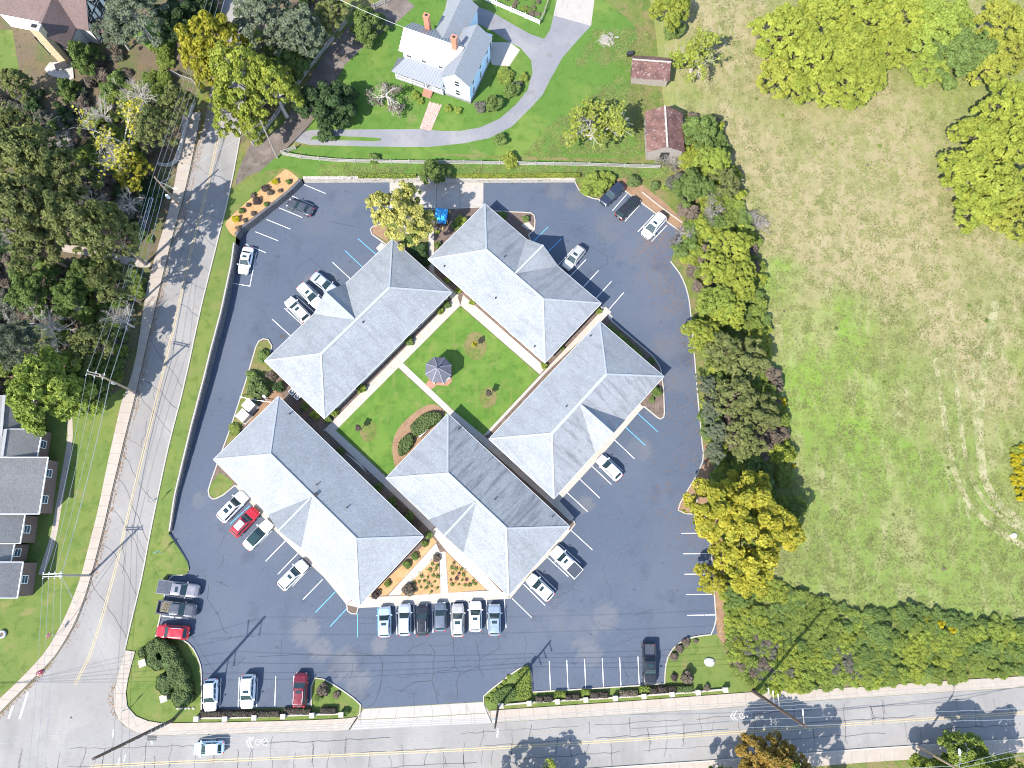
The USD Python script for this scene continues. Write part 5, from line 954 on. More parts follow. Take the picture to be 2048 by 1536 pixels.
rs_ = np.random.default_rng(77); p = proto('low_plant'); c_ = rs_.normal(size=(46, 3)) * (.16, .16, .07) + (0, 0, .14); obj('leaves', cards(rs_, c_, np.tile([0, 0, 1.0], (46, 1)), .16), 'leaf_green', p); MB().tube([(0, 0, -.02), (0, 0, .2)], .02, 4).build('stem', 'bark', p)
p = proto('rust_plant'); obj('leaves', cards(rs_, c_, np.tile([0, 0, 1.0], (46, 1)), .16), 'leaf_purple', p); MB().tube([(0, 0, -.02), (0, 0, .2)], .02, 4).build('stem', 'bark', p)
p = proto('tuft'); c_ = rs_.normal(size=(22, 3)) * (.34, .34, .03) + (0, 0, .05); obj('blades', cards(rs_, c_, rs_.normal(size=(22, 3)) * (.5, .5, .3) + (0, 0, .6), .13, 1.6, .5, .3), 'tuft_mix', p)
_seed = random.Random(21)
def tree(kind, px, py, rpx, label, group=None, cat='tree', name=None, gz=None, sz=1.0):
    R, hc = KIND[kind]; z = Z(*P(px, py, 6)) if gz is None else gz
    for _ in range(3):
        s = rpx * mpp(px, py, z + hc) / R; xy = P(px, py, z + hc * s * sz); z = Z(*xy) if gz is None else gz
    return inst(kind, name or {'bare_tree': 'bare_tree', 'pine': 'pine_tree', 'weeping_tree': 'weeping_tree', 'bare_shrub': 'bare_shrub', 'magnolia': 'evergreen_tree'}.get(kind, 'leafy_tree'), (*xy, z), _seed.uniform(0, 6.28), (s, s, s * sz), label=label, cat=cat, group=group)
def bush(col, px, py, rpx, label, h=1.0, group=None, z=None, name='shrub', cat='shrub', off=.0):
    c = G(px, py) if z is None else np.array([*P(px, py, z), z]); r = rpx * mpp(px, py)
    c = np.array([*P(px, py, c[2] + .4 * r * h), c[2] + off])
    return inst('bush_' + col, name, c, _seed.uniform(0, 6.28), (r, r, r * h), label=label, cat=cat, group=group)
def hedge(pts, h, mat, label, z=None, dens_=95, size=.15, name='hedge', core='leaf_dark', group=None, sm=1, cat='hedge', lump=.12, circles=None):
    pts = pts or [(0, 0), (1, 0), (0, 1)]
    q = FP(pts, (z or 0) + h * .7) if z is not None else [tuple(P(a, b, Z(*P(a, b, 1)) + h * .7)) for a, b in pts]
    if sm: q = smooth_line(q + [q[0]], sm)
    pg = Polygon(q).buffer(0)
    if circles: pg = shapely.union_all([Point(*P(a, b, h * .6)).buffer(r * .0757) for a, b, r in circles]).buffer(.12).buffer(-.12).simplify(.04)
    c0 = pg.centroid; zb = Z(c0.x, c0.y) if z is None else z
    o = xf(name, (0, 0, 0), label=label, cat=cat, group=group); inn = pg.buffer(-.14)
    MB().prism(inn if not inn.is_empty else pg, zb - .1, zb + h - .14 - lump).build('core', core, o)
    rs = np.random.default_rng(int(abs(c0.x * 7 + c0.y * 13)) + 5); A = pg.area; n = int(A * dens_); P_, N_ = [], []
    x0, y0, x1, y1 = pg.bounds; xy = rs.uniform((x0, y0), (x1, y1), (int(n * 1.0 / max(A / ((x1 - x0) * (y1 - y0)), .05)), 2)); ok = shapely.contains_xy(pg, xy[:, 0], xy[:, 1]); xy = xy[ok]
    ed = shapely.distance(shapely.points(xy), pg.exterior); zz = zb + h - .05 - .45 * h * np.clip(1 - ed / (.35 * h), 0, 1) ** 2 + rs.normal(size=len(xy)) * .04 + lump * 2 * (meshkit.noise(np.column_stack([xy * 1.3, xy[:, :1] * 0]), 3) - .5)
    P_.append(np.column_stack([xy, zz])); N_.append(np.tile([0, 0, 1.0], (len(xy), 1)))
    ex = pg.exterior; m_ = int(ex.length * h * dens_ * .8)
    for t in rs.uniform(0, 1, m_):
        a = ex.interpolate(t, normalized=True); b = ex.interpolate((t + .002) % 1, normalized=True); d = np.array([b.y - a.y, a.x - b.x, 0]); d /= np.linalg.norm(d) + 1e-9
        P_.append(np.array([[a.x, a.y, zb + rs.uniform(.02, h * .75)]])); N_.append(d[None])
    obj('foliage', cards(rs, np.vstack(P_), np.vstack(N_), size, tilt=.5, up=.2), mat, o)
    return o
def scatter(name, kinds, areas, n, seed, label, smin, smax, cat=None, hz=(.7, 1.2), z=None, avoid=None, gamma=1.0):
    """Stuff: an instancer of bushes or tufts over polygons given in world xy; density fades with noise."""
    rs = np.random.default_rng(seed); pg = shapely.union_all([a if hasattr(a, 'area') else Polygon(a).buffer(0) for a in areas])
    if avoid is not None: pg = pg.difference(avoid)
    x0, y0, x1, y1 = pg.bounds; xy = rs.uniform((x0, y0), (x1, y1), (int(n * (x1 - x0) * (y1 - y0) / pg.area), 2)); xy = xy[shapely.contains_xy(pg, xy[:, 0], xy[:, 1])]
    k = len(xy); pos = np.column_stack([xy, [Z(*p) if z is None else z for p in xy]])
    pi = UsdGeom.PointInstancer.Define(stage, numbered('/World/' + name)); tag(pi, label, cat, kind='stuff')
    sc = rs.uniform(0, 1, (k, 1)) ** gamma * (smax - smin) + smin
    nn = meshkit.fbm(np.column_stack([xy * .11, np.zeros(k)]), 3, seed); idx = np.clip((nn - .28) / .44 * len(kinds) + rs.normal(size=k) * .6 * (len(kinds) > 1), 0, len(kinds) - 1e-3).astype(int)
    q = rs.uniform(0, 2 * np.pi, k)
    rel = pi.CreatePrototypesRel()
    for kd in kinds:
        pp = UsdGeom.Xform.Define(stage, numbered(str(pi.GetPath()) + '/kinds/' + kd)); pp.GetPrim().GetReferences().AddInternalReference('/kinds/' + kd); rel.AddTarget(pp.GetPath())
    pi.CreatePositionsAttr(Vt.Vec3fArray.FromNumpy(pos.astype(np.float32))); pi.CreateProtoIndicesAttr(Vt.IntArray.FromNumpy(idx.astype(np.int32)))
    pi.CreateScalesAttr(Vt.Vec3fArray.FromNumpy((sc * np.column_stack([np.ones(k), np.ones(k), rs.uniform(*hz, k)])).astype(np.float32)))
    pi.CreateOrientationsAttr(Vt.QuathArray([Gf.Quath(float(math.cos(a / 2)), 0, 0, float(math.sin(a / 2))) for a in q]))
    return pi
# ------------------------------------------------------------------ cars
def loft(st):
    """Car body from stations (x, half width, bottom, top, shoulder)."""
    V, n = [], 14
    for x, w, z0, z1, sh in st:
        r = [(-w * .86, z0), (-w * .97, z0 + .12), (-w, z0 + .30), (-w * .985, z1 - sh), (-w * .93, z1 - sh * .42), (-w * .80, z1 - sh * .10), (-w * .40, z1 + .012)]
        r += [(-a, b) for a, b in r[::-1]]
        V += [(x, a, b) for a, b in r]
    F = []
    for k in range(len(st) - 1):
        for i in range(n):
            a, b = k * n + i, k * n + (i + 1) % n; F.append((a, b, b + n, a + n))
    F = np.array(F); F = np.vstack([F[:, [0, 1, 2]], F[:, [0, 2, 3]]])
    e = (len(st) - 1) * n
    F = np.vstack([F, [(0, i + 1, i) for i in range(1, n - 1)], [(e, e + i, e + i + 1) for i in range(1, n - 1)]])
    return trimesh.Trimesh(np.array(V), F, process=False)
# L, W, H, hood height, cowl x, windscreen top x, rear glass top x, rear glass base x, tail deck z
CARS = {'sedan': (4.75, 1.83, 1.45, .93, 1.0, .10, -1.05, -1.72, .98), 'suv': (4.65, 1.86, 1.68, 1.06, 1.10, .22, -1.80, -2.16, 1.05), 'bigsuv': (4.95, 1.95, 1.78, 1.14, 1.22, .36, -1.98, -2.30, 1.12), 'van': (5.1, 1.98, 1.75, 1.05, 1.60, .50, -2.05, -2.38, 1.05),
        'hatch': (4.2, 1.76, 1.52, .95, 1.08, .15, -1.45, -1.92, 1.0), 'pickup': (5.6, 1.96, 1.82, 1.16, 1.35, .62, -.55, -.72, 1.12)}
_body = {}
def body_of(kind):
    if kind in _body: return _body[kind]
    L, W, H, hh, xc, xw, xr, xb, td = CARS[kind]; w, l = W / 2, L / 2
    if kind == 'pickup': st = [(l, w * .70, .42, .80, .2), (l - .12, w * .88, .38, .98, .2), (l - .45, w * .97, .36, hh - .06, .2), (xc, w, .34, hh, .22), (0, w, .34, hh + .02, .2), (xb, w, .34, hh + .02, .2), (xb - .16, w, .34, hh, .2)]
    else: st = [(l, w * .45, .36, .60, .16), (l - .07, w * .68, .30, .70, .18), (l - .20, w * .84, .28, hh - .20, .2), (l - .45, w * .95, .26, hh - .12, .2), (l - .85, w, .25, hh - .05, .22), (xc, w, .24, hh, .22), (0, w, .24, hh + .02, .2), (xb + .2, w, .26, td + .02, .22), (-l + .32, w * .96, .28, td - .02, .2), (-l + .10, w * .86, .32, td - .12, .2), (-l + .02, w * .70, .38, td - .24, .2), (-l, w * .5, .40, td - .32, .2)]
    b = loft(st); m = m3.Manifold(m3.Mesh(b.vertices.astype(np.float32), b.faces.astype(np.uint32)))
    if m.is_empty() or m.volume() < 0: m = m3.Manifold(m3.Mesh(b.vertices.astype(np.float32), b.faces[:, ::-1].astype(np.uint32)))
    R = .345 if kind in ('sedan', 'hatch') else .38
    if kind == 'pickup':
        bed = m3.Manifold.cube((l + xb - .16, W * .985, .80), True).translate(((xb - .16 - l) / 2, 0, .76)) - m3.Manifold.cube((l + xb - .42, W * .80, .7), True).translate(((xb - .16 - l) / 2 - .02, 0, 1.08))
        m = m + bed
    xs = (l - .88, -l + .92)
    for x in xs:
        for s in (-1, 1): m = m - m3.Manifold.cylinder(.5, R + .06, R + .06, 20).rotate((90, 0, 0)).translate((x, .25 + s * w, R))
    h = (lambda x0, w0, x1, w1: m3.Manifold.hull_points(np.array([(x0, -w0 * .93, hh - .12), (x0, w0 * .93, hh - .12), (x0 - .12, -w0, hh - .12), (x0 - .12, w0, hh - .12), (xb, -w0 * .95, hh - .12), (xb, w0 * .95, hh - .12),
        (xw, -w1 * .90, H - .03), (xw, w1 * .90, H - .03), (xw - .2, -w1, H - .05), (xw - .2, w1, H - .05), (xr + .15, -w1, H - .06), (xr + .15, w1, H - .06), (xr, -w1 * .9, H - .06), (xr, w1 * .9, H - .06), (xw - .25, -w1 * .6, H), (xw - .25, w1 * .6, H), (xr + .2, -w1 * .6, H - .01), (xr + .2, w1 * .6, H - .01)], float)))(xc, w * .90, xr, w * .74)
    _body[kind] = (m, h, R, xs); return _body[kind]
def pane3(q, t=.012, inset=0.06):
    """A thin sheet on the quad q (corners in order), pushed out of the surface by t."""
    q = np.asarray(q, float); n = np.cross(q[1] - q[0], q[3] - q[0]); n /= np.linalg.norm(n)
    if n @ (q.mean(0) - np.array([0, 0, .9])) < 0: n = -n
    c = q.mean(0); q = c + (q - c) * (1 - inset); m = MB()
    f = np.array([(0, 1, 2), (0, 2, 3), (4, 6, 5), (4, 7, 6), (0, 4, 5), (0, 5, 1), (1, 5, 6), (1, 6, 2), (2, 6, 7), (2, 7, 3), (3, 7, 4), (3, 4, 0)])
    v = np.vstack([q + n * t, q - n * .01])
    if np.cross(v[1] - v[0], v[2] - v[0]) @ n < 0: f = f[:, ::-1]
    return m.add(v, f).mesh()
def car(kind, paint_, nose, tail, label, sunroof=False, rails=None, roof=None, z=0.0, name=None, load=None, twin=False, group='cars and trucks parked in the office lot'):
    L, W, H, hh, xc, xw, xr, xb, td = CARS[kind]; w, l = W / 2, L / 2
    a, b = P(*nose, z + .75), P(*tail, z + .75); c = (a + b) / 2; d = a - b; ang = math.atan2(d[1], d[0]); k = np.clip(np.hypot(*d) / L, .92, 1.06)
    o = xf(name or {'pickup': 'parked_pickup', 'van': 'parked_minivan'}.get(kind, 'parked_car'), (*c, z + .012), ang, (k, 1, 1), label=label, cat={'pickup': 'pickup truck', 'van': 'minivan'}.get(kind, 'car'), group=group)
    m, h, R, xs = body_of(kind); obj('body', m, paint_, o, smooth=38); obj('roof', h, roof or paint_, o, smooth=25)
    w0, w1 = w * .90, w * .74; zb, zt = hh - .02, H - .05
    lerp = lambda t, A, B: A + (B - A) * t
    def at(x0, x1, s, t): # a point on the side of the cabin
        return np.array([lerp(t, x0, x1), s * lerp(t, w0 * .985, w1), lerp(t, hh - .12, zt)])
    obj('windscreen', pane3([(lerp(.10, xc, xw), -w0 * .90, lerp(.10, hh - .12, H - .03)), (lerp(.10, xc, xw), w0 * .90, lerp(.10, hh - .12, H - .03)), (lerp(.97, xc, xw), w1 * .88, lerp(.97, hh - .12, H - .03)), (lerp(.97, xc, xw), -w1 * .88, lerp(.97, hh - .12, H - .03))], .022, .01), 'car_glass', o)
    obj('rear_window', pane3([(lerp(.22, xb, xr), -w0 * .82, lerp(.22, hh - .12, H - .06)), (lerp(.22, xb, xr), w0 * .82, lerp(.22, hh - .12, H - .06)), (lerp(.92, xb, xr), w1 * .82, lerp(.92, hh - .12, H - .06)), (lerp(.92, xb, xr), -w1 * .82, lerp(.92, hh - .12, H - .06))], .02, .02), 'car_glass', o)
    cuts = [xc - .15, (xc + xb) / 2 + .1, xb + .45] if kind in ('pickup', 'sedan', 'hatch') else [xc - .15, .12, -.95, xb + .2]
    for s in (-1, 1):
        for i in range(len(cuts) - 1):
            x0, x1 = cuts[i] - .03, cuts[i + 1] + .03; tx = lambda x: lerp((x - xb) / (xc - xb), xr + .1, xw - .12)
            obj('side_window', pane3([at(x0, tx(x0), s, .16), at(x1, tx(x1), s, .16), at(x1, tx(x1), s, .86), at(x0, tx(x0), s, .86)], .014, .03), 'car_glass', o)
        mm = MB().box((xc - .12, s * (w + .09), hh + .02), (.16, .20, .13)); mm.build('mirror', paint_, o)
        MB().box((l - .17, s * w * .62, .67 if kind != 'pickup' else .84), (.16, .30, .12), -s * .5).build('headlight', 'headlight', o)
        MB().box((-l + .10, s * w * .72, td - .24), (.16, .22, .2), s * .45).build('tail_light', 'tail_red', o)
        if rails: MB().bar((xw - .35, s * w1 * .86, H + .02), (xr + .25, s * w1 * .86, H + .02), .05, .05).build('roof_rail', rails, o)
    for x in xs:
        for s in (-1, 1):
            t = m3.Manifold.cylinder(.22, R, R, 20).rotate((90, 0, 0)).translate((x, s * (w - .11) + .11, R)); wh = obj('wheel', t, 'tyre', o, smooth=40)
            t = m3.Manifold.cylinder(.02, R * .64, R * .64, 14).rotate((90, 0, 0)).translate((x, s * (w + .008) + .01, R)); obj('rim', t, 'rim', wh)
    # bonnet line, grille, bumper trim, plate
    obj('bonnet', pane3([(xc - .02, -w * .74, hh + .012), (xc - .02, w * .74, hh + .012), (l - .42, w * .68, hh - .10 if kind != 'pickup' else hh - .04), (l - .42, -w * .68, hh - .10 if kind != 'pickup' else hh - .04)], .022, .03), paint_, o)
    MB().box((l - .05, 0, .58 if kind != 'pickup' else .74), (.12, W * .52, .2)).build('grille', 'car_black', o); MB().box((-l + .02, 0, .50), (.10, W * .62, .12)).build('bumper', 'car_black', o); MB().box((-l - .035, 0, .72), (.01, .32, .15)).build('number_plate', 'faded_white', o)
    if sunroof: MB().box((xw - (.50 if not twin else .45), 0, H + .002), (.42, w1 * 1.05, .02)).build('sunroof', 'car_glass', o)
    if twin: MB().box((xw - 1.2, 0, H + .002), (.55, w1 * 1.05, .02)).build('sunroof', 'car_glass', o)
    if kind == 'pickup':
        xm, xl = (xb - .16 - l) / 2, l + xb - .16
        if load == 'cover': MB().box((xm, 0, 1.19), (xl - .12, W * .86, .05)).build('bed_cover', 'paint_charcoal', o)
        else: MB().box((xm - .02, 0, .76), (xl - .3, W * .78, .04)).build('bed_floor', 'paint_charcoal' , o)
    return o
c0, c1, c2, c3 = (lambda x, y: L(0, 768, x, y)), (lambda x, y: L(512, 768, x, y)), (lambda x, y: L(0, 1152, x, y)), (lambda x, y: L(512, 1152, x, y))
car('sedan', 'paint_charcoal', (575.5, 404.5), (625, 424.5), 'dark grey sedan parked nose-in at the stone-walled mulch bed')
car('sedan', 'paint_white', (484.5, 548), (497.5, 494), 'white sedan with sunroof parked along the left wall of the lot', True)
car('sedan', 'paint_silver', (675, 588), (623, 548), 'silver sedan next to the empty bays, nose under the office gable')
car('suv', 'paint_white', (641, 613), (599, 569), 'white car in the middle of three, nose under the office gable', True)
car('suv', 'paint_pearl', (573.5, 597), (616, 641), 'pale silver car backed in, lower left of three beside the office gable', True)
car('suv', 'paint_navy', (1203.5, 408), (1246, 368), 'dark blue-black car parked beside the lime-green shrubs')
car('suv', 'paint_black', (1277, 394), (1235, 436), 'black car with red tail lights between a dark car and a white minivan', False, 'black_metal')
car('van', 'paint_white', (1289, 473), (1327, 429), 'white minivan with sunroof parked at the orange straw strip', True)
car('suv', 'paint_champagne', (1130, 537), (1165, 494), 'champagne car with sunroof parked in the office shadow', True, 'galvanised')
car('hatch', 'paint_white', (1196, 913), (1241, 958), 'white hatchback alone in the bays on the right of the offices')
car('pickup', 'paint_white', (1106, 1098), (1157, 1149), 'white truck with dark sunroof, upper of two white vehicles at the street-side office', True, None, load='cover', name='parked_pickup')
car('suv', 'paint_pearl', (1057, 1153), (1103, 1196), 'white car with sunroof, lower of two white vehicles at the street-side office', True)
car('bigsuv', 'paint_white', (492, 986), (440, 1040), 'white car with two dark roof panels on the upper blue line at lower left', True, 'galvanised', twin=True)
car('suv', 'paint_red', (514, 1018), (466, 1069), 'red car with pale cargo box between two white cars', False, 'black_metal')
car('sedan', 'paint_white', (541, 1043), (491, 1096), 'white car with black roof, third below the white cabinets', False, None, 'car_glass')
car('suv', 'paint_white', (612, 1124), (560, 1176), 'white car alone in a bay of the long office', True, 'galvanised')
row = [('suv', 'paint_lightblue', 1030, 243, 488, 'pale blue car with sunroof, left end of the row of seven', True, 'galvanised'), ('suv', 'paint_silver', 1190, 218, 478, 'plain silver-white car, second from the left in the row of seven', False, 'galvanised'), ('suv', 'paint_black', 1330, 228, 480, 'black car in the row of seven', False, 'galvanised'),
       ('hatch', 'paint_slate', 1475, 205, 445, 'dark slate-blue car right of the black one in the row of seven', False, None), ('suv', 'paint_champagne', 1615, 218, 488, 'cream-silver car with sunroof, in the middle of the row of seven', True, 'galvanised'), ('suv', 'paint_white', 1755, 200, 445, 'white car with sunroof, second from the right in the row of seven', True, 'white_metal'), ('suv', 'paint_bluegrey', 1908, 222, 478, 'blue-grey car with black sunroof, right end of the row of seven', True, 'galvanised')]
for kd, pt, x, y0, y1, lb, sr, rl in row: car(kd, pt, c3(x, y0), c3(x, y1), lb, sr, rl)
car('pickup', 'paint_grey', (399, 1183), (316.5, 1172.5), 'grey pickup with a dark covered bed, uppermost of three at the left kerb', True, load='cover')
car('pickup', 'paint_charcoal', (393, 1222), (316.5, 1213), 'black pickup with dry garden waste in its open bed', False)
car('suv', 'paint_red', (312, 1262), (378, 1266), 'bright red car with black roof at the left kerb', False, 'galvanised')
car('suv', 'paint_white', c2(1680, 1078), c2(1690, 828), 'white car left-most in the bottom row, beside the big clipped shrub', False, 'galvanised')
car('bigsuv', 'paint_pearl', c2(1975, 1060), c2(1990, 790), 'white car with sunroof in the bottom row behind the low hedge', True, 'galvanised')
car('bigsuv', 'paint_maroon', c3(364, 775), c3(345, 1045), 'maroon car beside the planted wedge in the bottom row', True, 'galvanised')
car('pickup', 'paint_black', (1299.5, 1369), (1297.5, 1287), 'black pickup alone among the empty bottom right bays', True)
car('hatch', 'paint_babyblue', (386.5, 1498), (448, 1495), 'light blue hatchback driving along the lower street', False, None, name='car', group=None)
car('suv', 'paint_silver', (914, 48), (901, 10), 'silver car half hidden behind the blue house', z=2.0, group=None)
# garden waste in the open bed
dz = P(*L(0, 1152, 1345, 245), 1.1); rs = np.random.default_rng(4); n = 900; cc = np.column_stack([rs.uniform(-.92, .55, n), rs.uniform(-.72, .72, n), rs.uniform(0, .28, n)])
dw = xf('garden_waste', (*dz, .82), math.radians(-6), label='pile of dry leaves and clippings in the black pickup bed', cat='garden waste'); obj('leaf_pile', cards(rs, cc + (0, 0, .05), np.tile([0, 0, 1.0], (n, 1)), .2), 'dry_waste', dw); MB().prism(sbox(-.95, -.74, .58, .74), -.03, .14).build('heap', 'tan_brick', dw)
rbx = P(*L(0, 768, 1915, 1125), 1.9); ob = xf('roof_box', (*rbx, 1.70), math.atan2(*(P(514, 1018) - P(466, 1069))[::-1]), label='white cargo box on the roof of the red car', cat='roof box'); obj('shell', m3.Manifold.batch_hull([m3.Manifold.sphere(.12, 12).translate((x, y, z)) for x in (-.62, .5) for y in (-.36, .36) for z in (.13, .24)]), 'white_metal', ob, smooth=40); MB().box((.3, 0, .03), (.06, 1.0, .06)).box((-.4, 0, .03), (.06, 1.0, .06)).build('crossbar', 'black_metal', ob)

# ------------------------------------------------------------------ walls and fences
def stone_wall(name, base, htop, label, mat, capmat, n_rows, capw=.34, inset=.0, cap=True):
    """A retaining wall along base (world xy, foot of its face at z=0), its top following htop(x, y); stones stand proud of a core."""
    o = xf(name, (0, 0, 0), label=label, cat='wall'); q = dens(base, .6); rg = random.Random(len(q)); m, s, c = MB(), MB(), MB()
    p = np.array(q); t = np.gradient(p, axis=0); t /= np.linalg.norm(t, axis=1, keepdims=True); nrm = np.column_stack([t[:, 1], -t[:, 0]])
    hs = np.array([htop(*a) for a in q])
    for k in range(len(q) - 1):
        a, b, h = p[k], p[k + 1], (hs[k] + hs[k + 1]) / 2; mid = (a + b) / 2; ang = math.atan2(*(b - a)[::-1]); ln = np.hypot(*(b - a)); nn = (nrm[k] + nrm[k + 1]) / 2
        m.box((*(mid - nn * .22), h / 2 - .02), (ln + .02, .36, h), ang)
        z = 0
        while z < h - .06:
            r = rg.uniform(.16, .26); r = min(r, h - z); x = -ln / 2 + rg.uniform(-.1, .1)
            while x < ln / 2 - .04:
                wd = rg.uniform(.2, .42); wd = min(wd, ln / 2 - x + .05); pc = mid + (b - a) / ln * (x + wd / 2) + nn * rg.uniform(-.06, -.02)
                s.box((*pc, z + r / 2), (wd - .03, .16, r - .03), ang + rg.uniform(-.06, .06)); x += wd
            z += r
        if cap: c.box((*(mid - nn * .2), h + .025), (ln - .015, capw, .06), ang)
    m.build('core', mat, o); s.build('stones', mat, o, kind='stuff')
    if cap: c.build('cap', capmat, o)
    return o
wv = lambda off: (lambda x, y: max(Z(x, y) + off, .12))
stone_wall('retaining_wall', FP(west_wall[1:]), wv(.06), 'long dark stone retaining wall along the left side of the lot', 'dark_stone', 'kerb_stone', 8, .2)
stone_wall('retaining_wall', FP(bed_edge), wv(.12), 'rough dark stone wall holding up the orange mulch bed', 'dark_stone', 'dark_stone', 8, .3, cap=False)
stone_wall('retaining_wall', FP([(610,365.5),(778,364.5),(967,365.5),(1150,364.5)]), wv(.0), 'pale stone retaining wall along the top of the lot', 'pale_stone', 'pale_stone', 5, .5)
def boundary(px, segs, label):
    o = xf('boundary_wall', (0, 0, 0), label=label, cat='wall'); q = FP(px, .5); ang = math.atan2(*(q[-1][1] - q[0][1], q[-1][0] - q[0][0]))
    for k, (x, y) in enumerate(q):
        pl = MB().box((x, y, .42), (.56, .56, .84), ang).build('pillar', 'pale_stone', o); MB().box((x, y, .88), (.68, .68, .09), ang).build('pillar_cap', 'kerb_stone', pl)
        if k:
            a, b = np.array(q[k - 1]), np.array((x, y)); d = (b - a) / np.linalg.norm(b - a); a, b = a + d * .29, b - d * .29; mid = (a + b) / 2
            MB().box((*mid, .16), (np.linalg.norm(b - a), .22, .32), math.atan2(d[1], d[0])).build('low_wall', 'kerb_stone', o)
boundary([(394,1437),(451,1437),(509.5,1434.5),(567,1432),(624.5,1430),(683,1428.5)], 0, 'low pale wall with square pillars along the street, left of the driveway')
boundary([(1002,1411),(1058,1406),(1114.5,1402.5),(1171,1399),(1230,1396),(1287,1392),(1343,1388),(1395,1384.5),(1450,1379.5)], 0, 'low pale wall with square pillars along the street, right of the driveway')
for (px, py), lb in (((284.5, 1326.5), 'square stone sign pillar by the upper curl of the clipped shrub'), ((327, 1397), 'square stone sign pillar by the lower end of the clipped shrub')):
    c = P(px, py, .9); o = xf('stone_pillar', (*c, 0), .35, label=lb, cat='pillar'); MB().box((0, 0, .45), (.85, .85, .9)).build('shaft', 'pale_stone', o); MB().box((0, 0, .95), (.98, .98, .1)).build('cap', 'kerb_stone', o)
def rail_fence(px, label, h=1.15, nr=3, step=2.9, mat='rail_wood', w=.11, g=True):
    o = xf('rail_fence', (0, 0, 0), label=label, cat='fence'); q = dens([tuple(G(a, b, .6)[:2]) for a, b in px], step); rg = random.Random(int(abs(q[0][0]) * 10))
    for k, (x, y) in enumerate(q):
        z = Z(x, y); MB().box((x, y, z + h / 2), (.14, .14, h + .1), rg.uniform(-.2, .2)).build('post', mat, o)
        if k:
            a = q[k - 1]
            for r in range(nr):
                f = (r + .6) / nr * h * .95; j = rg.uniform(-.05, .05); MB().bar((a[0] + j, a[1], Z(*a) + f + rg.uniform(-.04, .04)), (x + j, y, z + f + rg.uniform(-.04, .04)), .07, w + .03).build('rail', mat, o)
    return o
rail_fence([(566,307),(604,314),(680,321),(760,322.5),(860,324),(980,325),(1080,327),(1200,329),(1320,333)], 'weathered split-rail fence along the bank above the lot')
rail_fence([(563,305),(590,294)], 'short rail fence return by the tall thin driveway pole', step=1.4)
rail_fence([(505,287),(540,245),(600,160),(650,95),(692,42)], 'weathered rail fence beside the shaded gravel lane')
rail_fence([(748,12),(765,3),(790,-8)], 'rail fence end at the top of the gravel lane', step=1.8)
rail_fence([(965,-6),(1000,10),(1040,27),(1079,44)], 'white board fence round the vegetable plot', 1.2, 3, 2.2, 'white_trim')
rail_fence([(1079,44),(1090,20),(1098,-5)], 'dark side fence of the vegetable plot', 1.2, 2, 2.0, 'grey_pole')
tx = [tuple(G(a, b)[:2]) for a, b in ((347,148),(365,158),(388,166),(402,185))]
o = xf('stair_railing', (0, 0, 0), label='wooden railing over the dark steps under the yellow tree', cat='railing')
for k, (x, y) in enumerate(dens(tx, .5)):
    z = Z(x, y); MB().box((x, y, z + .5), (.07, .07, 1.0)).build('baluster', 'rail_wood', o)
MB().tube([(x, y, Z(x, y) + 1.02) for x, y in tx], .05, 6).build('handrail', 'rail_wood', o)
o = xf('retaining_wall', (0, 0, 0), label='grey curved stone wall beside the upper sidewalk under the bare golden tree', cat='wall'); q = dens([tuple(G(a, b)[:2]) for a, b in ((318,330),(340,333),(356,322),(362,300),(375,245),(390,205))], .7)
for k in range(len(q) - 1):
    a, b = np.array(q[k]), np.array(q[k + 1]); c = (a + b) / 2; MB().box((*c, Z(*c) + .25), (np.hypot(*(b - a)) - .02, .35, .7), math.atan2(*(b - a)[::-1])).build('block', 'pale_stone' if k < 4 else 'foundation', o)
# ------------------------------------------------------------------ poles and lines
def wire(pts, label, r=.017, sag=.5, mat='wire', name='power_line', group='wires strung between the utility poles'):
    out = []
    for a, b in zip(pts[:-1], pts[1:]):
        a, b = np.array(a, float), np.array(b, float)
        for t in np.linspace(0, 1, 13)[(1 if out else 0):]: out.append(a + (b - a) * t - (0, 0, sag * 4 * t * (1 - t)))
    o = xf(name, (0, 0, 0), label=label, cat='wire', group=group); MB().tube(out, r, 4, False).build('strand', mat, o); return o
def pole(base, h, label, mat='pole_wood', r=.15, top=None):
    c = G(*base); e = np.array([*c[:2], c[2] + h]) if top is None else np.array([*P(*top, c[2] + h), c[2] + h])
    o = xf('utility_pole', (*c[:2], c[2]), label=label, cat='utility pole'); MB().tube([(0, 0, -.3), *(tuple((e - c) * t) for t in (.33, .66, 1))], [r * 1.15, r * 1.05, r * .92, r * .78], 10).build('pole', mat, o, smooth=50)
    return o, c, e - c
def arms(o, c, zh, ang, ln, dbl=True, n=3, mat='grey_pole', off=(0, 0)):
    """Cross-arm(s) with insulators at height zh over the pole foot; returns the wire points in the world."""
    d = np.array([math.cos(ang), math.sin(ang)]); s = np.array([-d[1], d[0]]); pts = []
    for j in ((-.16, .16) if dbl else (.13,)):
        a = np.array(off) - d * ln / 2 + s * j; b = np.array(off) + d * ln / 2 + s * j; MB().bar((*a, zh), (*b, zh), .10, .13).build('crossarm', mat, o)
    for t in np.linspace(-.46, .46, n):
        q = np.array(off) + d * ln * t
        for j in ((-.42, .42) if dbl else (.13,)): MB().tube([(*(q + s * j * .6), zh + .06), (*(q + s * j), zh + .16 if dbl else zh + .32)], [.05, .07], 8).build('insulator', 'insulator', o)
        pts.append((c[0] + q[0], c[1] + q[1], c[2] + zh + (.16 if dbl else .32)))
    return pts
pA, cA, tA = pole((266, 783), 10.6, 'wooden pole with doubled cross-arm beside the left street sidewalk', 'tan_pole', .16, (200, 751)); armA = arms(pA, cA, tA[2] - .25, math.radians(-13), 2.6, off=tuple(tA[:2] + np.array([-.75, .2])))
MB().box((tA[0] * .62, tA[1] * .62 - .22, tA[2] * .62), (.3, .24, .7)).build('terminal_box', 'galvanised', pA)
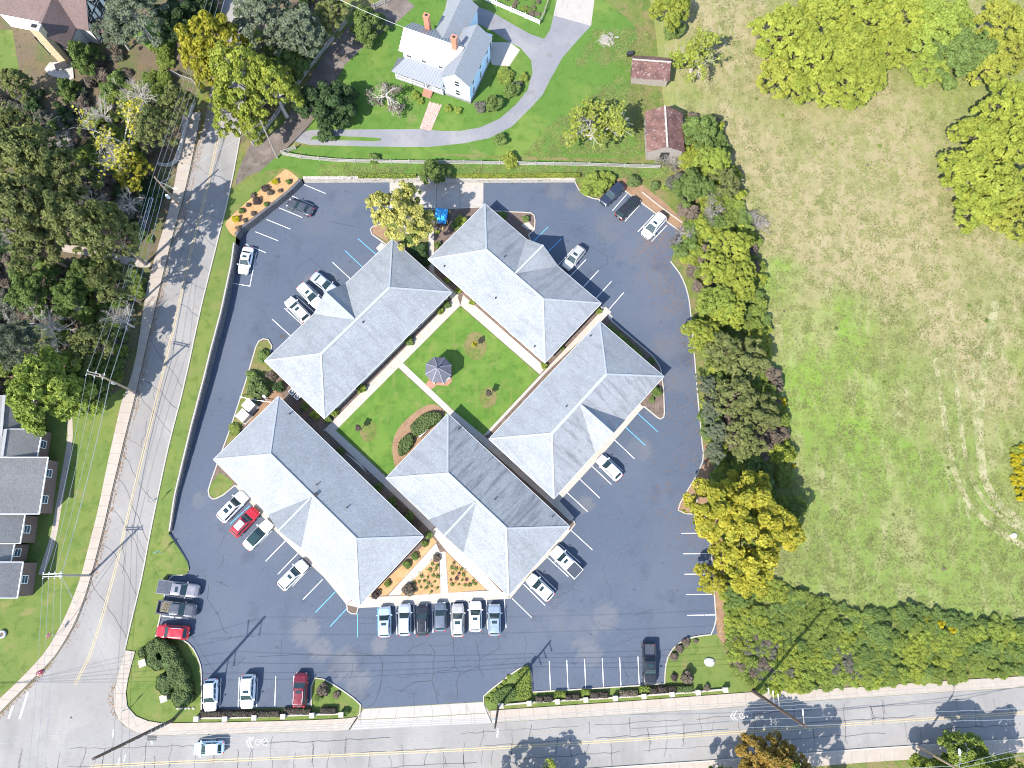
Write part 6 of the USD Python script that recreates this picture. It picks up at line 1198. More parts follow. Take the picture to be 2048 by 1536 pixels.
pB, cB, tB = pole((179, 1151), 9.3, 'pole with white cross-arms over the lower left lawn', 'grey_pole', .15, (112, 1150.5)); armB = arms(pB, cB, tB[2] - .2, math.radians(2), 2.5, n=4, mat='white_trim', off=tuple(tB[:2] + np.array([-.6, 0])))
pC, cC, tC = pole((358, 409), 8.6, 'pole with street lamp over the upper left sidewalk', 'tan_pole', .15, (309, 354))
MB().box((-.35, -.25, 3.1), (.42, .34, .95)).build('terminal_box', 'white_metal', pC)
lampxy = P(346, 377, cC[2] + 7.2) - cC[:2]; l0 = tC * .84; MB().tube([tuple(l0), tuple((l0 + [*lampxy, 7.4]) / 2 + [0, 0, .25]), (*lampxy, 7.3)], .045, 6).build('lamp_arm', 'galvanised', pC); MB().tube([(*lampxy, 7.28), (*(lampxy * 1.0 + np.array([.45, -.1])), 7.25), (*(lampxy + np.array([.75, -.15])), 7.25)], [.08, .2, .1], 8).build('lamp_head', 'white_metal', pC)
pD, cD, tD = pole((346, 1440), 19.0, 'very tall dark leaning pole with side brackets at the street corner', 'pole_wood', .21, (186, 1518))
def standoffs(o, t0, zs, dirs, ln=1.3):
    for k, f in enumerate(zs):
        p = t0 * f; d = np.array([math.cos(dirs[k]), math.sin(dirs[k]), .04]) * ln; MB().bar(tuple(p), tuple(p + d), .08).build('bracket', 'grey_pole', o); MB().tube([tuple(p + d * .7), tuple(p + d * 1.12)], [.06, .09], 8).build('insulator', 'insulator', o)
standoffs(pD, tD, (.97, .80, .68, .60), (-1.7, 1.57, -1.65, -1.7), 2.0)
for k, f in enumerate((.16, .22, .28, .34)): p_ = tD * f; MB().tube([(p_[0] + .3 * math.cos(t), p_[1] + .3 * math.sin(t), p_[2]) for t in np.linspace(0, 6.28, 13)], .03, 5, False).build('band', 'galvanised', pD)
MB().tube([(-.20, -.2, .1), *(tuple(tD * f + (-.1, -.28, 0)) for f in (.1, .2, .3, .42))], .05, 6).build('conduit', 'white_metal', pD)
for k in range(3): p_ = tD * (.30 + .03 * k) + (.1 + .35 * k, -1.3, 0); MB().tube([tuple(p_), tuple(p_ + (.05, .0, .35))], [.1, .08], 8).build('cutout', 'insulator', pD)
pE, cE, tE = pole((1506, 1382), 17.5, 'tall dark pole crossing the lower street at right, three pale brackets', 'pole_wood', .22, (1611, 1453)); standoffs(pE, tE, (.98, .55, .45, .36), (1.6, 1.6, 1.6, 1.6), 1.6)
pF, cF, tF = pole((1836, 1493), 9.8, 'tan pole on the far side of the lower street', 'tan_pole', .15, (1918, 1540)); 
lf = P(1917, 1510, cF[2] + 9.0) - cF[:2]; MB().tube([tuple(tF), (*(lf * .6 + tF[:2] * .4), 9.6), (*lf, 9.3)], .045, 6).build('lamp_arm', 'galvanised', pF); MB().tube([(*lf, 9.28), (*(lf + [.05, .45]), 9.25), (*(lf + [.05, .8]), 9.25)], [.08, .2, .1], 8).build('lamp_head', 'white_metal', pF)
pG, cG, tG = pole((997, 1411), 12.2, 'slim dark pole with three-pronged bracket at the right corner of the driveway', 'pole_wood', .15, (990, 1456)); standoffs(pG, tG, (.97, .86, .76), (-1.3, -1.3, -1.3), 1.1); MB().tube([tuple(tG * .72 + (-.28, 0, -.5)), tuple(tG * .72 + (-.28, 0, .3))], .2, 10).build('transformer', 'white_metal', pG)
pH, cH, tH = pole((555, 317), 9.4, 'thin bare pole at the entrance of the house driveway', 'grey_pole', .12, (521, 241))
pI, cI, tI = pole((520, -70), 9.0, 'pole beyond the upper left edge', 'tan_pole', .15)
# lines along the left street
off_frame = lambda px, py, z: np.array([*P(px, py, z), z])
nC = [off_frame(305.5, 352, cC[2] + 8.4), off_frame(314, 357, cC[2] + 7.9), off_frame(320, 372, cC[2] + 7.2), off_frame(328, 378, cC[2] + 6.2)]
south = [off_frame(a, 1700, 9) for a in (40, 58, 76, 92)]
north = [off_frame(a, -60, 10) for a in (430, 442, 455, 466)]
names = ['left-most', 'second', 'third', 'right-most']
for k in range(3):
    a = np.array(armA[k]); b = np.array(armB[k])
    wire([nC[k], a], f'overhead wire between the two upper left poles, {names[k]} of four', .022); wire([a, b], f'overhead wire above the apartment lawn, {names[k]} of four', .022); wire([b, south[k]], f'wire running off the bottom from the white cross-arms, {names[k]} of four', .022); wire([nC[k], north[k]], f'wire above the upper left sidewalk, {names[k]} of four', .022)
a4 = cA + tA * .72; b4 = cB + tB * .85
wire([nC[3], a4], 'thick pale cable between the two upper left poles, nearest the street', .045); wire([a4, b4], 'thick pale cable above the apartment lawn, nearest the street', .045); wire([nC[3], north[3]], 'thick pale cable above the upper left sidewalk', .04); wire([b4, off_frame(120, 1268, .3)], 'pale guy wire from the white cross-arm pole to the sidewalk', .03, .0); wire([b4, off_frame(150, 1205, .3)], 'thin guy wire slanting to the sidewalk', .02, 0)
wire([cC + tC * .8, cH + tH * .95], 'service wire crossing the upper left street', .02); wire([cB + tB * .9, cD + tD * .45], 'wire from the white cross-arms to the corner pole', .02); wire([off_frame(640, -20, 9), off_frame(806, 54, 8.6)], 'service wire to the blue house roof', .025, .3)
d_pts = [cD + tD * f for f in (1.0, .83, .66, .55, .45, .38)]; e_pts = [cE + tE * f for f in (.98, .80, .58, .48, .40, .33)]; g_pts = [cG + tG * f for f in (.98, .9, .8, .74, .66, .6)]; far = [off_frame(2600, y, z) for y, z in ((1430, 18), (1400, 15), (1370, 10), (1350, 9), (1335, 8), (1320, 7))]
for k in range(6):
    lb = ['topmost', 'second', 'third', 'fourth', 'fifth', 'lowest'][k]
    if k < 2: wire([d_pts[k], e_pts[k]], f'wire over the lower street between the two tall dark poles, {lb}', .02, 1.0, 'wire')
    else: wire([d_pts[k], g_pts[k], e_pts[k]], f'wire over the lower street past the driveway pole, {lb}', .022, .6, 'wire')
    wire([e_pts[k], far[k]], f'wire over the lower street at right, {lb}', .022, .8); wire([d_pts[k], off_frame(-500, 1640 - 30 * k, 14 - k)], f'wire leaving the corner pole to the left, {lb}', .02, .6)
for k, y in enumerate((1545, 1512)): wire([off_frame(1200, y + 60, 9), cF + tF * (.95 - .1 * k), off_frame(2500, y - 120, 9)], f"wire above the far side of the lower street, {['upper', 'lower'][k]}", .03, .5)
for k, ((x0, y0), (x1, y1), lb) in enumerate((((302.5, 396), (272, 505), 'silver slack-cable rack hung on the wires, nearer the lamp pole'), ((264, 523), (243, 598), 'silver slack-cable rack hung on the wires, farther from the lamp pole'))):
    zz = cC[2] + 6.6; a, b = off_frame(x0, y0, zz), off_frame(x1, y1, zz); d = (b - a) / np.linalg.norm(b - a); s = np.array([-d[1], d[0], 0]) * .28
    o = xf('cable_rack', (0, 0, 0), label=lb, cat='cable rack')
    for j in (-1, 1): MB().tube([a + s * j, b + s * j], .05, 6).build('cable', 'galvanised', o)
    for t in np.linspace(0, 1, 5): MB().bar(a + (b - a) * t - s * 1.1, a + (b - a) * t + s * 1.1, .05).build('strap', 'galvanised', o)
# signs
def sign(base, h, ang, label, kind, shape='rect'):
    c = G(*base); o = xf('street_sign', (*c[:2], c[2]), ang, label=label, cat='sign'); MB().tube([(0, 0, 0), (0, 0, h)], .04, 6).build('post', 'galvanised', o)
    if shape == 'oct': p = Point(0, 0).buffer(.42, quad_segs=2); p = affinity.rotate(p, 22.5)
    else: p = sbox(-.42, -.32, .42, .32)
    m = MB().prism(p, 0, .02); v, f = m.mesh(); v = np.column_stack([v[:, 0], v[:, 2] + .05, v[:, 1] + h - .35]); obj('sign_panel', (v, f), kind, o); v2 = v.copy(); v2[:, 1] += .021; obj('sign_back', (v2, f), 'sign_back', o)
    return o, h
so, h = sign((116, 1268), 2.4, math.radians(80), 'red stop sign on a post in the lower left lawn', 'stop_red', 'oct')
tm = meshkit.text_mesh('STOP', .22, .004, True); v = np.array(tm.vertices); v = np.column_stack([v[:, 0] - v[:, 0].mean(), .046 - v[:, 2], v[:, 1] + h - .46]); obj('lettering', (v, np.array(tm.faces)), 'white_trim', so)
sign((326, 1105), 2.3, math.radians(25), 'small teal street sign on the grass strip, lower of two', 'sign_green'); sign((322, 1001), 2.2, math.radians(35), 'small sign on the grass strip, upper of two', 'sign_back'); sign((260, 1416), 2.4, math.radians(40), 'crossed street-name sign at the corner sidewalk', 'sign_back')
# yard things
for (px, py, a, b), lb in (((497, 810.5, 1.5, 1.35), 'white electrical cabinet beside the hedge ball, nearer the pipe rail'), ((485, 831, 1.45, 1.45), 'white electrical cabinet nearer the lot kerb')):
    c = P(px, py, 1.5); o = xf('electrical_cabinet', (*c, .1), math.radians(-40), label=lb, cat='cabinet'); MB().box((0, 0, .08), (a + .3, b + .3, .16)).build('plinth', 'concrete', o); MB().box((0, 0, .80), (a, b, 1.3)).build('body', 'galvanised', o); MB().box((0, 0, 1.48), (a + .08, b + .08, .08)).build('lid', 'white_metal', o)
    for s in (-.25, .25): MB().box((s * a, -b / 2 - .01, .8), (a * .44, .03, 1.1)).build('door', 'galvanised', o)
for (px, py), lb in (((584, 783), 'round-fan air conditioner, upper of two by the office wall'), ((594.5, 792.5), 'round-fan air conditioner, lower of two by the office wall')):
    c = P(px, py, 1.0); o = xf('air_conditioner', (*c, .1), math.radians(-43), label=lb, cat='air conditioner', group='air conditioners by the office wall'); MB().box((0, 0, .42), (.86, .86, .84)).build('casing', 'black_metal', o)
    for r, mt, nm in ((.40, 'white_metal', 'grille_ring'), (.24, 'galvanised', 'grille_ring')): MB().tube([(r * math.cos(t), r * math.sin(t), .88) for t in np.linspace(0, 2 * math.pi, 25)], .035, 5, False).build(nm, mt, o)
    MB().prism(sbox(-.45, -.45, .45, .45).difference(sbox(-.37, -.37, .37, .37)), .83, .89).build('rim', 'white_metal', o); MB().tube([(0, 0, .8), (0, 0, .92)], .12, 10).build('fan_hub', 'insulator', o)
c = P(882, 431, 1.35); o = xf('dumpster', (*c, .1), math.radians(-8), label='blue dumpster with shiny blue lids on the pad edge', cat='dumpster')
MB().add(m3.Manifold.hull_points(np.array([(x, y, z) for x, y, z in ((-.85, -1.0, .12), (.85, -1.0, .12), (-.85, 1.0, .12), (.85, 1.0, .12), (-.95, -1.15, 1.0), (1.0, -1.15, 1.0), (-.95, 1.1, 1.4), (1.0, 1.1, 1.4))], float))).build('bin', 'bin_blue', o)
for s in (-1, 1): v = np.array([(s * .03, -1.2, 1.04), (s * .98, -1.2, 1.04), (s * .98, 1.14, 1.44), (s * .03, 1.14, 1.44)]); v = np.vstack([v, v + (0, 0, .05)]); obj('lid', m3.Manifold.hull_points(v), 'blue_tarp', o)
MB().box((-.3, -1.09, .62), (.7, .04, .28)).build('label_plate', 'faded_white', o)
for s in (-1, 1): MB().box((s * 1.0, 0, .75), (.14, .9, .14)).build('side_pocket', 'bin_blue', o)
for (px, py), lb in (((895, 447), 'yellow bollard at the lower right corner of the dumpster'), ((900, 427), 'pale bollard at the upper right corner of the dumpster'), ((886, 459), 'short yellow bollard below the dumpster')):
    c = P(px, py, .1); o = xf('bollard', (*c, .1), label=lb, cat='bollard'); MB().tube([(0, 0, 0), (0, 0, 1.05)], .09, 10).build('post', 'bollard_yellow', o); MB().tube([(0, 0, 1.05), (0, 0, 1.1)], [.09, .03], 10).build('cap', 'bollard_yellow' , o)
a, b, c_ = off_frame(480, 793, .9), off_frame(503, 799, .9), off_frame(541, 804, .9); o = xf('pipe_rail', (0, 0, 0), label='white pipe rail crossing the bed by the electrical cabinets', cat='railing'); MB().tube([a, b, c_], .06, 6).build('rail', 'white_metal', o)
for q in (a, (b + c_) / 2, c_): MB().tube([(q[0], q[1], .05), tuple(q)], .05, 6).build('post', 'white_metal', o)
c = P(528, 793, .9); o = xf('meter_box', (*c, .1), -.7, label='small white meter box near the office corner', cat='box'); MB().box((0, 0, .5), (.55, .35, .8)).build('case', 'white_metal', o); MB().box((0, 0, -.0), (.7, .5, .2)).build('base', 'concrete', o)
rs = np.random.default_rng(8)
def rock(px, py, r, label, name='boulder', mat='boulder', zs=.6):
    c = G(px, py); s = trimesh.creation.icosphere(2, 1.0); v = np.array(s.vertices); v *= (1 + .5 * (meshkit.fbm(v * 1.6 + px, 3, 4)[:, None] - .5)); v *= (r, r * .8, r * zs); o = xf(name, (*c[:2], c[2] + r * .15), label=label, cat='rock'); obj('stone', (v, s.faces), mat, o, smooth=40)
rock(1386, 998, .75, 'pale boulder in the bark bed under the golden tree'); rock(1418.5, 1324, .75, 'broken white rock on the lower right corner lawn', zs=.3); rock(1683, 1296, 1.0, 'pale boulder in the brambles at lower right'); rock(2027, 1071, .45, 'white stone in the meadow near the right edge', 'boulder', 'white_trim'); rock(1797, 1360, .5, 'tan rock at the verge of the lower street', 'boulder', 'pine_straw')
for k, x in enumerate((1425, 1452, 1485, 1515, 1548)): rock(*L(0, 1152, x, 1057), .22, f"small pale stone in the row below the clipped shrub, {['first', 'second', 'third', 'fourth', 'fifth'][k]} from the left", 'edging_stone', 'pale_stone')
c = G(6, 1268); o = xf('tyre_planter', (*c[:2], c[2]), label='old grey tyre planter at the left picture edge', cat='planter'); t = trimesh.creation.torus(.42, .17); t.apply_translation([0, 0, .2]); obj('tyre', t, 'sign_back', o, smooth=True); MB().tube([(0, 0, .05), (0, 0, .25)], .38, 12).build('soil', 'brown_mulch', o)
c = G(81, 1345); o = xf('cloth', (*c[:2], c[2] + .14), .5, label='crumpled dark red cloth lying on the sidewalk', cat='cloth'); s = trimesh.creation.icosphere(2, 1.0); v = np.array(s.vertices); v = v * (1 + .8 * (meshkit.fbm(v * 2.2, 3, 9)[:, None] - .5)) * (.6, .3, .12); obj('fabric', (v, s.faces), 'paint_maroon', o)
c = G(1212, 82); o = xf('brush_pile', (*c[:2], c[2]), label='pile of dry sticks on the upper lawn', cat='brush pile'); m = MB()
for k in range(70): a = rs.uniform(0, 6.28); p_ = np.array([rs.normal() * .6, rs.normal() * .5, abs(rs.normal()) * .22]); m.tube([p_ - (math.cos(a) * .6, math.sin(a) * .6, 0), p_ + (math.cos(a) * .6, math.sin(a) * .6, rs.uniform(-.1, .2))], .03, 4)
m.build('sticks', 'pale_bark', o)
for (px, py, a), lb in (((1233, 75, .1), 'short pale plank on the upper lawn, right-hand one'), ((1222, 68, -.5), 'short pale plank on the upper lawn, left-hand one')): c = G(px, py); o = xf('plank', (*c[:2], c[2] + .05), a, label=lb, cat='plank'); MB().box((0, 0, 0), (.8, .25, .07)).build('board', 'rail_wood', o)
c = P(803, 873, .5); o = xf('bench', (*P(847, 866, .4), .12), math.radians(47), label='wooden bench by the office wall behind the clipped courtyard hedges', cat='bench'); MB().box((0, 0, .44), (1.8, .45, .06)).build('seat', 'rail_wood', o); MB().box((0, -.24, .72), (1.8, .05, .4)).build('backrest', 'rail_wood', o)
for s in (-1, 1): MB().box((s * .8, 0, .2), (.08, .42, .42)).build('leg', 'rail_wood', o)
# ------------------------------------------------------------------ trees and shrubs, each where the photo shows it
T3 = 'yellow-green maples along the top of the meadow'
for kd, x, y, r, lb in (('maple_a', 1572, 55, 62, 'yellow-green maple at the left end of the upper canopy'), ('maple_b', 1650, 30, 66, 'yellow-green maple second along the top edge of the upper canopy'), ('maple_a', 1740, 22, 66, 'yellow-green maple third along the top edge of the upper canopy'), ('maple_b', 1815, 25, 58, 'yellow-green maple beside the green tree at the top edge'),
    ('maple_a', 1625, 105, 62, 'yellow-green maple in the middle left of the upper canopy'), ('maple_b', 1705, 95, 66, 'yellow-green maple in the middle of the upper canopy'), ('maple_a', 1785, 88, 52, 'yellow-green maple right of the middle of the upper canopy'), ('flecked_tree', 1562, 150, 48, 'yellow tinged tree at the lower left corner of the upper canopy'), ('maple_b', 1642, 168, 52, 'yellow-green maple at the lower edge of the upper canopy, above the pale field'), ('maple_a', 1722, 155, 56, 'yellow-green maple at the lower right corner of the upper canopy'),
    ('green_tree', 1890, 45, 70, 'light green tree at the top edge right of the yellow-green maples'), ('canopy_green', 1925, 98, 66, 'green spreading tree right of the yellow-green maples'), ('green_tree', 1862, 128, 44, 'small light green tree at the lower edge of the upper right trees'), ('flecked_tree', 2010, 40, 56, 'orange-flecked yellow tree in the upper right corner'), ('flecked_tree', 1985, 128, 46, 'orange-flecked yellow tree just below the green spreading tree'), ('flecked_tree', 2045, 95, 44, 'yellow tree cut by the right edge near the top corner')):
    tree(kd, x, y, r, lb, T3)
T4 = 'big yellow-green maples at the right edge of the meadow'
for kd, x, y, r, lb in (('maple_a', 2030, 205, 62, 'topmost maple of the big clump on the right edge'), ('maple_b', 1972, 270, 60, 'upper left maple of the big clump on the right edge'), ('maple_a', 2040, 300, 66, 'middle maple of the clump cut by the right edge'), ('maple_b', 1938, 345, 58, 'left-most maple of the big clump on the right edge'), ('maple_a', 1995, 372, 64, 'maple in the heart of the big clump on the right edge'), ('maple_b', 1955, 415, 48, 'lowest left maple of the big clump on the right edge'), ('flecked_tree', 2035, 425, 58, 'orange-flecked maple at the bottom of the big clump on the right edge')):
    tree(kd, x, y, r, lb, T4)
tree('thin_leaved_tree', 1190, 235, 88, 'thin-leaved yellow tree with pale bare limbs between driveway and long rusty shed', sz=.85)
tree('thin_leaved_tree', 1398, 100, 66, 'leaning thin-leaved yellow tree beside the small low rusty shed'); tree('maple_b', 1345, 12, 44, 'yellow-green tree cut by the top edge, left of the leaning tree')
tree('pale_locust', 801, 422, 66, 'airy yellow tree beside the concrete pad', sz=1.45); tree('green_bush_tree', 866, 341, 30, 'round dark green shrub tree standing in the bank fence line')
tree('gold_tree', 1497, 1052, 118, 'large golden maple beside the right edge of the lot'); tree('magnolia', 655, 203, 58, 'dense dark evergreen beside the gravel lane', name='evergreen_tree'); tree('green_bush_tree', 733, 43, 40, 'green tree left of the blue house at the top'); tree('weeping_tree', 768, 172, 52, 'grey weeping tree with bare branches left of the blue house porch')
# hedgerow right of the lot
HR = 'yellow-green trees of the hedgerow right of the lot'
for kd, x, y, r, lb in (('maple_b', 1468, 492, 46, 'upper yellow-green tree of the hedgerow by the lot curve'), ('maple_a', 1440, 535, 42, 'yellow-green tree of the hedgerow leaning over the lot curve'), ('maple_a', 1478, 552, 46, 'bright yellow-green tree midway down the hedgerow'), ('green_tree', 1438, 600, 44, 'olive-green tree in the middle of the hedgerow'), ('maple_b', 1462, 618, 40, 'yellow-green tree just below the middle of the hedgerow'), ('maple_b', 1405, 665, 40, 'yellow-green tree nearest the lot kerb by the hedge-fronted office'), ('oak_a', 1450, 700, 44, 'mixed green and rust tree in the lower hedgerow'), ('oak_b', 1500, 720, 48, 'dark olive tree on the field side of the lower hedgerow'), ('oak_a', 1475, 790, 50, 'dull green tree in the lower hedgerow above the golden maple'), ('oak_b', 1525, 830, 46, 'dark green tree on the field side above the golden maple'), ('oak_b', 1490, 880, 44, 'shaded dark tree directly above the golden maple'),
    ('yellow_tree', 1425, 1160, 34, 'small golden tree at the foot of the large golden maple'), ('canopy_green', 1478, 1190, 30, 'green tree below the golden maple beside the lot edge')):
    tree(kd, x, y, r, lb, HR)
for kd, x, y, r, lb in (('pine', 1415, 770, 26, 'narrow pine at the lot kerb, upper of four'), ('pine', 1424, 815, 27, 'narrow pine at the lot kerb, second of four'), ('pine', 1432, 860, 28, 'narrow pine at the lot kerb, third of four'), ('pine', 1432, 905, 25, 'narrow pine at the lot kerb, lowest of four')): tree(kd, x, y, r, lb, 'narrow pines along the right kerb', sz=.8)
for kd, x, y, r, lb in (('bare_shrub', 1335, 315, 32, 'bare reddish shrub leaning on the lower end of the long rusty shed'), ('bare_shrub', 1430, 415, 40, 'bare brownish shrub at the top of the hedgerow'), ('bare_shrub', 1365, 470, 30, 'bare pale shrub leaning over the last parking bay'), ('bare_shrub', 1520, 440, 30, 'grey bare shrub on the field edge')): tree(kd, x, y, r, lb, 'bare shrubs of the hedgerow', cat='shrub')
tree('green_bush_tree', 1400, 262, 44, 'green bushy tree right of the long rusty shed'); tree('green_tree', 1428, 318, 38, 'lighter green bushy tree below the one by the rusty shed'); tree('canopy_green', 1385, 370, 40, 'grey-green bushy tree behind the pine straw strip', name='leafy_tree'); tree('oak_b', 1455, 360, 34, 'olive tree on the field side behind the pine straw strip')
# the woods on the left
LW = 'mixed trees of the woods left of the street'
for kd, x, y, r, lb in (('oak_a', 50, 300, 70, 'orange-tinged tree below the half-timbered house at the left edge'), ('oak_b', 115, 345, 62, 'orange-tinged green tree in the upper left woods'), ('oak_a', 45, 400, 72, 'green and orange tree at the left edge, middle of the woods'), ('oak_b', 130, 430, 66, 'large green tree with orange patches in the middle of the woods'), ('oak_a', 200, 455, 64, 'green tree of the woods nearest the slack cables'), ('oak_b', 65, 490, 60, 'green tree at the left edge above the shady roof'), ('canopy_green', 165, 548, 40, 'dark green tree just below the shaded path'),
    ('oak_b', 215, 560, 46, 'small green tree beside the lower slack-cable rack'), ('canopy_green', 60, 575, 52, 'dark green tree at the left edge above the bare tree'), ('canopy_green', 135, 590, 44, 'dark green tree in the shade above the bare tree'), ('oak_b', 178, 685, 52, 'low dark tree beside the left sidewalk'), ('pine', 30, 690, 56, 'grey pine at the left edge above the lime tree'), ('green_tree', 85, 775, 84, 'big yellow-green tree over the apartment roof'), ('canopy_green', 165, 760, 50, 'dark green tree between the apartment roof and the cross-arm pole'), ('oak_a', 25, 160, 34, 'shrubby green tree in front of the half-timbered house'), ('green_bush_tree', 165, 110, 34, 'bright green tree at the corner of the half-timbered house'), ('green_bush_tree', 135, 175, 24, 'small bright green tree below the stone terrace'), ('oak_b', 20, 250, 48, 'dark tree at the left edge below the terrace'),
    ('oak_b', 300, 250, 46, 'dark green tree beside the curved upper wall'), ('oak_b', 350, 200, 40, 'dark shaded tree beside the wooden railing')):
    tree(kd, x, y, r, lb, LW, sz=1.9 if x > 180 and y > 400 else 1.35)
tree('bare_gold_tree', 225, 262, 92, 'pale bare tree with a few golden leaves in the upper left woods', sz=1.0); tree('yellow_tree', 255, 330, 44, 'golden leafed tree beside the street lamp pole'); tree('bare_tree', 75, 640, 86, 'bare grey tree spreading over the lower left woods', sz=.9); tree('bare_tree', 268, 175, 60, 'bare tree above the curved upper wall'); tree('bare_tree', 145, 610, 40, 'small bare tree right of the large bare one'); tree('bare_tree', 190, 215, 50, 'bare tree below the stone terrace, left of the golden one'); tree('bare_tree', 245, 395, 44, 'bare grey tree beside the lamp pole below the golden one', sz=1.3); tree('bare_tree', 110, 280, 46, 'bare grey tree in the upper woods under the half-timbered house', sz=1.0); tree('bare_tree', 228, 630, 46, 'bare grey tree nearest the sidewalk in the lower woods', sz=1.5); tree('bare_tree', 90, 700, 40, 'bare grey tree above the lime tree in the lower woods', sz=1.0); tree('bare_tree', 20, 470, 40, 'bare grey tree at the left edge of the woods', sz=1.3); tree('bare_tree', 170, 395, 42, 'bare branches rising through the middle of the green woods', sz=1.5)
UP = 'trees over the upper street'
for kd, x, y, r, lb in (('yellow_tree', 425, 72, 62, 'bright yellow tree over the upper street, left-most'), ('yellow_tree', 410, 118, 48, 'bright yellow tree just above the dark wooden steps'), ('locust', 480, 140, 72, 'large airy yellow-green tree over the upper street'), ('locust', 455, 205, 52, 'yellow-green tree hanging low over the upper street'), ('locust', 540, 165, 62, 'yellow-green tree between the street and the gravel lane'), ('locust', 500, 245, 40, 'yellow-green tree lowest over the upper street')): tree(kd, x, y, r, lb, UP, sz=1.5)
for kd, x, y, r, lb in (('pine', 262, 20, 66, 'grey-green pine at the top edge beside the half-timbered house'), ('pine', 225, 55, 40, 'smaller grey-green pine at the house gable'), ('magnolia', 352, 35, 52, 'dark evergreen at the top edge left of the yellow trees'), ('pine', 520, 30, 66, 'grey-green pine at the top edge above the yellow-green trees'), ('pine', 590, 55, 62, 'big grey-green pine left of the gravel lane'), ('canopy_green', 575, 110, 48, 'green tree below the big pine by the gravel lane'), ('magnolia', 400, 5, 40, 'dark evergreen cut by the top edge above the yellow trees'), ('oak_b', 655, 25, 44, 'dull brown-green tree at the top of the gravel lane')): tree(kd, x, y, r, lb, UP)
# lower edge
tree('orange_tree', 1545, 1540, 74, 'orange-brown tree cut by the bottom edge'); tree('green_tree', 1945, 1535, 66, 'bright green tree cut by the bottom edge at right'); tree('locust', 1030, 1608, 66, 'leafy tree below the frame throwing its shadow over the street'); tree('locust', 1100, 1600, 58, 'second leafy tree below the frame shading the street'); tree('locust', 1455, 1600, 62, 'leafy tree below the frame, left of the orange one', None);
tree('locust', 1602, 1628, 80, 'large leafy tree below the frame, right of the orange one', sz=1.5); tree('locust', 2010, 1600, 70, 'leafy tree below the frame at the lower right corner', sz=1.4); tree('maple_a', 1880, 1575, 58, 'leafy tree below the frame beside the bright green one')
# small trees and shrubs
for (x, y, c, lb) in ((948, 689, 'gold', 'young sapling in the upper courtyard grass ring'), (977, 787, 'brown', 'young sapling in the lower right courtyard grass ring'), (716, 857, 'brown', 'young sapling on the hedge-side courtyard lawn')):
    q = P(x, y, 1.7); o = xf('sapling', (*q, .11), label=lb, cat='sapling'); MB().tube([(0, 0, -.05), (.02, .02, 1.0), (0, 0, 2.0)], [.045, .035, .02], 6).build('stem', 'bark', o)
    w = xf('crown', (0, 0, 1.2), 1.0, (.62, .62, .95), parent=o); w.GetReferences().AddInternalReference('/kinds/bush_' + c); w.SetInstanceable(True)
for col, x, y, r, lb, h in (('lime', 1184, 368, 33, 'big lime-green shrub at the upper right corner of the lot', .7), ('lime', 1216, 357, 22, 'smaller lime-green shrub merging with the big one at the upper right corner', .7), ('hedge', 1268, 363, 18, 'round clipped green shrub beside the dark blue-black car', .9), ('hedge', 1310, 373, 13, 'small clipped green shrub next to the lime one', .9), ('lime', 1331, 371, 11, 'small bright lime shrub at the top of the pine straw strip', .9), ('grey', 1352, 368, 24, 'grey-green shrub behind the pine straw strip', .8), ('green', 1000, 278, 17, 'small dark green shrub on the grass inside the driveway loop', 1.0), ('yellow', 1023, 322, 20, 'yellow-green shrub growing through the bank fence', 1.0), ('green', 748, 319, 14, 'small yellow-green shrub in the bank fence left of the shrub tree', .9),
    ('green', 985, 207, 22, 'dark green shrub at the right corner of the blue house', 1.0), ('grey', 962, 213, 16, 'grey-green shrub below the right corner of the blue house', 1.0), ('green', 1022, 180, 20, 'green shrub beside the inner driveway curve', .9), ('lime', 1049, 156, 12, 'bright green shrub at the driveway edge by the cobbled yard', .9), ('grey', 1035, 172, 12, 'blue-grey shrub next to the driveway curve', .8), ('bramble', 1010, 150, 22, 'weedy shrub in the bed right of the blue house', .6), ('green', 1345, 60, 26, 'green shrub under the tree at the top edge', .8),
    ('lime', 830, 192, 11, 'pale flowering shrub left of the porch steps', .8), ('lime', 842, 204, 9, 'pale flowering shrub nearest the porch steps', .8), ('lime', 895, 218, 10, 'pale flowering shrub right of the brick path', .8), ('lime', 917, 220, 10, 'pale flowering shrub under the front gable', .8), ('green', 0, 0, 0, '', 1)):
    if r: bush(col, x, y, r, lb, h)
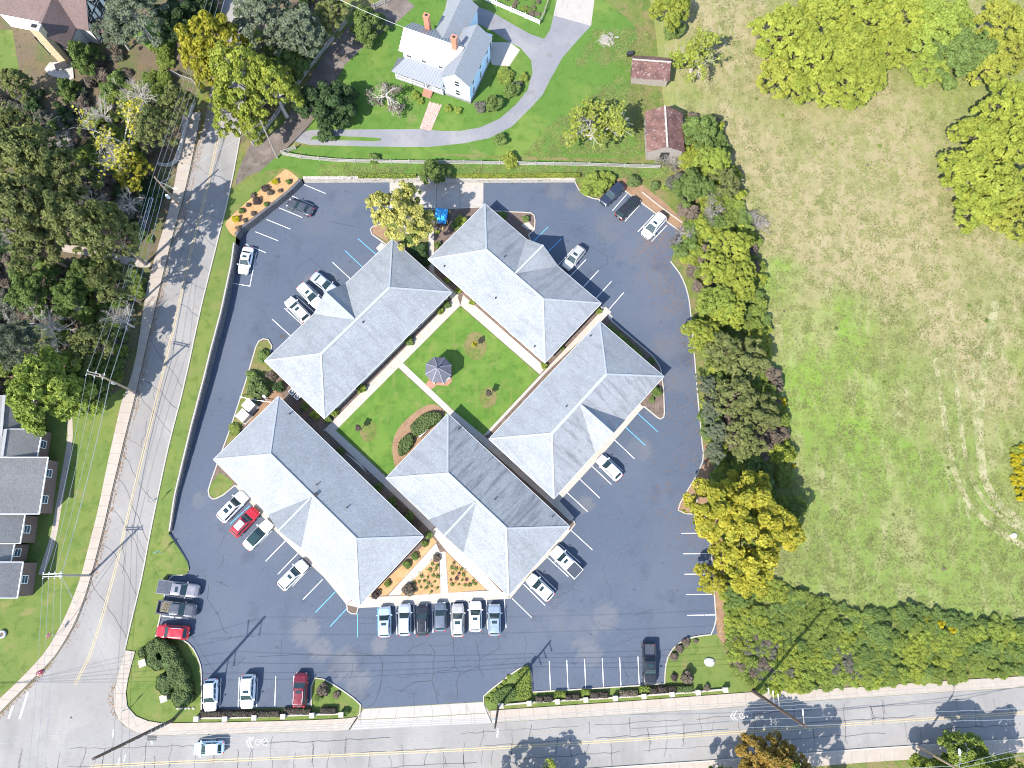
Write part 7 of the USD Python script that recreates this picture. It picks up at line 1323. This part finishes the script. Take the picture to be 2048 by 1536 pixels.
for col, x, y, r, lb, h in (('lime', 920, 441, 15, 'bright green clipped shrub by the blue dumpster, upper of two', .9), ('green', 912, 450, 13, 'green clipped shrub by the blue dumpster, lower of two', .9), ('green', 874, 490, 9, 'small round shrub in the bed below the dumpster', 1.0), ('lime', 874, 464, 6, 'tiny bright shrub in the bed below the dumpster', 1.0), ('green', 1006, 430, 12, 'dark green shrub behind the top corner of the dumpster-side office', .9), ('green', 1052, 437, 10, 'small shrub on the bed tip by the blue lines', .9), ('dark', 838, 500, 22, 'dark green shrub in the shade between the two upper offices', .8), ('green', 825, 480, 16, 'green shrub above the dark one between the two upper offices', .8), ('dark', 848, 522, 16, 'dark shrub at the walk between the two upper offices', .8),
    ('lime', 895, 561, 8, 'bright small shrub in the bed along the dumpster-side office, upper', .9), ('lime', 916, 580, 9, 'bright small shrub in the bed along the dumpster-side office, middle', .9), ('lime', 944, 604, 8, 'bright small shrub in the bed along the dumpster-side office, lower', .9), ('green', 893, 610, 10, 'small green shrub at the corner of the yellow-tree office', .9), ('lime', 880, 622, 9, 'pale green shrub next to the corner of the yellow-tree office', .9), ('green', 818, 683, 12, 'green shrub at the porch of the yellow-tree office', .9), ('lime', 722, 777, 12, 'lime shrub near the lower end of the yellow-tree office', .9), ('lime', 669, 826, 11, 'lime shrub at the lower corner of the yellow-tree office', .9), ('green', 655, 839, 11, 'round green ball shrub at the courtyard corner', .9),
    ('lime', 631, 828, 13, 'vivid lime shrub between the long office and the yellow-tree office', .8), ('green', 610, 812, 12, 'green shrub by the lower air conditioner', .8), ('hedge', 515, 778, 28, 'large clipped round shrub beside the white cabinets', .8), ('dark', 560, 775, 15, 'dark shrub in the gap by the air conditioners', .9), ('brown', 545, 752, 14, 'brownish shrub at the lower left end of the yellow-tree office', .9), ('green', 530, 712, 18, 'green shrub at the left corner of the yellow-tree office', .6), ('green', 505, 755, 17, 'green shrub on the rough strip beside the lot', .6), ('bramble', 470, 860, 16, 'weedy shrub on the rough strip near the long office', .5),
    ('green', 681, 903, 10, 'small shrub in the dark bed beside the long office, upper', .9), ('green', 757, 975, 12, 'shrub in the dark bed beside the long office, second', .9), ('green', 784, 1003, 13, 'shrub in the dark bed beside the long office, third', .9), ('brown', 803, 1020, 13, 'brownish shrub in the dark bed beside the long office', .9), ('green', 818, 1034, 13, 'shrub in the dark bed beside the long office, fifth', .9), ('brown', 833, 1050, 14, 'rust-tinged shrub in the dark bed beside the long office', .9), ('green', 857, 1070, 10, 'bright shrub at the lower corner of the long office', .9), ('lime', 1089, 731, 9, 'bright shrub at the courtyard corner of the dumpster-side office', .9), ('green', 1123, 696, 7, 'small shrub under the eave of the dumpster-side office', .9), ('lime', 1197, 622, 8, 'small bright shrub by the walk at the right corner of the dumpster-side office', .9), ('green', 1315, 783, 14, 'green shrub at the right bed tip of the streaked office', .8), ('green', 1303, 800, 8, 'small shrub on the mulch tip of the streaked office', .8), ('green', 1302, 722, 10, 'shrub below the lime hedge', .8)):
    bush(col, x, y, r, lb, h, z=.11)
SP = 'low plants in the orange mulch triangles'
rp = random.Random(12)
def in_tri(pts, n, kinds, label, seed, sp=.80):
    pg = Polygon(FP(pts, .1)).buffer(-.25); x0, y0, x1, y1 = pg.bounds; y = y0
    while y < y1:
        x = x0 + (.5 if int((y - y0) / sp) % 2 else 0) * sp
        while x < x1:
            a, b = x + rp.uniform(-.2, .2), y + rp.uniform(-.2, .2)
            if pg.contains(Point(a, b)): inst(rp.choice(kinds), 'bedding_plant', (a, b, .11), rp.uniform(0, 6), rp.uniform(.6, 1.05), label=label, cat='plant', group=SP)
            x += sp
        y += sp
in_tri([(892,1104),(972,1179),(897.5,1186)], 0, ['low_plant', 'low_plant', 'rust_plant'], 'small low plant set in rows in the orange mulch triangle right of the central walk', 1); in_tri([(877,1107),(880.5,1187),(801,1190.5),(833,1153)], 0, ['low_plant'], 'small low plant set in rows in the orange mulch triangle left of the central walk', 2)
for col, x, y, r, lb in (('brown', 873, 1117, 10, 'brown grass clump at the top of the left mulch triangle'), ('brown', 817, 1178, 16, 'brown grass clump at the wide end of the left mulch triangle'), ('green', 850, 1088, 9, 'green clump in the mulch strip along the long office, upper'), ('green', 830, 1112, 10, 'green clump in the mulch strip along the long office, second'), ('green', 815, 1130, 11, 'green clump in the mulch strip along the long office, third'), ('bramble', 775, 1168, 9, 'small clump in the mulch strip along the long office, fourth'), ('purple', 750, 1188, 11, 'reddish clump at the front corner of the long office')): bush(col, x, y, r, lb, .8, z=.11)
for col, x, y, r in (('brown', 477, 457, 7), ('goldenrod', 473, 438, 9), ('brown', 490, 441, 6), ('green', 484, 422, 8), ('brown', 507, 427, 7), ('purple', 515, 403, 10), ('brown', 506, 392, 7), ('green', 533, 408, 7), ('brown', 541, 385, 8), ('purple', 530, 378, 9), ('goldenrod', 551, 363, 8), ('green', 578, 364, 7), ('brown', 560, 381, 6), ('brown', 497, 410, 6)):
    bush(col, x, y, r, {'brown': 'brown tuft planted in the orange mulch bed on the bank', 'goldenrod': 'yellow tuft planted in the orange mulch bed on the bank', 'green': 'green tuft planted in the orange mulch bed on the bank', 'purple': 'purple-brown tuft planted in the orange mulch bed on the bank'}[col], .9, 'small plants in the mulch bed on the bank')
# hedges
hedge([(1213,652),(1220,648),(1262,685),(1290,712),(1286,722),(1255,700)], 1.2, 'leaf_lime', 'bright lime hedge in front of the streaked office on the right', .1)
hedge([(820,852),(838,832),(862,823),(884,825),(884,838),(862,855),(834,874),(824,868)], .9, 'leaf_hedge', 'large clipped oval hedge in the courtyard bark bed', .1); hedge([(798,884),(812,868),(826,872),(828,885),(815,905),(800,913),(795,903)], .9, 'leaf_hedge', 'smaller clipped oval hedge in the courtyard bark bed', .1)
hedge(None, 1.7, 'leaf_hedge', 'big clipped curling shrub mass on the corner lawn', 0.0, 90, .17, lump=.28, circles=[(303,1295,11),(313,1289,12),(326,1292,12),(337,1301,13),(343,1314,14),(336,1325,12),(305,1308,10),(306,1322,11),(316,1330,10),(350,1328,14),(358,1342,15),(345,1340,10),(366,1354,13),(325,1360,11),(336,1366,12),(322,1371,9),(348,1360,13),(362,1369,14),(372,1376,12),(366,1391,14),(355,1394,11),(374,1396,11),(360,1404,10),(331,1380,9)])
hedge([(277,1300),(285,1292),(292,1300),(291,1313),(280,1316),(275,1309)], 1.2, 'leaf_hedge', 'small round shrub beside the big clipped curling one', 0.0)
def hq2(ox, oy, x0, x1, y, hgt=48): return [(ox + x0 / 4, oy + (y - hgt / 2) / 4), (ox + x1 / 4, oy + (y - hgt / 2) / 4), (ox + x1 / 4, oy + (y + hgt / 2) / 4), (ox + x0 / 4, oy + (y + hgt / 2) / 4)]
HG = 'low clipped hedges behind the street wall'
for ox, x0, x1, y, mt, lb in ((0, 1600, 2235, 1103, 'leaf_purple', 'long brownish low hedge in front of the white cars, left end of the wall'), (512, 215, 440, 1085, 'leaf_purple', 'brownish low hedge in front of the maroon car'), (512, 515, 640, 1078, 'leaf_purple', 'short brownish hedge right of the maroon car'), (1024, 188, 246, 988, 'leaf_purple', 'first brown hedge block right of the driveway'), (1024, 256, 322, 984, 'leaf_purple', 'second brown hedge block right of the driveway'), (1024, 345, 430, 948, 'leaf_lime', 'lime hedge block by the first empty bay'), (1024, 428, 472, 970, 'leaf_purple', 'third brown hedge block right of the driveway'), (1024, 480, 540, 966, 'leaf_purple', 'fourth brown hedge block right of the driveway'), (1024, 560, 625, 932, 'leaf_lime', 'lime hedge block by the second empty bay'), (1024, 622, 692, 955, 'leaf_purple', 'fifth brown hedge block right of the driveway'), (1024, 702, 770, 952, 'leaf_purple', 'sixth brown hedge block right of the driveway'), (1024, 862, 938, 940, 'leaf_brown', 'seventh brown hedge block right of the driveway'), (1024, 944, 1006, 938, 'leaf_brown', 'eighth brown hedge block right of the driveway'), (1024, 1025, 1100, 905, 'leaf_lime', 'lime hedge block in front of the black pickup'), (1024, 1100, 1158, 918, 'leaf_purple', 'brown hedge block just left of the pickup nose'), (1024, 1168, 1242, 910, 'leaf_purple', 'brown hedge block just right of the pickup nose'), (1024, 1250, 1312, 905, 'leaf_purple', 'last square brown hedge block before the corner lawn'), (1024, 1318, 1442, 906, 'leaf_hedge', 'long low green-brown hedge below the corner lawn')):
    hedge(hq2(ox, 1152, x0, x1, y), .75, mt, lb, 0.0, 130, .13, group=HG, sm=0)
hedge([(1036,1345),(1050,1331),(1060,1334),(1063,1385),(1062,1398),(1036,1400),(1030,1375)], .7, 'leaf_lime', 'bright lime groundcover mound at the right side of the driveway', 0.0, 110, .14, 'groundcover', cat='groundcover'); hedge([(982,1404),(985,1388),(1005,1375),(1024,1371),(1033,1380),(1030,1400),(1005,1412)], .6, 'leaf_green', 'rounded dark green groundcover by the driveway pole', 0.0, 110, .14, 'groundcover', cat='groundcover')
for col, x, y, r, lb, h in (('green', 692, 1424, 10, 'square-clipped green shrub at the left driveway corner', 1.0), ('brown', 645, 1380, 16, 'spiky dry grass clump on the wedge by the maroon car', 1.0), ('green', 635, 1395, 10, 'green clump at the tip of the wedge by the maroon car', .7), ('brown', 672, 1390, 9, 'dry clump on the edge of the wedge by the maroon car', .7), ('brown', 1349, 1314, 11, 'dry tuft along the corner lawn kerb, lowest of three', .7), ('brown', 1360, 1298, 11, 'dry tuft along the corner lawn kerb, middle of three', .7), ('brown', 1371, 1285, 11, 'dry tuft along the corner lawn kerb, upper of three', .7), ('purple', 1349, 1354, 9, 'small round brown shrub on the corner lawn', .9), ('brown', 1373, 1356, 16, 'tall dry brown shrub on the corner lawn', 1.3), ('brown', 1413, 1377, 9, 'small rounded shrub behind the wall on the corner lawn', .8), ('brown', 1391, 1282, 6, 'tiny dry tuft at the top of the corner lawn', .8)): bush(col, x, y, r, lb, h)
for k in range(6): bush('lime', 975 + 8.5 * k, 1399 - 9.0 * k, 5.5, f"small bright clump edging the driveway corner, {['first', 'second', 'third', 'fourth', 'fifth', 'sixth'][k]} from the driveway", .7, 'bright clumps edging the driveway corner')
rg = random.Random(3)
for k, (x0, x1, lb) in enumerate(((716, 832, 'yellow flowering border along the upper lot wall, left of the shrub tree'), (900, 1160, 'long yellow flowering border along the upper lot wall, right of the shrub tree'))):
    hedge([(x0, 347), (x1, 347), (x1, 355), (x0, 355)], .45, 'leaf_lime' if k == 0 else 'leaf_yellowgreen', lb, None, 150, .13, 'flower_border', sm=0, cat='flower border')
# stuff: thickets, weeds, tufts, litter
keep = shapely.union_all([lot_poly, road.buffer(.5)])
A = lambda pts: Polygon(FP(pts)).buffer(0)
scatter('hedgerow_thicket', ['bush_bramble', 'bush_green', 'bush_yellow', 'bush_bramble', 'bush_brown'], [A([(1375,225),(1420,235),(1450,300),(1480,400),(1520,520),(1530,640),(1545,760),(1575,880),(1600,1000),(1560,1100),(1440,1100),(1425,960),(1412,880),(1402,780),(1396,640),(1390,560),(1355,510),(1372,470),(1360,400),(1370,300)])], 520, 31, 'tangled green and rust thicket of the hedgerow between lot and meadow', .7, 1.9, 'thicket', (.7, 1.4), 0.0, keep)
scatter('bramble_thicket', ['bush_bramble', 'bush_green', 'bush_bramble', 'bush_yellow', 'bush_lime', 'bush_bramble', 'bush_green'], [A([(1452,1130),(1560,1170),(1640,1200),(1720,1225),(1830,1215),(1920,1235),(2060,1245),(2300,1240),(2300,1325),(2048,1345),(1860,1358),(1716,1372),(1536,1380),(1480,1365),(1456,1300),(1450,1200)])], 1700, 32, 'bright green bramble thicket filling the lower right verge', .35, 1.25, 'thicket', (.45, 1.0), 0.0, keep)
scatter('dead_brambles', ['bush_brown', 'bush_grey'], [A([(1470,1255),(1530,1270),(1560,1310),(1590,1345),(1500,1365),(1470,1320)]), A([(1660,1290),(1710,1300),(1715,1350),(1670,1345)])], 110, 33, 'dead brown brambles among the green thicket at lower right', .5, 1.1, 'thicket', (.4, .9), .1, keep)
scatter('goldenrod', ['bush_goldenrod', 'bush_yellow'], [A([(1550,790),(1568,800),(1590,960),(1572,975)]), A([(2015,890),(2060,900),(2070,1010),(2030,1000)]), A([(1690,1270),(1735,1280),(1720,1295)]), A([(1840,1325),(1870,1315),(1850,1345)]), A([(1830,1235),(1880,1225),(1900,1260)])], 60, 34, 'yellow goldenrod in flower along the meadow edges', .35, .8, 'wildflowers', (.8, 1.6), 0.0, keep)
scatter('woodland_undergrowth', ['bush_bramble', 'bush_green', 'bush_brown', 'bush_grey', 'bush_dark'], [Polygon(GP([(-60,200),(150,180),(230,100),(340,90),(345,200),(300,330),(330,420),(300,530),(270,690),(250,765),(150,800),(60,810),(-60,790)])).buffer(0)], 800, 35, 'dark tangled undergrowth beneath the trees left of the street', .6, 1.7, 'undergrowth', (.6, 1.3), None, shapely.union_all([road.buffer(3.2), Polygon(GP([(75,100),(150,110),(155,170),(80,160)])).buffer(0), Polygon(GP([(245,80),(300,100),(320,140),(280,160),(245,120)])).buffer(0), Polygon(GP([(90,495),(270,515),(300,540),(200,520),(90,512)])).buffer(1.0)]))
scatter('upper_undergrowth', ['bush_dark', 'bush_bramble', 'bush_brown'], [Polygon(GP([(500,60),(620,-20),(680,20),(600,140),(520,230),(500,150)])).buffer(0)], 130, 36, 'shaded undergrowth between the upper street and the gravel lane', .5, 1.3, 'undergrowth', (.5, 1.1), None, road.buffer(1))
scatter('vegetable_plot', ['bush_bramble', 'bush_brown', 'bush_green'], [Polygon(GP([(975,-40),(1095,-40),(1080,38),(1000,2)])).buffer(0)], 60, 37, 'weedy vegetable plot behind the white board fence', .4, .8, 'vegetable plot', (.4, .9), None)
fp_in = fieldp.intersection(sbox(15, -32, 96, 110))
scatter('meadow_grass', ['tuft'], [fp_in], 14000, 38, 'loose tufts of long grass across the meadow', .5, 1.5, 'grass', (.35, .8), 0.0)
scatter('meadow_weeds', ['bush_bramble', 'bush_green', 'bush_brown'], [fp_in.buffer(-2)], 90, 39, 'scattered weed clumps standing in the meadow', .12, .42, 'weeds', (.4, .8), 0.0, gamma=2)
scatter('bank_grass', ['tuft'], [Polygon(GP([(620,330),(1320,335),(1330,355),(1150,358),(640,352)])).buffer(0), Polygon(GP([(1100,250),(1290,120),(1300,310),(1050,312)])).buffer(0), Polygon(GP([(1190,60),(1300,60),(1290,130),(1150,130)])).buffer(0)], 1800, 40, 'rough grass tufts on the bank and upper lawn', .5, 1.2, 'grass', (.4, .9), None)
rs = np.random.default_rng(50)
def litter(name, areas, n, label, size=.09, z=None, spread=None):
    pg = shapely.union_all(areas); x0, y0, x1, y1 = pg.bounds; xy = rs.uniform((x0, y0), (x1, y1), (int(n * (x1 - x0) * (y1 - y0) / pg.area), 2)); ok = shapely.contains_xy(pg, xy[:, 0], xy[:, 1]); xy = xy[ok]; k = meshkit.fbm(np.column_stack([xy * .35, xy[:, :1] * 0]), 3, 2) > rs.uniform(.25, .62, len(xy)); xy = xy[k]
    zz = np.array([(Z(*p) if z is None else z) for p in xy]) + .025
    obj(name, cards(rs, np.column_stack([xy, zz]), np.tile([0, 0, 1.0], (len(xy), 1)), size, tilt=.25, bend=.15), 'leaf_litter', label=label, cat='leaves', kind='stuff')
inn = lot_poly.difference(isl_poly)
edge = LineString(FP([(1340,476),(1345,530),(1366,566),(1382,640),(1389,720),(1398,830),(1405,900),(1360,1010),(1415,1040),(1424,1150)])); nn_ = 4200
t_ = rs.uniform(0, 1, nn_) ** 1.9; pt = np.array([edge.interpolate(t, normalized=True).coords[0] for t in t_]); pt = pt + np.column_stack([-np.abs(rs.normal(size=nn_)) * 4.2, rs.normal(size=nn_) * 2.0]); pt = np.vstack([pt, np.column_stack([rs.uniform(-2, 32, 260), rs.uniform(-20, 45, 260)])])
pt = pt[shapely.contains_xy(inn, pt[:, 0], pt[:, 1])]; pt = pt[meshkit.fbm(np.column_stack([pt * .3, pt[:, :1] * 0]), 3, 2) > rs.uniform(.2, .75, len(pt))]
obj('fallen_leaves', cards(rs, np.column_stack([pt, np.full(len(pt), .03)]), np.tile([0, 0, 1.0], (len(pt), 1)), .10, tilt=.25, bend=.15), 'leaf_litter', label='fallen brown leaves scattered over the right side of the lot', cat='leaves', kind='stuff')
litter('fallen_leaves', [LineString(GP([(a + 5, b) for a, b in sw_r[3:]])).buffer(.45), LineString(GP(road_w_l[:6])).buffer(1.1), LineString(FP([(231,1360),(225,1395),(231,1425)])).buffer(.6)], 6500, 'brown leaves gathered in the gutter of the left street', .12)
